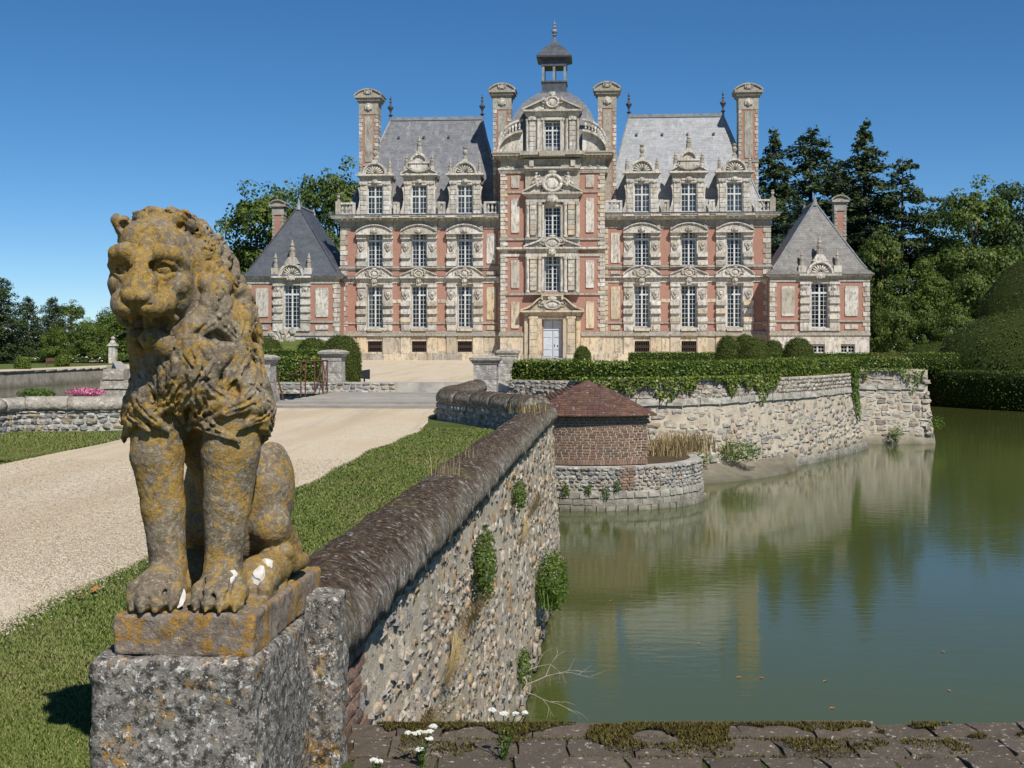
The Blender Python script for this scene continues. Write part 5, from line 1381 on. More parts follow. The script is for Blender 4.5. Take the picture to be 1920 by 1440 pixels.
    # attic with curved balustraded half pediments
    for s in (-1, 1):
        at = MB()
        pts = [(s * (2.9 + 2.9 * math.sin(t)), 22.7 + 2.15 * math.cos(t)) for t in np.linspace(math.pi / 2, 0.12, 11)]
        at.strip(pts, 0.24, Y0 - 0.85, Y0 + 0.3)
        for (xa, za), (xb, zb) in zip(pts[:-1], pts[1:]):
            at.prism([(xa, 22.68), (xb, 22.68), (xb, zb + .02), (xa, za + .02)], Y0 - 0.25, Y0 + 0.2)
        at.build('half_pediment', SW, CH)
    for s in (-1, 1):
        pts = [(s * (2.95 + 2.75 * math.sin(t)), 23.2 + 2.25 * math.cos(t)) for t in np.linspace(math.pi / 2 * .98, 0.1, 11)]
        rl = MB().strip([(x, z + 0.75) for x, z in pts], 0.2, Y0 + 0.0, Y0 + 0.36); o = rl.build('balustrade', SW, CH)
        for x, z in pts[:-1]: obj('baluster', BALUSTER, o, (x, Y0 + 0.18, z - 0.1), None, (0.95, 0.95, 0.92))
        blk('balustrade_post', s * 5.45, s * 5.95, Y0 - 0.1, Y0 + 0.45, 22.68, 24.3)
        MB().box(s * 5.55, s * 5.85, Y0 + .45, 8, 22.68, 24.0).build('balustrade', SG, CH)
    ae = MB()
    for s in (-1, 1): ae.box(s * 0.95, s * 2.75, Y0 - 0.2, Y0 + 1.2, 22.68, 27.0)
    ae.box(-0.95, 0.95, Y0 - 0.19, Y0 + 1.2, 26.15, 27.0).box(-2.7, 2.7, Y0 + 0.75, 4.0, 22.68, 27.0); ae.build('attic_wall', SW, CH)
    for s in (-1, 1):
        for i in range(6): blk('rusticated_block', s * 1.85, s * 2.5, Y0 - 0.48, Y0 - 0.15, 22.75 + i * 0.56, 23.26 + i * 0.56)
        MB().lathe([(0.24, 22.7), (0.24, 22.95), (0.17, 23.0), (0.15, 26.0), (0.25, 26.3)], s * 1.55, Y0 - 0.35, 10).lathe([(0.22, 22.7), (0.15, 23.0), (0.14, 26.0), (0.22, 26.3)], s * 2.75, Y0 - 0.3, 10).build('column', SW, CH)
        blk('capital', s * 1.8, s * 2.6, Y0 - 0.6, Y0 - 0.1, 26.15, 26.5); obj('carved_mask', MASK, CH, (s * 2.2, Y0 - 0.5, 26.3), None, (1.3, 1, .9))
        v = MB().box(s * 0.86, s * 1.05, Y0 - 0.3, Y0 + .3, 22.7, 26.2); v.build('window_surround', SW, CH)
    window('at', 0, Y0 + 0.2, 22.75, CH, False)
    bands('entablature', SW, [(-1.2, 1.2, Y0 - 0.35, Y0, 26.2, 26.45), (-2.9, 2.9, Y0 - 0.35, Y0 + 1.2, 26.6, 26.95), (-3.05, 3.05, Y0 - 0.55, Y0 + 1.3, 26.95, 27.08), (-3.2, 3.2, Y0 - 0.75, Y0 + 1.4, 27.08, 27.28)])
    pm = MB()
    for s in (-1, 1): pm.strip([(s * 3.2, 27.28), (s * 0.75, 28.4)], 0.17, Y0 - 0.75, Y0 + 1.2); pm.prism([(s * 3.1, 27.28), (s * 0.75, 27.28), (s * 0.75, 28.35)], Y0 - 0.35, Y0 + 1.1)
    pm.box(-0.75, 0.75, Y0 - 0.35, Y0 + 1.1, 27.28, 28.3); pm.build('pediment', SW, CH)
    obj('cartouche', CART_M, CH, (0, Y0 - 0.55, 28.1), None, (0.85, 1, 1)); blk('finial_base', -0.3, 0.3, Y0 - 0.5, Y0 + 0.1, 28.7, 29.25)
    # dome and lantern
    dome = MB(); pr = [(5.4, 22.7), (5.25, 23.6), (5.0, 24.9), (4.62, 26.2), (4.1, 27.4), (3.4, 28.5), (2.6, 29.3), (1.9, 29.85), (1.5, 30.05)]
    dome.sq_lathe(pr, 0, 4.2); do = dome.build('dome', M['slate_wing'], CH)
    lt = empty('lantern', (0, 4.2, 30.0), 0, CH)
    MB().sq_lathe([(1.6, 0), (1.5, 0.12), (1.36, 0.18), (1.36, 1.15), (1.46, 1.2), (1.46, 1.38)]).build('base', M['lead_dark'], lt)
    for x in (-1.22, 0, 1.22):
        for y in (-1.22, 0, 1.22):
            if x or y: MB().box(x - 0.14, x + 0.14, y - 0.14, y + 0.14, 1.38, 3.1).build('post', M['white_paint'] if False else M['lead'], lt)
    MB().sq_lathe([(1.42, 3.05), (1.42, 3.7), (1.95, 3.95), (2.0, 4.12), (1.9, 4.2), (1.62, 4.55), (1.25, 5.05), (0.95, 5.35), (0.55, 5.6), (0.3, 6.0), (0.18, 6.35)]).build('cap_roof', M['lead_dark'], lt)
    MB().lathe([(r, 6.2 + z) for r, z in ((0.16, 0), (0.14, 0.5), (0.3, 0.58), (0.16, 0.7), (0.36, 1.0), (0.3, 1.2), (0.1, 1.35), (0.22, 1.5), (0.08, 1.7), (0.18, 1.9), (0.04, 2.1), (0.01, 2.5))], 0, 0, 10).build('finial', M['lead'], lt)
pav()

# --- side pavilions
def side_pavilion(s, label):
    C = empty('side_pavilion', CH.matrix_basis @ Vector((s * 28.45, -3.0, 0)), -R(4.1), label=label, cat='pavilion', group='small pavilions flanking the chateau')
    h = 5.17
    sl = M['slate_dark'] if s < 0 else M['slate_old']
    mb = MB()
    for q in (-1, 1): mb.box(q * 1.0, q * h, 0, 0.45, 3.1, 8.6); mb.box(q * (h - .45), q * (h - .004), 0.45, 11.5, 0.0, 8.6)
    mb.box(-1.0, 1.0, 0.004, 0.45, 8.35, 8.6); mb.build('wall', BR, C)
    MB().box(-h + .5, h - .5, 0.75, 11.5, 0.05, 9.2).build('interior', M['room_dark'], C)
    bw = MB()
    xs = [-h, -4.45, -2.95, -0.75, 0.75, h] if s > 0 else [-h, h]
    if s > 0:
        for a, b in ((-h, -0.95), (0.55, 2.2), (3.7, h)): bw.box(a, b, -0.1, 0.4, 0, 2.7)
        for a, b in ((-0.95, 0.55), (2.2, 3.7)): bw.box(a, b, -0.1, 0.4, 0, 0.75).box(a, b, -0.1, 0.4, 1.75, 2.7)
        for x in (-0.2, 2.95): window('bs', x, 0.2, 0.82, C, False)
    else: bw.box(-h, h, -0.1, 0.4, 0, 2.7)
    bw.build('plinth_wall', SW, C)
    bands('plinth_moulding', SG, [(-h - .12, h + .12, -0.24, 0.4, 2.7, 2.95), (-h - .06, h + .06, -0.16, 0.4, 2.95, 3.15)], C)
    bands('sill_course', SG, [(-h - .08, -1.05, -0.14, 0.2, 4.12, 4.32), (1.05, h + .08, -0.14, 0.2, 4.12, 4.32), (-2.15, -1.0, -0.34, -.1, 4.14, 4.3), (1.0, 2.15, -0.34, -.1, 4.14, 4.3)], C)
    bands('entablature', SW, [(-h - .05, h + .05, -0.1, 0.4, 8.4, 8.62), (-h - .02, h + .02, -0.04, 0.4, 8.62, 8.95), (-h - .3, h + .3, -0.3, 0.5, 8.95, 9.08), (-h - .45, h + .45, -0.5, 0.5, 9.08, 9.2)], C)
    for q in (-1, 1):
        z = 3.18; k = 0
        while z < 8.2:
            w = 0.72 if k % 2 else 0.55; blk('quoin', q * (h + .07), q * (h + .07 - w), -0.08, 0.5, z, z + 0.46, C); z += 0.52; k += 1
        blk('panel', q * 2.62, q * 4.02, -0.1, 0.02, 4.75, 7.95, C); blk('panel', q * 2.62, q * 4.02, -0.1, 0.02, 3.36, 3.86, C)
        blk('pilaster', q * 1.06, q * 2.0, -0.14, 0.02, 3.15, 8.4, C)
        for z in (3.2, 4.4, 5.25, 6.1, 6.95): blk('rusticated_block', q * 1.0, q * 2.08, -0.32, 0.0, z, z + (0.85 if z < 4 else 0.5), C)
        obj('lion_mask', LION, C, (q * 1.53, -0.2, 7.75), None, (.9, .9, .9)); blk('capital', q * 0.98, q * 2.1, -0.3, 0.0, 8.12, 8.4, C)
    sur = MB()
    for q in (-1, 1): sur.box(q * 0.92, q * 1.05, -0.1, 0.44, 3.3, 8.4)
    sur.box(-0.92, 0.92, -0.08, 0.44, 8.22, 8.4).box(-1.1, 1.1, -0.3, 0.4, 3.2, 3.5); sur.build('window_surround', SW, C)
    window('pv', 0, 0.25, 3.5, C)
    pm = MB().arc(0, 9.2, 1.05, 1.22, 0, 180, -0.42, 0.6, 16).arc(0, 9.2, 1.2, 1.42, 0, 180, -0.56, 0.7, 16).arc(0, 9.2, 0, 1.05, 0, 180, -0.15, 0.6, 16).box(-2.2, 2.2, -0.62, 0.3, 9.02, 9.2)
    for q in (-1, 1): pm.box(q * 1.45, q * 2.25, -0.35, 0.6, 9.2, 10.1)
    pm.prism([(-0.8, 10.55), (0.8, 10.55), (0.35, 11.3), (-0.35, 11.3)], -0.3, 0.5); pm.build('pediment', SW, C)
    obj('shell', SHELL, C, (0, -0.25, 9.3)); obj('carved_mask', MASK, C, (0, -0.6, 8.95), None, (1.5, 1, 1.3))
    obj('finial', FIN, C, (0, 0.1, 11.2), None, (1.1, 1.1, 1.15))
    for q in (-1, 1): obj('finial', FIN_S, C, (q * 1.85, 0.1, 10.05), None, (1, 1, 1.2))
    # bell-cast hipped roof
    e = h + 0.5; rings = [(e, -0.6, 9.2), (e - 0.75, 0.02, 9.75), (e - 1.45, 0.55, 10.75)]
    D = 11.9
    vs = []
    for a, y, z in rings: vs += [(-a, y, z), (a, y, z), (a, D - y, z), (-a, D - y, z)]
    vs += [(0, 3.1, 17.2), (0, D - 1.5, 17.2)]
    fs = []
    for r_ in range(2):
        for i in range(4): k = (i + 1) % 4; fs.append((r_ * 4 + i, r_ * 4 + k, r_ * 4 + 4 + k, r_ * 4 + 4 + i))
    b = 8; fs += [(b, b + 1, 12), (b + 1, b + 2, 13, 12), (b + 2, b + 3, 13), (b + 3, b, 12, 13)]
    ro = obj('roof', raw_mesh('roof', vs, fs, sl), C)
    MB().tube([(0, 3.0, 17.22), (0, D - 1.4, 17.22)], 0.16, 6).build('ridge_cap', M['lead'], ro)
    MB().lathe([(0.35, 16.8), (0.2, 17.3), (0.1, 17.8), (0.03, 18.1)], 0, 3.1, 8).lathe([(0.3, 16.9), (0.18, 17.3), (0.08, 17.7)], 0, D - 1.5, 8).build('ridge_finial', M['lead'], ro)
    for q in (-1, 1): MB().tube([(q * (e - .75), 0.02, 9.8), (q * (e - 1.45), 0.55, 10.8), (0, 3.1, 17.25)], 0.09, 5).build('hip_roll', M['lead'] if s > 0 else M['lead_dark'], ro)
    # chimney
    cx = s * 3.6; cy = 8.5; c = empty('chimney', (cx, cy, 9.5), 0, C)
    MB().box(-0.62, 0.62, -0.6, 0.6, 0, 8.6).build('shaft', BR, c)
    z = 1.0; k = 0
    while z < 7.2:
        for q in (-1, 1): blk('quoin', q * .66, q * (.66 - (.34 if k % 2 else .24)), -0.65, 0.65, z, z + 0.36, c, U_G)
        z += 0.42; k += 1
    MB().box(-.7, .7, -.68, .68, 4.4, 4.6).build('shaft_band', SG, c)
    cp = MB().box(-.72, .72, -.7, .7, 7.25, 7.45).box(-.7, .7, -.68, .68, 7.45, 8.2).box(-.95, .95, -.92, .92, 8.2, 8.45)
    pts = seg_pts(0, 8.45, 0.95, 0.45); cp.prism(pts, -0.7, 0.7).strip(pts, 0.12, -0.92, 0.92); cp.build('cap', SG, c)
    # link to the chateau
    MB().box(-s * h, -s * (h + 1.0), 4.0, 11, 0.0, 8.9).build('link_wall', BR, C)
    return C
bpy.context.view_layer.update()
side_pavilion(-1, 'small brick pavilion with dark blue slate roof, at the left end of the chateau')
side_pavilion(1, 'small brick pavilion with mottled grey slate roof, at the right end of the chateau')
# ------------------------------------------------------------------ stone lion, sculpted as a distance field
class Field:
    def __init__(s, lo, hi, h):
        s.lo = np.array(lo, np.float32); s.h = h
        s.n = np.ceil((np.array(hi) - np.array(lo)) / h).astype(int) + 1
        s.f = np.full(s.n, 0.15, np.float32)
        s.ax = [s.lo[i] + np.arange(s.n[i], dtype=np.float32) * np.float32(h) for i in range(3)]
    def sub(s, lo, hi):
        a = np.clip(np.floor((np.array(lo) - s.lo) / s.h).astype(int), 0, s.n - 1); b = np.clip(np.ceil((np.array(hi) - s.lo) / s.h).astype(int) + 1, 1, s.n)
        sl = tuple(slice(a[i], max(a[i] + 1, b[i])) for i in range(3))
        g = np.meshgrid(s.ax[0][sl[0]], s.ax[1][sl[1]], s.ax[2][sl[2]], indexing='ij')
        return sl, g
    @staticmethod
    def smin(a, b, k):
        if k <= 0: return np.minimum(a, b)
        h = np.maximum(k - np.abs(a - b), 0) / k
        return np.minimum(a, b) - h * h * k * 0.25
    def put(s, sl, d, k, mode):
        if mode == 'add': s.f[sl] = s.smin(s.f[sl], d, k)
        else: s.f[sl] = -s.smin(-s.f[sl], d, k)
    def ell(s, c, r, k=0.02, mode='add', rot=None):
        c = np.array(c, np.float32); r = np.array(r if hasattr(r, '__len__') else (r, r, r), np.float32)
        m = float(r.max()) + k + 0.02
        sl, (X, Y, Z) = s.sub(c - m, c + m)
        x, y, z = X - c[0], Y - c[1], Z - c[2]
        if rot is not None:
            q = np.array(rot.to_matrix().transposed() if not isinstance(rot, Matrix) else rot.transposed(), dtype=np.float32)
            x, y, z = q[0, 0] * x + q[0, 1] * y + q[0, 2] * z, q[1, 0] * x + q[1, 1] * y + q[1, 2] * z, q[2, 0] * x + q[2, 1] * y + q[2, 2] * z
        k0 = np.sqrt((x / r[0]) ** 2 + (y / r[1]) ** 2 + (z / r[2]) ** 2) + 1e-6
        k1 = np.sqrt((x / r[0] ** 2) ** 2 + (y / r[1] ** 2) ** 2 + (z / r[2] ** 2) ** 2) + 1e-6
        s.put(sl, k0 * (k0 - 1) / k1, k, mode)
    def cap(s, a, b, ra, rb, k=0.02, mode='add'):
        a = np.array(a, np.float32); b = np.array(b, np.float32); m = max(ra, rb) + k + 0.012
        sl, (X, Y, Z) = s.sub(np.minimum(a, b) - m, np.maximum(a, b) + m)
        ab = b - a; L2 = float(ab @ ab) + 1e-9
        t = np.clip(((X - a[0]) * ab[0] + (Y - a[1]) * ab[1] + (Z - a[2]) * ab[2]) / L2, 0, 1)
        d = np.sqrt((X - a[0] - ab[0] * t) ** 2 + (Y - a[1] - ab[1] * t) ** 2 + (Z - a[2] - ab[2] * t) ** 2) - (ra + (rb - ra) * t)
        s.put(sl, d, k, mode)
    def chain(s, pts, rad, k=0.02, mode='add'):
        for i in range(len(pts) - 1): s.cap(pts[i], pts[i + 1], rad[i], rad[i + 1], k, mode)
    def rbox(s, c, hs, r, k=0.0, mode='add'):
        c = np.array(c, np.float32); m = np.array(hs) + k + 0.03
        sl, (X, Y, Z) = s.sub(c - m, c + m)
        qx, qy, qz = np.abs(X - c[0]) - hs[0] + r, np.abs(Y - c[1]) - hs[1] + r, np.abs(Z - c[2]) - hs[2] + r
        d = np.sqrt(np.maximum(qx, 0) ** 2 + np.maximum(qy, 0) ** 2 + np.maximum(qz, 0) ** 2) + np.minimum(np.maximum(qx, np.maximum(qy, qz)), 0) - r
        s.put(sl, d, k, mode)
    def rough(s, amp, scale, octv=3, off=0.0, band=0.03):
        idx = np.argwhere(np.abs(s.f) < band + amp)
        p = s.lo + idx.astype(np.float32) * np.float32(s.h)
        s.f[idx[:, 0], idx[:, 1], idx[:, 2]] += (amp * fbm(p, scale, octv, 0.55, off)).astype(np.float32)
    def value(s, p):
        q = (np.asarray(p, np.float32) - s.lo) / s.h
        i = np.clip(np.round(q).astype(int), 0, s.n - 1)
        return s.f[i[..., 0], i[..., 1], i[..., 2]]
    def ray(s, o, d, t1=0.6):
        """first outside point walking outwards from inside: returns distance of the surface along the ray"""
        t = np.linspace(0.0, t1, int(t1 / s.h) + 1)
        v = s.value(np.asarray(o) + t[:, None] * np.asarray(d))
        ins = np.where(v < 0)[0]
        return t[ins[-1]] if len(ins) else 0.1
    def mesh(s, name, mat):
        f = s.f; h = s.h
        neg = f < 0
        c = np.zeros(np.array(f.shape) - 1, np.int8)
        for dx in (0, 1):
            for dy in (0, 1):
                for dz in (0, 1): c += neg[dx:f.shape[0] - 1 + dx, dy:f.shape[1] - 1 + dy, dz:f.shape[2] - 1 + dz]
        act = (c > 0) & (c < 8)
        cells = np.argwhere(act); idx = np.full(act.shape, -1, np.int32); idx[act] = np.arange(len(cells))
        acc = np.zeros((len(cells), 3), np.float32); cnt = np.zeros(len(cells), np.float32)
        co = [(0, 0, 0), (1, 0, 0), (0, 1, 0), (1, 1, 0), (0, 0, 1), (1, 0, 1), (0, 1, 1), (1, 1, 1)]
        val = [f[cells[:, 0] + a, cells[:, 1] + b, cells[:, 2] + d] for a, b, d in co]
        for i in range(8):
            for j in range(i + 1, 8):
                if sum(abs(np.array(co[i]) - np.array(co[j]))) != 1: continue
                m = (val[i] < 0) != (val[j] < 0)
                t = val[i][m] / (val[i][m] - val[j][m])
                acc[m] += np.array(co[i], np.float32) + t[:, None] * (np.array(co[j], np.float32) - np.array(co[i], np.float32)); cnt[m] += 1
        V = s.lo + (cells + acc / np.maximum(cnt, 1)[:, None]) * h
        Q = []
        for ax in range(3):
            sl0 = [slice(1, -1)] * 3; sl1 = [slice(1, -1)] * 3
            sl0[ax] = slice(0, -1); sl1[ax] = slice(1, None)
            A = neg[tuple(sl0)]; B = neg[tuple(sl1)]
            e = np.argwhere(A != B)
            off = np.array([1, 1, 1]); off[ax] = 0
            e_full = e + off
            inside = A[e[:, 0], e[:, 1], e[:, 2]]
            u, w = [(1, 2), (2, 0), (0, 1)][ax]
            def cell(du, dw):
                q = e_full.copy(); q[:, u] += du; q[:, w] += dw
                return idx[q[:, 0], q[:, 1], q[:, 2]]
            quad = np.stack([cell(-1, -1), cell(0, -1), cell(0, 0), cell(-1, 0)], 1)
            quad[~inside] = quad[~inside][:, ::-1]
            Q.append(quad)
        Q = np.concatenate(Q); Q = Q[(Q >= 0).all(axis=1)]
        return np_mesh(name, V, Q, mat, True)

LROT = -math.atan(0.083)
LBASE = Vector((-1.0, 3.9, 0.6875))
def build_lion():
    F = Field((-0.34, -0.22, -0.02), (0.27, 0.83, 1.30), 0.0037)
    # haunches, belly, back
    F.ell((-0.01, 0.62, 0.24), (0.15, 0.19, 0.22), 0.04)
    F.chain([(-0.03, 0.24, 0.72), (-0.03, 0.38, 0.52), (-0.01, 0.56, 0.32)], [0.15, 0.115, 0.13], 0.05)
    for sx in (-1, 1):
        F.ell((sx * 0.112, 0.575, 0.315), (0.078, 0.13, 0.165), 0.03)
        F.chain([(sx * 0.13, 0.50, 0.20), (sx * 0.145, 0.62, 0.10), (sx * 0.14, 0.50, 0.055), (sx * 0.135, 0.36, 0.055)], [0.07, 0.06, 0.06, 0.062], 0.025)
        F.ell((sx * 0.135, 0.335, 0.05), (0.072, 0.085, 0.062), 0.02)
        for t in (-0.042, 0.0, 0.042): F.ell((sx * 0.135 + t, 0.27, 0.032), (0.026, 0.04, 0.033), 0.010)
    F.chain([(0.10, 0.78, 0.05), (0.19, 0.68, 0.05), (0.195, 0.56, 0.06), (0.185, 0.50, 0.11)], [0.03, 0.03, 0.028, 0.03], 0.01)
    # chest and shoulders
    F.ell((-0.03, 0.215, 0.78), (0.172, 0.155, 0.22), 0.04)
    F.ell((-0.05, 0.225, 0.92), (0.158, 0.165, 0.22), 0.05)
    for sx, cx in ((-1, -0.125), (1, 0.095)):
        F.ell((cx, 0.20, 0.62), (0.088, 0.12, 0.15), 0.03)
    # front legs
    F.chain([(-0.142, 0.18, 0.60), (-0.142, 0.165, 0.47), (-0.120, 0.155, 0.30), (-0.098, 0.14, 0.12), (-0.092, 0.10, 0.06)], [0.092, 0.080, 0.066, 0.052, 0.06], 0.015)
    F.chain([(0.105, 0.18, 0.60), (0.095, 0.165, 0.48), (0.088, 0.155, 0.31), (0.082, 0.135, 0.13), (0.086, 0.10, 0.06)], [0.098, 0.088, 0.072, 0.055, 0.06], 0.015)
    for cx in (-0.105, 0.094):
        F.ell((cx, 0.075, 0.05), (0.085, 0.085, 0.055), 0.02)
        F.ell((cx, 0.09, 0.085), (0.06, 0.06, 0.04), 0.02)
        for i, t in enumerate((-0.060, -0.021, 0.021, 0.060)):
            yy = 0.005 + (0.022 if i in (0, 3) else 0)
            F.chain([(cx + t * 0.8, 0.07, 0.075), (cx + t, yy + 0.02, 0.062), (cx + t * 1.03, yy, 0.03)], [0.024, 0.026, 0.024], 0.008)
            F.cap((cx + t * 1.03, yy - 0.014, 0.024), (cx + t * 1.03, yy - 0.022, 0.010), 0.010, 0.007, 0.006)
        for t in (-0.041, 0.0, 0.041): F.cap((cx + t, 0.055, 0.095), (cx + t, -0.03, 0.03), 0.0045, 0.006, 0.008, 'sub')
    F.rbox((0, 0.43, -0.03), (0.195, 0.41, 0.034), 0.01, 0.02)
    # head
    HC = Vector((-0.116, 0.066, 1.060)); HR = Euler((R(6), 0, R(6)))
    HM = HR.to_matrix()
    FS = 0.85
    def hp(x, y, z): return tuple(HC + HM @ (Vector((x, y, z)) * FS))
    def he(c, r, k=0.02, mode='add', rx=0.0, rz=0.0, ry=0.0): F.ell(hp(*c), tuple(q * FS for q in (r if hasattr(r, '__len__') else (r, r, r))), k, mode, (HM @ Euler((rx, ry, rz)).to_matrix()))
    def hc(a, b, ra, rb, k=0.02, mode='add'): F.cap(hp(*a), hp(*b), ra * FS, rb * FS, k, mode)
    def hch(pts, rad, k=0.02, mode='add'): F.chain([hp(*p) for p in pts], [q * FS for q in rad], k, mode)
    F.ell((-0.065, 0.20, 1.01), (0.125, 0.15, 0.19), 0.04)                # mane behind the head
    F.ell((-0.085, 0.16, 1.09), (0.112, 0.12, 0.118), 0.04)
    he((0, 0.05, 0.045), (0.140, 0.16, 0.150), 0.04)
    he((0, -0.040, 0.092), (0.112, 0.085, 0.080), 0.03)                   # forehead
    for sx in (-1, 1):
        he((sx * 0.098, -0.065, -0.055), (0.052, 0.070, 0.052), 0.03)     # cheek bone
        he((sx * 0.095, -0.015, -0.115), (0.050, 0.08, 0.06), 0.03)
        he((sx * 0.105, -0.045, 0.005), (0.034, 0.070, 0.055), 0.02)
    hch([(0, -0.118, 0.075), (0, -0.158, 0.01), (0, -0.205, -0.055), (0, -0.228, -0.085)], [0.030, 0.034, 0.043, 0.042], 0.02)   # nose bridge
    for sx in (-1, 1):
        hch([(sx * 0.020, -0.13, 0.045), (sx * 0.027, -0.19, -0.045), (sx * 0.030, -0.222, -0.085)], [0.014, 0.028, 0.030], 0.012)
    for sx in (-1, 1):
        # brow, socket, eye
        hch([(sx * 0.022, -0.150, 0.046), (sx * 0.056, -0.152, 0.060), (sx * 0.096, -0.128, 0.052), (sx * 0.130, -0.082, 0.012)], [0.020, 0.030, 0.028, 0.018], 0.014)
        he((sx * 0.060, -0.110, -0.052), (0.042, 0.050, 0.040), 0.02)
        he((sx * 0.060, -0.160, 0.000), (0.040, 0.036, 0.032), 0.006, 'sub', 0, 0, sx * -0.15)
        he((sx * 0.030, -0.165, 0.004), (0.012, 0.030, 0.026), 0.006, 'sub')
        he((sx * 0.061, -0.120, 0.000), (0.033, 0.034, 0.030), 0.002)
        for rr in (0.0190, 0.0080):
            pts = [(sx * 0.061 + rr * math.cos(a), -0.1535 + 0.005 * (rr > 0.01), 0.000 + rr * 0.95 * math.sin(a)) for a in np.linspace(0, 2 * math.pi, 13)]
            hch(pts, [0.0046] * 13, 0.002, 'sub')
        hch([(sx * 0.030, -0.132, -0.008), (sx * 0.046, -0.148, 0.020), (sx * 0.070, -0.156, 0.030), (sx * 0.098, -0.138, 0.018), (sx * 0.112, -0.110, -0.008)], [0.007, 0.009, 0.010, 0.009, 0.007], 0.003)
        hch([(sx * 0.032, -0.134, -0.010), (sx * 0.050, -0.148, -0.026), (sx * 0.074, -0.150, -0.033), (sx * 0.102, -0.130, -0.020)], [0.007, 0.008, 0.010, 0.007], 0.003)
        hch([(sx * 0.018, -0.125, 0.135), (sx * 0.024, -0.155, 0.092), (sx * 0.034, -0.166, 0.062)], [0.006, 0.013, 0.009], 0.008, 'sub')    # frown lines
        hch([(sx * 0.036, -0.118, 0.120), (sx * 0.050, -0.148, 0.092)], [0.003, 0.006], 0.008, 'sub')
    # muzzle
    for sx in (-1, 1):
        he((sx * 0.043, -0.200, -0.128), (0.054, 0.062, 0.043), 0.012)
        he((sx * 0.068, -0.160, -0.118), (0.046, 0.058, 0.046), 0.02)
    he((0, -0.252, -0.090), (0.050, 0.030, 0.028), 0.006)
    hch([(-0.052, -0.250, -0.118), (0.0, -0.272, -0.128), (0.052, -0.250, -0.118)], [0.004, 0.006, 0.004], 0.006, 'sub')               # nose pad
    for sx in (-1, 1): he((sx * 0.027, -0.266, -0.112), (0.011, 0.012, 0.006), 0.004, 'sub', 0, 0, sx * 0.5)
    hc((0, -0.272, -0.108), (0, -0.262, -0.172), 0.004, 0.006, 0.006, 'sub')
    # half open mouth with a receding jaw
    he((0, -0.150, -0.205), (0.078, 0.105, 0.040), 0.008, 'sub')
    he((0, -0.035, -0.262), (0.052, 0.080, 0.032), 0.02)
    he((0, -0.090, -0.258), (0.038, 0.034, 0.026), 0.014)
    for sx in (-1, 1):
        hc((sx * 0.036, -0.205, -0.160), (sx * 0.036, -0.205, -0.186), 0.009, 0.004, 0.003)
        hch([(sx * 0.082, -0.160, -0.150), (sx * 0.094, -0.105, -0.182), (sx * 0.070, -0.085, -0.215)], [0.011, 0.012, 0.012], 0.010)
    # ears
    for sx in (-1, 1):
        he((sx * 0.110, 0.022, 0.150), (0.036, 0.030, 0.037), 0.018)
        he((sx * 0.108, -0.010, 0.148), (0.022, 0.034, 0.023), 0.006, 'sub')
    # mane: locks that flow away from the face and down the chest
    rg = random.Random(9)
    cuts = []
    def lock(pts, r0, dep):
        n = len(pts)
        rad = [r0 * (0.50 + 0.50 * math.sin(math.pi * min(1, 0.18 + 0.9 * i / n))) * (1 - 0.80 * (i / (n - 1)) ** 2.0) for i in range(n)]
        F.chain(pts, rad, 0.004)
        cuts.append((pts, rad))
    axis = np.array([-0.045, 0.20])
    def surf(phi, z):
        d = np.array([math.sin(phi), -math.cos(phi), 0.0]); o = np.array([axis[0], axis[1], z])
        t = base_ray(o, d)
        return o + d * t, d
    SNAP = Field((0, 0, 0), (0.01, 0.01, 0.01), 0.01); SNAP.lo, SNAP.h, SNAP.n, SNAP.f = F.lo, F.h, F.n, F.f.copy()
    def base_ray(o, d): return SNAP.ray(o, d, 0.36)
    rows = [(0.655, 0.12, 0.034), (0.73, 0.16, 0.042), (0.81, 0.20, 0.046), (0.91, 0.21, 0.046), (1.00, 0.20, 0.044)]
    for ri, (z0, ln, r0) in enumerate(rows):
        dphi = 25 if ri < 4 else 24
        ph = -150 + (dphi / 2 if ri % 2 else 0)
        while ph < 150:
            p0 = ph + rg.uniform(-3, 3)
            front = -66 < p0 < 10
            if not (-80 < p0 < 38 and ri == 4) and not (ri == 0 and abs(p0 + 8) < 26):
                pts = []; wob = rg.uniform(10, 18) * (1 if (int(ph / dphi) + ri) % 2 else -1); L = ln * rg.uniform(0.85, 1.2)
                zz0 = min(z0 + rg.uniform(-0.02, 0.02), 0.835 if -80 < p0 < 30 and ri < 4 else 9)
                for i in range(7):
                    t = i / 6; a = R(p0 + wob * math.sin(t * math.pi * 1.35) + (8 if p0 > -12 else -8) * -t); z = zz0 - L * t
                    q, d = surf(a, z)
                    out = 0.006 + 0.020 * t * t
                    pts.append(q + d * (out + 0.001))
                lock([tuple(p) for p in pts], r0, 0)
            ph += dphi
    # crown and side curls around the head
    def hsurf(a, b):
        """direction from the head centre: a = turn from the face, b = height angle"""
        d = HM @ Vector((math.sin(a) * math.cos(b), -math.cos(a) * math.cos(b), math.sin(b))); d = np.array(d)
        o = np.array([-0.055, 0.17, 1.07]); t = SNAP.ray(o, d, 0.34)
        return o + d * t, d
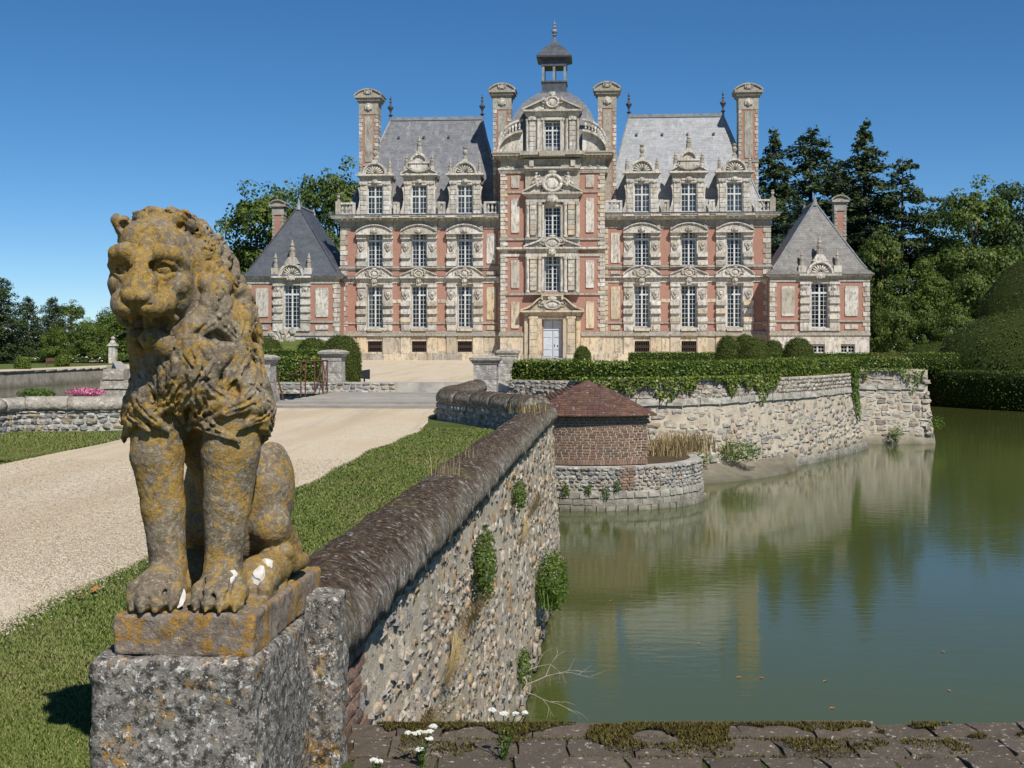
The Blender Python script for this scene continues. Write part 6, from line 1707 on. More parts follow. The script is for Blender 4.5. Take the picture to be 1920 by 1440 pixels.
    for ring, (r_in, ln, r0, cnt) in enumerate(((56, 30, 0.022, 15), (72, 34, 0.026, 14), (94, 36, 0.029, 13), (120, 36, 0.032, 12))):
        for i in range(cnt):
            th = 2 * math.pi * (i + 0.5 * (ring % 2)) / cnt + rg.uniform(-0.08, 0.08)
            if math.sin(th) < -0.55: continue
            if ring == 0 and math.cos(th) < 0.55 and math.sin(th) < 0.72: continue
            if ring == 1 and math.cos(th) < -0.2 and math.sin(th) < 0.1: continue
            pts = []; sw = rg.choice((-1, 1)) * rg.uniform(0.18, 0.42)
            for j in range(6):
                t = j / 5; rho = R(r_in + ln * t); tt = th + sw * math.sin(t * 2.6)
                vx, vz, vy = math.sin(rho) * math.cos(tt), math.sin(rho) * math.sin(tt), math.cos(rho)
                q, d = hsurf(math.atan2(vx, vy), math.asin(max(-1, min(1, vz))))
                pts.append(tuple(q + d * (0.000 + 0.014 * t)))
            lock(pts, r0, 0)
    # strands: fine grooves running along every lock
    for pts, rad in cuts:
        P = [np.array(p) for p in pts]
        for off in (-0.42, 0.36):
            g_ = []
            for i in range(len(P)):
                tg = P[min(i + 1, len(P) - 1)] - P[max(i - 1, 0)]; o_ = P[i] - np.array([-0.03, 0.22, P[i][2]]); sd = np.cross(tg, o_); sd /= np.linalg.norm(sd) + 1e-9; o_ /= np.linalg.norm(o_) + 1e-9
                g_.append(tuple(P[i] + sd * rad[i] * off + o_ * rad[i] * 1.0))
            F.chain(g_[1:-1], [0.0060] * (len(g_) - 2), 0.005, 'sub')
    # drill holes and deep cuts between curls
    for (a, b) in ((98, 6), (88, 40), (108, -30), (-105, 10), (92, -8), (100, 24)):
        q, d = hsurf(R(a), R(b)); F.cap(tuple(q + d * 0.03), tuple(q - d * 0.018), 0.013, 0.007, 0.008, 'sub')
    for i in range(24):
        q, d = surf(R(rg.uniform(-120, 125)), rg.uniform(0.58, 0.84)); dz = rg.uniform(0.02, 0.045); tilt = rg.uniform(-0.35, 0.35)
        q2, _ = surf(math.atan2(q[0] - axis[0], -(q[1] - axis[1])) + tilt * 0.5, q[2] - dz)
        F.cap(tuple(q + d * 0.014), tuple(q2 + d * 0.014), 0.009, 0.004, 0.008, 'sub')
    F.rough(0.006, 8, 2, 1.0)
    F.rough(0.0020, 34, 3, 4.0)
    F.rough(0.0018, 90, 2, 9.0)
    me = F.mesh('stone_lion', M['lion_stone'])
    lion = empty('stone_lion', LBASE, LROT, label='weathered seated stone lion covered in orange lichen on the corner pedestal', cat='statue')
    obj('body', me, lion)
    # white scars where the stone has flaked
    rg2 = random.Random(3)
    for (x, y, z, w, h) in ((-0.062, 0.032, 0.062, 0.030, 0.042), (-0.035, 0.045, 0.035, 0.022, 0.03), (0.125, 0.065, 0.095, 0.02, 0.03), (0.16, 0.255, 0.075, 0.024, 0.028), (0.17, 0.315, 0.10, 0.018, 0.018)):
        b = MB(); b.blob((0, 0, 0), (w, 0.011, h), 2, 0.28, rg2); obj('bare_patch', b.mesh('bare_patch', M['white_crust'], False), lion, (x, y, z), (R(-25), 0, rg2.uniform(-.3, .3)))
    return lion
build_lion()

def block_field(name, parts, mat, h, amp, parent, loc=(0, 0, 0)):
    lo = np.min([np.array(c) - np.array(s_) for c, s_, r in parts], axis=0) - 0.03; hi = np.max([np.array(c) + np.array(s_) for c, s_, r in parts], axis=0) + 0.03
    F = Field(lo, hi, h)
    for c, s_, r in parts: F.rbox(c, s_, r)
    F.rough(amp, 6, 3, 2.0, 0.04); F.rough(amp * 0.6, 28, 3, 5.0, 0.03)
    return obj(name, F.mesh(name, M[mat]), parent, loc)
ped = empty('lion_pedestal', (-1.0, 3.9, 0.0), LROT, label='grey stone pedestal crusted with black and white lichen carrying the lion', cat='pedestal')
block_field('plinth', [((0, 0.425, 0.62), (0.218, 0.435, 0.065), 0.012)], 'plinth_stone', 0.006, 0.012, ped)
block_field('shaft', [((-0.022, 0.30, 0.02), (0.258, 0.36, 0.54), 0.03)], 'pedestal_stone', 0.009, 0.020, ped)
block_field('end_slab', [((0.05, 0.74, 0.06), (0.285, 0.085, 0.555), 0.022)], 'pedestal_stone', 0.008, 0.018, ped)
# ------------------------------------------------------------------ vegetation
def leaf_quads(cent, nrm, size, rs, aspect=0.6, bend=0.0):
    """one small folded leaf face for each centre; nrm is its rough facing"""
    n = len(cent)
    a = rs.normal(size=(n, 3)); nr = nrm + 0.0
    nr /= np.linalg.norm(nr, axis=1, keepdims=True) + 1e-9
    u = np.cross(nr, a); u /= np.linalg.norm(u, axis=1, keepdims=True) + 1e-9
    v = np.cross(nr, u)
    s = size[:, None] if np.ndim(size) else size
    V = np.stack([cent - u * s * 0.5, cent - v * s * aspect * 0.5 + nr * s * bend, cent + u * s * 0.5, cent + v * s * aspect * 0.5 + nr * s * bend], 1)
    return V.reshape(-1, 3), np.arange(n * 4).reshape(n, 4)

def crown_cloud(rs, n_clumps, shape, per, clump_r, leaf, jitter=0.75):
    """shape(rs) -> clump centre and outward direction"""
    C = []; N = []; S = []; T = []
    for i in range(n_clumps):
        c, out = shape(rs)
        d = rs.normal(size=(per, 3)); d /= np.linalg.norm(d, axis=1, keepdims=True)
        rr = clump_r * rs.uniform(0.55, 1.25)
        p = c + d * rr * (rs.uniform(0.35, 1.0, (per, 1)) ** 0.6) * np.array([1, 1, 0.72])
        C.append(p); N.append(d + out * 0.8 + np.array([0, 0, 0.5]) + rs.normal(size=(per, 3)) * jitter); S.append(np.full(per, leaf) * rs.uniform(0.65, 1.3, per))
        T.append(np.clip(rs.normal(0.5 + rs.uniform(-0.22, 0.22), 0.18, per), 0, 1))
    return np.concatenate(C), np.concatenate(N), np.concatenate(S), np.concatenate(T)

def limb_mesh(paths, mat):
    mb = MB()
    for pts, rad in paths: mb.tube(pts, rad, 7)
    return mb.mesh('trunk', M[mat], True)

def deciduous(seed, H, Wd, leaf_mat, n=150, per=70, leaf=0.42, open_=0.0, base=0.18):
    rs = np.random.RandomState(seed); rg = random.Random(seed)
    lobes = []
    for i in range(9):
        a = rs.uniform(0, 2 * math.pi); r = rs.uniform(0.0, 0.62) * Wd / 2; z = H * rs.uniform(base + 0.16, 0.86)
        lobes.append((np.array([r * math.cos(a), r * math.sin(a), z]), np.array([Wd * rs.uniform(0.20, 0.32), Wd * rs.uniform(0.20, 0.32), H * rs.uniform(0.11, 0.19)])))
    lobes.append((np.array([0, 0, H * 0.84]), np.array([Wd * 0.2, Wd * 0.2, H * 0.16]))); lobes.append((np.array([0, 0, H * 0.55]), np.array([Wd * 0.4, Wd * 0.4, H * 0.24])))
    lobes.append((np.array([0, 0, H * 0.33]), np.array([Wd * 0.42, Wd * 0.42, H * 0.15])))
    def shape(rs):
        c, r = lobes[rs.randint(len(lobes))]
        d = rs.normal(size=3); d /= np.linalg.norm(d)
        if d[2] < -0.4: d[2] *= -0.5
        return c + d * r * rs.uniform(0.75, 1.03), d
    P, N, S, T = crown_cloud(rs, n, shape, per, Wd * 0.075 + 0.35, leaf)
    V, F = leaf_quads(P, N, S, rs, 0.72, 0.12)
    crown = np_mesh('crown', V, F, M[leaf_mat], False, np.repeat(T, 4))
    paths = [([(0, 0, -0.3), (rg.uniform(-.2, .2), 0, H * 0.25), (rg.uniform(-.5, .5), rg.uniform(-.4, .4), H * 0.55), (0, 0, H * 0.82)], [H * 0.022, H * 0.017, H * 0.010, H * 0.003])]
    for c, r in lobes[:9]:
        z0 = H * rg.uniform(0.2, 0.5); m = (c[0] * 0.45, c[1] * 0.45, z0 + (c[2] - z0) * 0.6)
        paths.append(([(0, 0, z0), m, tuple(c + np.array([0, 0, r[2] * .4]))], [H * 0.009, H * 0.006, H * 0.002]))
    return limb_mesh(paths, 'bark'), crown

def conifer(seed, H, Wd, leaf_mat, tiers=26, power=0.85, flat=0.25, leaf=0.42, per=16, start=0.08, droop=0.10, gap=0.0):
    rs = np.random.RandomState(seed); rg = random.Random(seed)
    C = []; N = []; S = []; T = []; paths = [([(0, 0, -0.3), (0, 0, H * 0.5), (0, 0, H * 0.99)], [H * 0.016, H * 0.010, 0.03])]
    for t in range(tiers):
        f = start + (1 - start) * (t / tiers) ** 0.95; z = H * f
        L = Wd / 2 * (1 - f) ** power * rs.uniform(0.82, 1.12) + 0.25
        nb = max(5, int(9 - 3 * f)); off = rs.uniform(0, 6.28)
        for b in range(nb):
            if rs.rand() < gap: continue
            a = off + 2 * math.pi * b / nb + rs.uniform(-0.22, 0.22); Lb = L * rs.uniform(0.45, 1.25)
            d = np.array([math.cos(a), math.sin(a), 0])
            zj = z + rs.uniform(-0.55, 0.55) * H * (1 - start) / tiers; dr = droop * rs.uniform(0.2, 1.9)
            tip = np.array([d[0] * Lb, d[1] * Lb, zj - dr * Lb + 0.05 * Lb]); root = np.array([0, 0, zj])
            if t % 2 == 0: paths.append(([tuple(root), tuple((root + tip) / 2 + np.array([0, 0, 0.06 * Lb])), tuple(tip)], [H * 0.0035, H * 0.0022, 0.02]))
            k = max(4, int(per * Lb * 1.6))
            u = rs.uniform(0.12, 1.0, k) ** 0.75
            p = root + (tip - root) * u[:, None] + np.array([0, 0, 0.06 * Lb]) * (4 * u * (1 - u))[:, None]
            side = np.cross(d, [0, 0, 1]); w = Lb * 0.30 * (1 - u * 0.55)
            p = p + side * (rs.uniform(-1, 1, k) * w)[:, None] + np.stack([np.zeros(k), np.zeros(k), rs.normal(0, flat * 0.5, k) - 0.12 * np.abs(rs.normal(0, 1, k)) * 0.6], 1)
            C.append(p); N.append(np.array([0, 0, 1.0]) + rs.normal(size=(k, 3)) * 0.75 + d * 0.4); S.append(leaf * rs.uniform(0.6, 1.3, k)); T.append(np.clip(rs.normal(0.45 + 0.15 * f, 0.2, k), 0, 1))
    P, N, S, T = map(np.concatenate, (C, N, S, T))
    V, F = leaf_quads(P, N, S, rs, 0.5, 0.08)
    return limb_mesh(paths, 'bark'), np_mesh('crown', V, F, M[leaf_mat], False, np.repeat(T, 4))

TREES = {
    'oak_a': deciduous(1, 20, 15, 'leaf_tree', 190, 75, 0.44), 'oak_b': deciduous(2, 20, 16, 'leaf_dark', 190, 75, 0.44), 'oak_c': deciduous(3, 20, 14, 'leaf_light', 180, 75, 0.42),
    'airy': deciduous(4, 20, 13, 'leaf_tree', 95, 46, 0.40), 'bushy': deciduous(5, 10, 13, 'leaf_light', 170, 75, 0.36, base=0.02), 'bushy_dark': deciduous(6, 10, 12, 'leaf_tree', 170, 75, 0.36, base=0.02),
    'fir_a': conifer(11, 30, 15, 'needle', 29, 0.85, 0.45, 0.52, 19, 0.1, 0.20), 'fir_b': conifer(12, 30, 14, 'needle', 27, 0.62, 0.55, 0.52, 18, 0.12, 0.10, 0.16),
    'cedar': conifer(13, 26, 21, 'needle', 19, 0.6, 0.32, 0.50, 17, 0.12, 0.05, 0.10), 'blue_cedar': conifer(14, 18, 18, 'needle_blue', 20, 0.6, 0.6, 0.55, 18, 0.05, 0.10),
    'yew_tree': conifer(15, 14, 8, 'needle', 24, 0.6, 0.5, 0.36, 22, 0.02, 0.06),
}
def tree(kind, px, Y, top_y, label, name='tree', group=None, wide=1.0, rz=0.0, zb=-0.7, href=None):
    tr, cr = TREES[kind]; X = (px - 960) / 2400 * Y
    ztop = EYE + (650 - top_y) / 2400 * Y
    H = {'oak_a': 20, 'oak_b': 20, 'oak_c': 20, 'airy': 20, 'bushy': 10, 'bushy_dark': 10, 'fir_a': 30, 'fir_b': 30, 'cedar': 26, 'blue_cedar': 18, 'yew_tree': 14}[kind]
    k = (ztop - zb) / H
    t = empty(name, (X, Y, zb), rz, label=label, cat='tree', group=group); t.scale = (k * wide, k * wide, k)
    obj('trunk', tr, t); obj('crown', cr, t)
    return t
# behind the left pavilion
tree('oak_a', 478, 172, 352, 'dark green tree directly behind the left pavilion chimney', wide=0.95, rz=0.4)
tree('airy', 545, 182, 326, 'airy tree with open branches above the left pavilion roof', wide=1.0, rz=1.0)
tree('oak_a', 640, 178, 308, 'tall leafy tree rising between left pavilion and chateau wing', wide=0.72, rz=2.2)
tree('oak_b', 575, 190, 375, 'dark tree filling the gap behind the left pavilion ridge', wide=0.95, rz=3.3)
tree('bushy_dark', 440, 178, 455, 'low dark tree at the left edge of the pavilion trees', wide=0.8, rz=0.2)
tree('bushy_dark', 395, 185, 560, 'low bushy tree behind the lion near the pavilion', wide=1.0, rz=1.1)
# left horizon
tree('yew_tree', 2, 165, 518, 'tall dark conifer at the left edge of the picture', 'conifer_tree', wide=1.3)
tree('yew_tree', 52, 178, 556, 'dark conifer second from the left edge', 'conifer_tree', wide=1.3, rz=1)
tree('yew_tree', 98, 182, 557, 'dark conifer third from the left edge', 'conifer_tree', wide=1.35, rz=2)
tree('oak_a', 135, 188, 566, 'round green tree right of the dark conifers', wide=1.1, rz=1.7)
tree('bushy', 165, 172, 600, 'light green bushy tree above the garden border', wide=0.85, rz=0.5)
tree('bushy', 205, 178, 582, 'light green tree beside the lion head, above the gate pillar', wide=0.85, rz=2.5)
tree('bushy', 258, 180, 570, 'light green tree mostly hidden behind the lion head', wide=0.9, rz=4.0)
tree('bushy', 105, 168, 612, 'light green low tree in front of the dark conifers', wide=0.8, rz=3.0)
tree('bushy_dark', 320, 190, 575, 'green tree hidden behind the lion mane', wide=1.0, rz=5)
# right of the chateau
tree('fir_a', 1452, 196, 240, 'tall dark fir nearest to the right chateau chimney', 'conifer_tree', wide=1.25)
tree('fir_b', 1520, 200, 238, 'dark fir with a ragged top, second right of the chateau', 'conifer_tree', wide=1.35, rz=1.3)
tree('fir_a', 1622, 192, 224, 'tallest dark fir behind the right pavilion', 'conifer_tree', wide=1.3, rz=2.1)
tree('cedar', 1692, 186, 288, 'spreading dark cedar with flat branches beside the tallest fir', 'cedar_tree', wide=1.05, rz=0.6)
tree('blue_cedar', 1500, 165, 378, 'blue green cedar behind the right pavilion roof', 'cedar_tree', wide=0.9)
tree('fir_b', 1575, 205, 300, 'dark fir in the gap between the two tallest firs', 'conifer_tree', wide=1.4, rz=3.0)
tree('oak_a', 1832, 176, 343, 'broad green tree right of the cedar', wide=0.9, rz=1.2)
tree('oak_b', 1912, 184, 322, 'dark green tree at the right edge of the picture', wide=0.9, rz=2.4)
tree('oak_b', 1762, 190, 384, 'dark tree between cedar and broad green tree', wide=0.8, rz=4)
tree('oak_a', 1655, 165, 432, 'green tree directly right of the right pavilion chimney', wide=0.72, rz=0.9)
tree('oak_c', 1735, 158, 478, 'lighter green rounded tree below the cedar', wide=0.85, rz=2.7)
tree('oak_a', 1810, 160, 455, 'green tree behind the clipped yew mounds', wide=0.85, rz=3.8)
tree('bushy_dark', 1685, 150, 560, 'low rounded green tree right of the pavilion wall', wide=0.62, rz=1.5)
tree('bushy_dark', 1880, 150, 470, 'full green tree above the upper yew mound', wide=0.7, rz=0.3)
tree('bushy', 1650, 156, 575, 'small light green tree against the right pavilion corner', wide=0.5, rz=2.0)
tree('bushy_dark', 1795, 146, 572, 'dark bushy tree just behind the left edge of the yew mounds', wide=0.8, rz=1.9)
tree('bushy_dark', 1745, 148, 585, 'dark bushy tree low beside the yew mounds', wide=0.7, rz=5.0)

# trees of the park just outside the frame, whose shade falls on the right bank
for (x_, y_, k_, lb) in ((44.5, 60, 0.95, 'park tree on the right bank outside the picture'),):
    t = empty('tree', (x_, y_, -0.7), x_, label=lb, cat='tree'); t.scale = (k_, k_, k_); obj('trunk', TREES['oak_b'][0], t); obj('crown', TREES['oak_b'][1], t)
# --- clipped shapes: a solid core and a skin of small leaves
def skin_leaves(P, N, dens_n, leaf, rs, aspect=0.6, lift=0.0, spread=0.6):
    idx = rs.randint(len(P), size=dens_n)
    p = P[idx] + rs.normal(size=(dens_n, 3)) * leaf * 0.35 + N[idx] * lift
    return leaf_quads(p, N[idx] + rs.normal(size=(dens_n, 3)) * spread, leaf * rs.uniform(0.6, 1.35, dens_n), rs, aspect, 0.12)
def surf_samples(me, n, rs):
    me.calc_loop_triangles(); nt = len(me.loop_triangles)
    tri = np.empty(nt * 3, np.int32); me.loop_triangles.foreach_get('vertices', tri); tri = tri.reshape(-1, 3)
    co = np.empty(len(me.vertices) * 3, np.float32); me.vertices.foreach_get('co', co); co = co.reshape(-1, 3)
    a, b, c = co[tri[:, 0]], co[tri[:, 1]], co[tri[:, 2]]
    cr = np.cross(b - a, c - a); ar = np.linalg.norm(cr, axis=1); nn = cr / (ar[:, None] + 1e-9)
    i = rs.choice(nt, n, p=ar / ar.sum()); u, v = rs.rand(n), rs.rand(n); m = u + v > 1; u[m] = 1 - u[m]; v[m] = 1 - v[m]
    return a[i] + (b[i] - a[i]) * u[:, None] + (c[i] - a[i]) * v[:, None], nn[i]
def clipped(name, core_me, n, leaf, leaf_mat, label, cat, loc, rz=0.0, seed=0, aspect=0.6, group=None, lump=0.04):
    rs = np.random.RandomState(seed)
    t = empty(name, loc, rz, label=label, cat=cat, group=group)
    obj('core', core_me, t)
    P, N = surf_samples(core_me, n, rs)
    P = P + N * (lump * fbm(P, 2.2, 3))[:, None]
    V, F = leaf_quads(P + rs.normal(size=P.shape) * leaf * 0.4 + N * leaf * 0.25, N + rs.normal(size=P.shape) * 0.65, leaf * rs.uniform(0.6, 1.3, n), rs, aspect, 0.12)
    T = np.clip(0.5 + 0.35 * fbm(P, 1.4, 3) + rs.normal(0, 0.22, n), 0, 1)
    o = obj('leaves', np_mesh('leaves', V, F, M[leaf_mat], False, np.repeat(T, 4)), t); o['kind'] = 'stuff'
    return t
def dome_mesh(r, h, side=0.35, mat='yew_core', n=28):
    pr = [(r * 0.92, 0), (r, h * side * 0.5), (r * 0.98, h * side)] + [(r * 0.98 * math.cos(a) ** 0.8, h * side + h * (1 - side) * math.sin(a)) for a in np.linspace(0.12, 1.45, 9)] + [(0.02, h)]
    return MB().lathe(pr, 0, 0, n).mesh('core', M[mat], True)
def topiary(px, Y, top_y, width_px, label, n=5200, side=0.35, z0=0.0, leaf=None, seed=0, mat='yew_leaf'):
    X = (px - 960) / 2400 * Y; r = width_px / 2400 * Y / 2; h = EYE + (650 - top_y) / 2400 * Y - z0
    return clipped('topiary', dome_mesh(r, h, side), n, leaf or 0.0011 * Y + 0.012, mat, label, 'topiary', (X, Y, z0), 0, seed, 0.5, 'clipped yew domes in the court', 0.03)
topiary(640, 50, 631, 72, 'tall clipped yew dome beside the left gate pier', 9000, 0.55, 0, seed=1)
topiary(497, 72, 634, 74, 'clipped yew dome half hidden behind the lion, before the left pavilion', 6000, 0.3, seed=2)
topiary(585, 74, 635, 62, 'clipped yew dome behind the rusty gate', 6000, 0.3, seed=3)
topiary(1364, 76, 631, 44, 'leftmost yew dome of the cluster at the right chateau wing', 4500, 0.3, seed=4)
topiary(1396, 82, 628, 42, 'back yew dome of the cluster at the right chateau wing', 4500, 0.3, seed=5)
topiary(1414, 74, 635, 62, 'wide front yew dome of the cluster at the right chateau wing', 5500, 0.3, seed=6)
topiary(1450, 80, 639, 40, 'small yew dome of the cluster, between two wider domes', 4500, 0.3, seed=7)
topiary(1497, 75, 635, 60, 'yew dome in front of the right pavilion', 5500, 0.3, seed=8)
topiary(1092, 100, 650, 30, 'small clipped yew dome standing right of the entrance door', 3000, 0.2, seed=9)
def hedge_mesh(path, w, z0, z1, step=0.5, wob=0.05, seed=0):
    V, F = sweep(path, 0, path.L, [(w / 2, z0), (w / 2 + 0.02, z1 * 0.6 + z0 * 0.4), (w / 2 - 0.03, z1 - 0.06), (w / 2 - 0.12, z1), (0, z1 + 0.015), (-w / 2 + 0.12, z1), (-w / 2 + 0.03, z1 - 0.06), (-w / 2 - 0.02, z1 * 0.6 + z0 * 0.4), (-w / 2, z0)], step, 0, wob, 1.1)
    return V, F
def hedge(pts, w, z0, z1, n, leaf, label, mat='box_leaf', seed=0, name='hedge', lump=0.05, wob=0.05):
    P = Path(pts, 1); b = np.array([P.p[0][0], P.p[0][1], z0]); V, F = hedge_mesh(P, w, z0, z1, 0.5, wob, seed)
    me = raw_mesh('core', [(x - b[0], y - b[1], z - b[2]) for x, y, z in V], F, M['hedge_core'], True); fix_normals(me)
    return clipped(name, me, n, leaf, mat, label, 'hedge', tuple(b), 0, seed, 0.65, None, lump)
HB = [(x + 0.0, y + 0.62) for x, y in BASTION[1:]]
def inset(pts, d):
    P = Path(pts, 1); return [tuple(P.at(s)[0] - P.at(s)[2] * d) for s in np.linspace(0.05, P.L - 0.05, 60)]
hedge(inset(BASTION, 0.55), 0.85, 0.30, 1.05, 34000, 0.07, 'long low box hedge along the top of the bastion wall', seed=21)
hedge([(12.2, 49.4), (15.0, 49.5), (15.4, 52)], 0.8, 0.4, 1.02, 7000, 0.08, 'short hedge on top of the flat wall right of the bastion', seed=22)
hedge([(-12.9, 44.6), (-10, 44.4), (-6.6, 44.0)], 0.8, 0.0, 1.08, 13000, 0.08, 'box hedge behind the rusty gate, left of the court', seed=23)
hedge([(-18.2, 64), (-14, 63.5), (-9.5, 63)], 0.9, 0.0, 1.3, 9000, 0.10, 'second box hedge below the left pavilion', seed=24, mat='box_leaf')
hedge([(13, 76.5), (18, 77), (23.5, 78), (27.5, 80)], 1.2, 0.0, 1.05, 9000, 0.10, 'low hedge in front of the right pavilion', seed=25)
hedge([(9.0, 98), (22, 98.5)], 1.0, 0.0, 1.0, 7000, 0.11, 'far low hedge under the right chateau wing', seed=26)
RB = [tuple(p) for p in catmull([(47, 44), (31.4, 69.9), (27.9, 76.9), (26.4, 83.4), (28.5, 88)], 8)]
hedge(RB, 2.4, -2.25, -0.05, 30000, 0.13, 'dark clipped hedge along the far bank of the moat', 'yew_leaf', 27, lump=0.12, wob=0.12)
# big clipped yews on the right bank
def mound(loc, rx, ry, h, n, label, seed):
    me = MB().blob((0, 0, 0), (rx, ry, h), 3).mesh('core', M['yew_core'], True)
    co = np.array([tuple(v.co) for v in me.vertices]); nn = co / np.linalg.norm(co, axis=1, keepdims=True); u_ = co / np.array([rx, ry, h]); rho = np.linalg.norm(u_[:, :2], axis=1) + 1e-3; f_ = np.minimum(rho ** -0.38, 3.0); u_[:, 0] *= f_; u_[:, 1] *= f_; u_[:, 2] = np.sign(u_[:, 2]) * np.abs(u_[:, 2]) ** 0.85; co = u_ * np.array([rx, ry, h]); co = co + nn * (0.35 * fbm(co, 0.35, 2))[:, None]
    me.vertices.foreach_set('co', co.astype(np.float32).ravel()); me.update()
    return clipped('yew_mound', me, n, 0.15, 'yew_leaf', label, 'topiary', loc, 0.2, seed, 0.45, 'great clipped yews on the right bank', 0.25)
mound((41.0, 86, -0.9), 13.2, 8.0, 5.3, 60000, 'lower of the two huge rounded yews at the right edge', 31)
mound((52.0, 104, -0.9), 15.5, 9, 11.6, 60000, 'upper huge rounded yew rising behind the lower one', 32)
mound((33.5, 97, -0.9), 4.5, 4, 2.6, 9000, 'small dark clipped yew at the foot of the yew mounds', 33)

# --- ivy and weeds
def leaf_patch(name, label, cat, pts_fn, n, leaf, mat, seed, loc, group=None, aspect=0.7):
    rs = np.random.RandomState(seed); P, N = pts_fn(rs, n)
    V, F = leaf_quads(P - np.array(loc), N + rs.normal(size=P.shape) * 0.6, leaf * rs.uniform(0.6, 1.3, len(P)), rs, aspect, 0.12)
    return tag(obj(name, np_mesh(name, V, F, M[mat], False, np.repeat(np.clip(rs.normal(0.5, 0.25, len(P)), 0, 1), 4)), None, loc), label, cat, group)
def ivy_on(path, s0, s1, ztop, hang, push=0.06):
    def fn(rs, n):
        P = []; N = []
        while len(P) < n:
            s = rs.uniform(s0, s1); h = hang * max(0.05, 0.5 + 0.75 * math.sin(s * 2.1 + 1) * math.sin(s * 0.8) + 0.25 * math.sin(s * 7)); z = ztop - h * rs.uniform(0, 1) ** 1.3
            p, tg, nr = path.at(s); k = push + rs.uniform(0, 0.1) + max(0, -0.1 - z) * 0.14
            P.append((p[0] + nr[0] * k, p[1] + nr[1] * k, z)); N.append((nr[0], nr[1], 0.5))
        return np.array(P), np.array(N)
    return fn
leaf_patch('ivy', 'ivy spilling from the hedge over the bastion wall behind the cabin', 'ivy', ivy_on(BP, 2.2, 10.5, 0.66, 0.62), 3600, 0.085, 'box_leaf', 41, (4, 36, 0))
leaf_patch('ivy', 'bright ivy clump in the corner between bastion and flat wall', 'ivy', ivy_on(BP, BP.L - 0.7, BP.L, 0.7, 1.3), 900, 0.09, 'weed_leaf', 42, (12, 46, 0))
leaf_patch('ivy', 'sparse ivy on the flat wall right of the bastion', 'ivy', ivy_on(BW, 0.2, 3.4, 0.66, 0.75), 500, 0.09, 'box_leaf', 43, (14, 48, 0))
def blades(name, base_pts, hts, lean, width, mat, seed, loc, label, cat, group=None, kind=None, shade=None, segs=2):
    rs = np.random.RandomState(seed); n = len(base_pts); B = np.asarray(base_pts, float) - np.array(loc)
    a = rs.uniform(0, 2 * math.pi, n); d = np.stack([np.cos(a), np.sin(a), np.zeros(n)], 1); side = np.stack([-np.sin(a), np.cos(a), np.zeros(n)], 1)
    ln = (lean * rs.uniform(0.2, 1.3, n) * hts)[:, None]; w = (width if np.ndim(width) else np.full(n, width))[:, None]
    m = B + d * ln * 0.35 + np.array([0, 0, 1]) * (hts * 0.6)[:, None]; t = B + d * ln + np.array([0, 0, 1]) * (hts * np.clip(1 - 0.25 * lean, 0.3, 1))[:, None]
    if segs == 1:
        V = np.stack([B - side * w, B + side * w, t], 1).reshape(-1, 3); F = np.arange(n * 3).reshape(n, 3); k = 3
    else:
        V = np.stack([B - side * w, B + side * w, m + side * w * 0.75, t, m - side * w * 0.75], 1).reshape(-1, 3)
        i = np.arange(n)[:, None] * 5; F = np.concatenate([i + np.array([[0, 1, 2]]), i + np.array([[0, 2, 4]]), i + np.array([[4, 2, 3]])]); k = 5
    T = np.clip(rs.normal(0.5, 0.24, n), 0, 1) if shade is None else shade
    return tag(obj(name, np_mesh(name, V, F, M[mat], False, np.repeat(T, k)), None, loc), label, cat, group, kind)

# lawn grass: short blades, denser near the camera
rs = np.random.RandomState(3)
def lawn_pts(n, y0, y1, xl, xr, p):
    u = rs.rand(n); y = (y0 ** (1 - p) + u * (y1 ** (1 - p) - y0 ** (1 - p))) ** (1 / (1 - p))
    lo = np.array([xl(v) for v in y]); hi = np.array([xr(v) for v in y]); x = lo + (hi - lo) * rs.rand(n)
    return np.stack([x, y, np.zeros(n)], 1)
pts = lawn_pts(260000, 4.2, 23.5, lambda y: max(-0.42 * y, path_right(y) - 0.03 + 0.035 * math.sin(y * 2.3) + 0.05 * math.sin(y * 0.9 + 1)), lambda y: EDGE(y) - 0.42, 1.75)
d = pts[:, 1]; keep = ~((np.abs(pts[:, 0] + 0.98) < 0.26) & (d < 4.75))
pts = pts[keep]; d = pts[:, 1]
dry = np.clip(rs.normal(0.45, 0.2, len(pts)) + 0.16 * fbm(pts, 0.9, 3) + (rs.rand(len(pts)) < 0.05) * 0.5, 0, 1)
blades('grass', pts, rs.uniform(0.009, 0.024, len(pts)) * (1 + d * 0.012), 0.9, 0.0016 + 0.00035 * d, 'grass_blade', 5, (0, 8, 0), 'short mown grass between drive and parapet', 'grass', kind='stuff', shade=dry, segs=1)
pts = lawn_pts(30000, 16.6, 22.4, lambda y: max(-0.42 * y, -8.7), lambda y: path_left(y) - 0.0, 1.3)
blades('grass', pts, rs.uniform(0.03, 0.06, len(pts)), 0.9, 0.008, 'grass_blade', 6, (-7, 20, 0), 'mown grass strip in front of the left flint wall', 'grass', kind='stuff', segs=1, shade=np.clip(rs.normal(0.62, 0.2, len(pts)), 0, 1))
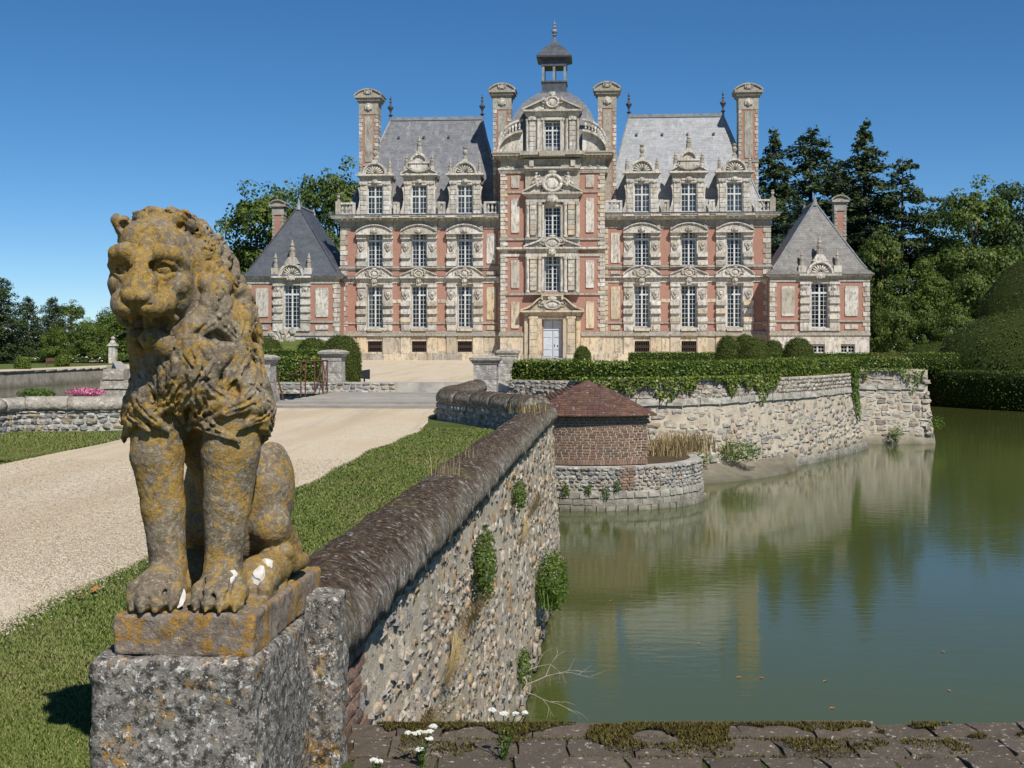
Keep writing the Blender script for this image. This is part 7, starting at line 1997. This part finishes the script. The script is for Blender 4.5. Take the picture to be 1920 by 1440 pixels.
# loose pebbles on the drive
n = 42000
pb = lawn_pts(n, 6.4, 17, lambda y: max(-0.42 * y, path_left(y)), lambda y: path_right(y) + 0.09 * rs.normal() - 0.02, 1.9)
sz = rs.uniform(0.004, 0.0105, n) * (1 + pb[:, 1] * 0.02)
oc = np.array([(1, 0, 0), (-1, 0, 0), (0, 1, 0), (0, -1, 0), (0, 0, 1), (0, 0, -0.6)], float)
of = np.array([(0, 2, 4), (2, 1, 4), (1, 3, 4), (3, 0, 4), (2, 0, 5), (1, 2, 5), (3, 1, 5), (0, 3, 5)])
rot = rs.uniform(0, 6.28, n); c_, s_ = np.cos(rot), np.sin(rot)
k3 = rs.uniform(0.55, 1.25, (n, 6, 3)) * oc
X = (k3[:, :, 0] * c_[:, None] - k3[:, :, 1] * s_[:, None]) * sz[:, None]; Y = (k3[:, :, 0] * s_[:, None] + k3[:, :, 1] * c_[:, None]) * sz[:, None]; Z = k3[:, :, 2] * sz[:, None] * 0.62
V = np.stack([X + pb[:, 0:1], Y + pb[:, 1:2] - 10, Z + 0.007], 2).reshape(-1, 3); F = (np.arange(n)[:, None, None] * 6 + of[None]).reshape(-1, 3)
tag(obj('gravel', np_mesh('gravel', V, F, M['pebble']), None, (0, 10, 0)), 'loose pale pebbles lying on the drive', 'gravel', kind='stuff')

# dry grass tufts and weeds, each a plant of its own
def tuft(px_x, y_, z, n, h, spread, mat, label, seed, name='grass_tuft', lean=0.7, w=0.004, cat='plant'):
    rs = np.random.RandomState(seed); b = np.stack([px_x + rs.normal(0, spread, n), y_ + rs.normal(0, spread, n), np.full(n, z)], 1)
    return blades(name, b, h * rs.uniform(0.45, 1.1, n), lean, w, mat, seed, (px_x, y_, z), label, cat)
tuft(4.35, 32.6, -1.16, 700, 0.62, 0.42, 'dry_grass', 'dry tawny grass growing on the tower beside the brick cabin', 51, w=0.010, lean=0.6)
tuft(3.75, 31.4, -1.16, 500, 0.50, 0.28, 'dry_grass', 'shorter dry grass against the right side of the cabin', 52, w=0.010, lean=0.6)
tuft(EDGE(18.0) - 0.2, 18.0, 0.56, 160, 0.22, 0.12, 'dry_grass', 'yellow grass tuft on the coping near its far end', 53, w=0.004)
tuft(EDGE(9.3) - 0.2, 9.3, 0.56, 46, 0.20, 0.07, 'dry_grass', 'thin dry grass stalks halfway along the coping', 54, w=0.0022, lean=0.35)
tuft(EDGE(10.6) - 0.2, 10.6, 0.56, 26, 0.17, 0.05, 'dry_grass', 'few dry stalks on the coping beyond the middle', 55, w=0.0022, lean=0.35)
tuft(EDGE(4.95) - 0.04, 4.95, 0.48, 24, 0.10, 0.02, 'dry_grass', 'small dry tuft on the coping right behind the pedestal', 56, w=0.0018, lean=0.4)
def on_face(y, z): return EDGE(y) - 0.06 + (0.30 - z) * 0.055 + 0.03
def ledge_grass(y0, y1, z0, z1, n, label, seed):
    rs = np.random.RandomState(seed); u = rs.rand(n); y = y0 + (y1 - y0) * u; z = z0 + (z1 - z0) * u + rs.normal(0, 0.02, n)
    b = np.stack([np.array([on_face(a, c) for a, c in zip(y, z)]) + rs.uniform(0, 0.03, n), y, z], 1)
    return blades('grass_tuft', b, rs.uniform(0.10, 0.24, n), 1.6, 0.0022, 'dry_grass', seed, tuple(b[0]), label, 'plant')
ledge_grass(5.3, 6.9, -0.62, -0.50, 800, 'straw coloured grass hanging along the ledge of the parapet face', 57)
ledge_grass(7.4, 9.5, -0.48, -0.40, 420, 'dry grass on the parapet face below the green shrub', 58)
ledge_grass(13.0, 16.5, -0.55, -0.45, 300, 'dry grass near the far end of the parapet face', 59)
def bush_pts(c, r):
    def fn(rs, n):
        d = rs.normal(size=(n, 3)); d /= np.linalg.norm(d, axis=1, keepdims=True); p = np.array(c) + d * np.array(r) * rs.uniform(0.3, 1.0, (n, 1)) ** 0.6
        return p, d + np.array([0, 0, 0.5])
    return fn
leaf_patch('wall_shrub', 'green shrub growing out of the parapet wall face', 'shrub', bush_pts((on_face(9.6, -0.15) + 0.05, 9.6, -0.12), (0.09, 0.55, 0.27)), 1500, 0.030, 'leaf_tree', 61, (on_face(9.6, -0.15), 9.6, -0.4))
leaf_patch('wall_shrub', 'small plant high on the parapet face near its far end', 'shrub', bush_pts((on_face(13.0, 0.0) + 0.05, 13.0, 0.0), (0.08, 0.45, 0.16)), 600, 0.03, 'leaf_tree', 62, (on_face(13, 0), 13, -0.2))
leaf_patch('moat_plant', 'bright green plant leaning over the water at the wall foot', 'plant', bush_pts((on_face(15.6, -1.45) + 0.18, 15.6, -1.35), (0.20, 0.5, 0.38)), 1800, 0.06, 'weed_leaf', 63, (on_face(15.6, -1.9), 15.6, -1.8), aspect=0.3)
blades('reed_tuft', np.stack([np.full(90, on_face(15.4, -1.5) + 0.1) + rs.normal(0, .05, 90), 15.4 + rs.normal(0, .25, 90), np.full(90, -1.62)], 1), rs.uniform(0.25, 0.6, 90), 1.3, 0.005, 'weed_leaf', 64, (on_face(15.4, -1.5), 15.4, -1.62), 'arching green grass blades beside the moat plant', 'plant')
leaf_patch('weed', 'green weeds on the mud ledge at the foot of the bastion', 'plant', bush_pts((6.35, 36.0, -1.45), (0.75, 0.4, 0.32)), 1500, 0.07, 'weed_leaf', 65, (6.3, 36, -1.8), aspect=0.4)
leaf_patch('weed', 'tall reddish weed stalks against the bastion', 'plant', bush_pts((6.15, 36.35, -1.15), (0.22, 0.2, 0.45)), 300, 0.07, 'dry_grass', 66, (6.1, 36.3, -1.8), aspect=0.25)
leaf_patch('weed', 'small green weed left of the larger weeds on the ledge', 'plant', bush_pts((5.25, 35.1, -1.55), (0.3, 0.2, 0.22)), 350, 0.06, 'weed_leaf', 67, (5.2, 35, -1.8), aspect=0.4)
for i, (a, z, w) in enumerate(((-12, -1.72, 0.16), (-2, -1.70, 0.13), (6, -1.76, 0.16), (11, -1.60, 0.15))):
    c = (TC[0] + 2.9 * math.sin(R(a)), TC[1] - 2.9 * math.cos(R(a)), z)
    leaf_patch('weed', ('leftmost', 'second from left', 'third from left', 'rightmost')[i] + ' green weed rooted in the round tower base', 'plant', bush_pts(c, (w * .6, 0.06, w)), 150, 0.05, 'weed_leaf', 70 + i, c, group='weeds on the round tower', aspect=0.4)
leaf_patch('weed', 'green weed at the waterline of the flat wall right of the bastion', 'plant', bush_pts((14.4, 48.0, -1.75), (0.3, 0.15, 0.28)), 300, 0.08, 'weed_leaf', 78, (14.4, 48, -2.1), aspect=0.4)
leaf_patch('weed', 'green weed at the right corner of the flat wall by the water', 'plant', bush_pts((16.0, 48.3, -1.4), (0.35, 0.3, 0.3)), 260, 0.09, 'weed_leaf', 79, (16, 48.3, -2.0), aspect=0.4)
# dead branch above the water
rg = random.Random(5); tw = MB()
def twig(p, d, L, r, lvl):
    pts = [p]; q = Vector(p); dd = Vector(d)
    for i in range(4):
        dd = (dd + Vector((rg.uniform(-.25, .25), rg.uniform(-.25, .25), rg.uniform(-.28, .2)))).normalized(); q = q + dd * L / 4; pts.append(tuple(q))
        if lvl > 0 and i in (1, 2, 3):
            nd = (dd + Vector((rg.uniform(-.7, .7), rg.uniform(-.7, .7), rg.uniform(-.5, .6)))).normalized(); twig(tuple(q), nd, L * 0.62, r * 0.6, lvl - 1)
    tw.tube(pts, [r * (1 - 0.18 * i) for i in range(5)], 4)
twig((0, 0, 0), (0.9, -0.1, 0.25), 0.40, 0.0065, 2); twig((0, -0.1, -0.05), (0.8, -0.3, -0.25), 0.32, 0.0055, 2); twig((-0.02, 0.2, 0.05), (0.7, 0.3, 0.5), 0.28, 0.005, 2)
tag(tw.build('dead_branch', M['twig'], None, (on_face(12.2, -1.85) + 0.08, 12.2, -1.72)), 'bare grey branch sticking out over the water', 'branch')
leaf_patch('weed', 'low greenery at the root of the dead branch', 'plant', bush_pts((on_face(12.6, -1.7) + 0.04, 12.6, -1.65), (0.07, 0.3, 0.2)), 300, 0.045, 'weed_leaf', 80, (on_face(12.6, -1.7), 12.6, -1.9), aspect=0.4)
# yarrow with white flower heads on the near wall
def yarrow(x, y, z, heads, label, seed):
    rg = random.Random(seed); heads = [(a * .85, b_, c * .85, d_ * .72) for a, b_, c, d_ in heads]
    t = empty('yarrow', (x, y, z), label=label, cat='flower', group='white flowers on the near wall')
    st = MB(); fl = []
    for (dx, dy, hh, r) in heads:
        st.tube([(0, 0, 0), (dx * 0.4, dy * 0.4, hh * 0.55), (dx, dy, hh)], [0.003, 0.0025, 0.002], 5)
        h = MB()
        for i in range(26):
            a = rg.uniform(0, 6.28); q = r * math.sqrt(rg.random()); h.blob((dx + q * math.cos(a), dy + q * math.sin(a), hh + 0.006 * rg.random() - q * 0.25), (0.006, 0.006, 0.004), 1)
        fl.append(h)
    st.build('stem', M['weed_leaf'], t)
    for h in fl: h.build('flower_head', M['petal_white'], t)
    rs = np.random.RandomState(seed); n = 60; zz = rs.uniform(0.0, heads[0][2] * 0.7, n); P = np.stack([rs.normal(0, 0.012, n), rs.normal(0, 0.012, n), zz], 1)
    V, F = leaf_quads(P, rs.normal(size=(n, 3)), np.full(n, 0.022), rs, 0.25)
    obj('leaves', np_mesh('leaves', V, F, M['weed_leaf'], False, np.repeat(rs.rand(n), 4)), t)
yarrow(-0.32, 4.55, 0.0, ((-0.02, 0.02, 0.145, 0.028), (0.03, 0.0, 0.155, 0.022), (0.045, 0.02, 0.17, 0.018), (-0.06, 0, 0.15, 0.014), (-0.01, 0, 0.08, 0.02), (0.03, 0, 0.125, 0.016)), 'white yarrow in the middle of the near wall', 1)
yarrow(-0.47, 4.50, 0.0, ((0.0, 0.0, 0.05, 0.018), (-0.02, 0.0, 0.055, 0.014)), 'small white yarrow nearest to the pedestal', 2)
yarrow(-0.03, 4.62, 0.0, ((0.0, 0.02, 0.20, 0.020), (0.05, 0.0, 0.205, 0.016), (-0.05, 0.02, 0.215, 0.018), (0.09, 0.0, 0.21, 0.014)), 'tall white yarrow where the parapet meets the near wall', 3)
# moss cushions on the near wall
rs = np.random.RandomState(8); n = 38000
x = rs.uniform(-0.55, 2.3, n); y = 5.05 - np.abs(rs.normal(0, 0.17, n)); P = np.stack([x, y, np.full(n, 0.014)], 1)
keep = fbm(P, 5.5, 3) + (x > 0.35) * 0.18 - (5.06 - y) * 0.75 > 0.04; P = P[keep]
blades('moss', P, rs.uniform(0.006, 0.018, len(P)), 0.7, 0.0045, 'moss', 9, (0.5, 5, 0), 'brown green moss cushions along the near wall', 'moss', kind='stuff', segs=1)
n = 2500; P = np.stack([rs.uniform(-0.6, 2.2, n), rs.choice([4.88, 4.66], n) + rs.normal(0, 0.012, n), np.full(n, 0.0)], 1)
blades('moss', P, rs.uniform(0.008, 0.02, n), 0.7, 0.004, 'moss', 10, (0.5, 4.8, 0), 'moss in the joints of the near wall bricks', 'moss', kind='stuff', segs=1)
# fallen leaves
for i, (px, py, z) in enumerate(((1385, 1271, WATER_Z), (1310, 1207, WATER_Z), (1428, 1272, WATER_Z), (1547, 1278, WATER_Z), (1768, 1223, WATER_Z), (1560, 1329, WATER_Z), (1780, 1296, WATER_Z), (1183, 1121, WATER_Z), (1145, 1127, WATER_Z))):
    Y = (EYE - z) * 2400 / (py - 650); X = (px - 960) / 2400 * Y
    lf = MB().add([(-0.035, 0, 0.004), (0, -0.018, 0.010), (0.035, 0, 0.006), (0, 0.018, 0.012)], [(0, 1, 2, 3)])
    tag(lf.build('fallen_leaf', M['dry_leaf'], None, (X, Y, z + 0.002), i * 1.3), 'small brown leaf floating on the moat', 'leaf', 'leaves afloat on the moat')
for i, (px, py) in enumerate(((155, 1128), (178, 1116))):
    Y = EYE * 2400 / (py - 650); X = (px - 960) / 2400 * Y
    lf = MB().add([(-0.05, 0, 0.035), (0, -0.03, 0.045), (0.05, 0, 0.05), (0, 0.03, 0.04)], [(0, 1, 2, 3)])
    tag(lf.build('fallen_leaf', M['dry_leaf'], None, (X, Y, 0), i * 1.7), ('left', 'right')[i] + ' one of two brown leaves on the lawn beside the drive', 'leaf', 'leaves on the lawn')
lf = MB().add([(-0.06, 0, 0.0), (0.0, -0.035, 0.02), (0.07, 0, 0.01), (0, 0.04, 0.015)], [(0, 1, 2, 3)])
tag(lf.build('fallen_leaf', M['dry_leaf'], None, (on_face(6.0, -0.55) + 0.04, 6.0, -0.55), 0.4), 'orange leaf caught on the ledge of the parapet face', 'leaf')

# ------------------------------------------------------------------ garden on the left, lawn bank, small things
def at(px, py, z): Y = (EYE - z) * 2400 / (py - 650); return (px - 960) / 2400 * Y, Y
bk = MB(); bk.add([(-33, 112, 0.01), (-14, 114, 0.01), (-17.2, 131, 1.6), (-18.2, 137.5, 2.0), (-33, 137.5, 2.4), (-33, 129, 2.3), (-19.5, 128.5, 2.2)], [(0, 1, 2, 6, 5), (2, 3, 4, 5, 6)])
tag(bk.build('grass_bank', M['lawn']), 'mown grass bank below the left pavilion', 'lawn', kind='structure')
sh = empty('shell_fountain', (-22.9, 127.5, 1.6), label='broken stone shell on the grass bank before the left pavilion', cat='sculpture')
b = MB()
for i in range(11):
    a = R(-10 + 200 * i / 10); b.tube([(0.2 * math.cos(a), 0, 0.1 + 0.2 * math.sin(a)), (0.75 * math.cos(a), -0.15, 0.15 + 0.85 * math.sin(a)), (1.2 * math.cos(a), 0.1, 0.2 + 1.3 * math.sin(a))], [0.08, 0.17, 0.2], 6)
b.build('shell', M['stone_white'], sh, smooth=True)
b = MB(); rg = random.Random(4)
for i in range(12): b.blob((rg.uniform(-1.2, 1.2), rg.uniform(-.2, .3), rg.uniform(0.6, 1.5) - abs(rg.uniform(-.5, .5))), rg.uniform(0.2, 0.4), 1, 0.3, rg)
b.build('rockwork', M['stone_grey'], sh)
b = MB().box(0.75, 1.25, -0.2, 0.2, -0.3, 0.9); b.build('side_block', M['stone_white'], sh)
# quay garden
X, Y = at(42, 692, -0.7)
clipped('topiary', dome_mesh(0.72, 1.15, 0.2, 'hedge_core'), 1600, 0.14, 'box_leaf', 'round clipped bush on the left garden lawn, farther from the bench', 'topiary', (X, Y, -0.7), 0, 91)
X, Y = at(116, 687, -0.7)
clipped('topiary', dome_mesh(0.75, 1.2, 0.3, 'hedge_core'), 1600, 0.15, 'box_leaf', 'round clipped bush right next to the garden bench', 'topiary', (X, Y, -0.7), 0, 92)
X, Y = at(97, 687, -0.7)
be = empty('garden_bench', (X, Y, -0.7), 0.25, label='brown wooden bench beside the garden walk', cat='bench')
for k in range(3): MB().box(-0.65, 0.65, -0.22 + 0.16 * k, -0.09 + 0.16 * k, 0.42, 0.47).build('seat_slat', M['bench_wood'], be)
for k in range(3): MB().box(-0.65, 0.65, 0.26, 0.31, 0.55 + 0.14 * k, 0.66 + 0.14 * k).build('back_slat', M['bench_wood'], be)
for x in (-0.55, 0.55):
    for y in (-0.18, 0.24): MB().box(x - 0.04, x + 0.04, y - 0.04, y + 0.04, 0, 0.9 if y > 0 else 0.45).build('leg', M['bench_wood'], be)
gw = empty('garden_wall', (-70, 185, -0.7), label='old grey garden wall behind the border at the far left', cat='wall')
MB().box(-30, 34, 0, 0.5, 0, 2.3).build('masonry', M['quay_stone'], gw); MB().box(-30, 34, -0.15, 0.65, 2.3, 2.5).build('coping', M['ashlar_grey'], gw)
def border(x0, x1, y0, y1, h, n, leaf, mat, name, label, seed, z=-0.7):
    def fn(rs, n):
        P = np.stack([rs.uniform(x0, x1, n), rs.uniform(y0, y1, n), np.zeros(n)], 1); hh = h * (0.65 + 0.55 * fbm(P, 0.45, 3)); P[:, 2] = z + hh * rs.uniform(0.1, 1, n) ** 0.5
        return P, np.tile(np.array([0, -0.5, 1.0]), (n, 1)) + rs.normal(size=(n, 3)) * 0.4
    o = leaf_patch(name, label, 'border', fn, n, leaf, mat, seed, ((x0 + x1) / 2, y0, z)); o['kind'] = 'stuff'; return o
border(-76, -50, 176, 183, 3.6, 15000, 0.30, 'leaf_tree', 'shrubbery', 'green shrub border along the garden wall', 93)
border(-74, -52, 170, 175, 1.5, 9000, 0.22, 'leaf_light', 'shrubbery', 'low leafy planting in front of the shrub border', 94)
border(-74, -66, 169, 174, 1.9, 420, 0.26, 'petal_mix', 'flower_bed', 'red and cream flowers in the far left border', 95)
border(-66, -53, 168.5, 173, 1.5, 130, 0.22, 'petal_white', 'flower_bed', 'pale flowers in the border right of the bench', 96)
gp_ = empty('gate_pillar', (-53.0, 170, -0.7), label='slim white stone gate pillar topped by a ball', cat='pillar')
MB().box(-0.45, 0.45, -0.45, 0.45, 0, 2.2).build('shaft', M['stone_white'], gp_); MB().sq_lathe([(0.5, 2.2), (0.62, 2.3), (0.6, 2.42), (0.3, 2.75), (0.2, 3.05)]).build('cap', M['stone_white'], gp_); MB().blob((0, 0, 3.3), 0.3, 2).build('ball', M['stone_white'], gp_, smooth=True)
# pink flowers and green cushion behind the left wing wall
leaf_patch('pink_flowers', 'pink flowering plant behind the left flint wall', 'flower', bush_pts((-8.25, 24.8, 0.62), (0.42, 0.25, 0.09)), 900, 0.045, 'petal_pink', 97, (-8.2, 24.8, 0.4))
leaf_patch('green_cushion', 'low green cushion plant behind the left flint wall', 'plant', bush_pts((-9.15, 24.6, 0.60), (0.38, 0.2, 0.11)), 900, 0.045, 'weed_leaf', 98, (-9.1, 24.6, 0.4))
# floodlights
def flood(loc, s, rz, label):
    f = empty('floodlight', loc, rz, label=label, cat='floodlight')
    MB().prism([(-0.5 * s, -0.35 * s), (0.5 * s, -0.45 * s), (0.5 * s, 0.5 * s), (-0.5 * s, 0.35 * s)], -0.3 * s, 0.35 * s).build('housing', M['black_metal'], f, (0, 0, 0.75 * s))
    MB().box(-0.42 * s, 0.42 * s, 0.35 * s, 0.42 * s, 0.4 * s, 1.1 * s).build('visor', M['black_metal'], f)
    MB().box(-0.07 * s, 0.07 * s, -0.07 * s, 0.07 * s, -0.4 * s, 0.5 * s).build('bracket', M['black_metal'], f)
flood((10.55, 43.2, 0.62), 0.34, 0.9, 'black floodlight standing in front of the long hedge')
flood((-6.0, 52.0, 0.05), 0.42, 0.3, 'black floodlight on the gravel beside the tall yew dome')
# far garden wall and gate right of the pavilion
rw = empty('terrace_wall', (16.3, 56.5, 0), label='low old wall with an iron rail at the right end of the island', cat='wall')
MB().box(-0.9, 1.2, 0, 0.4, 0, 0.85).build('masonry', M['quay_stone'], rw); MB().box(-1.0, 1.25, -0.06, 0.46, 0.85, 0.96).build('coping', M['ashlar_grey'], rw)
for k in range(3): MB().bar((-0.5 + k * 0.7, -0.2, 0.0), (-0.5 + k * 0.7, -0.2, 1.15), 0.04).build('rail_post', M['rust'], rw)
MB().bar((-0.5, -0.2, 1.12), (0.9, -0.2, 1.12), 0.04).build('rail', M['rust'], rw)
bpy.context.view_layer.update()
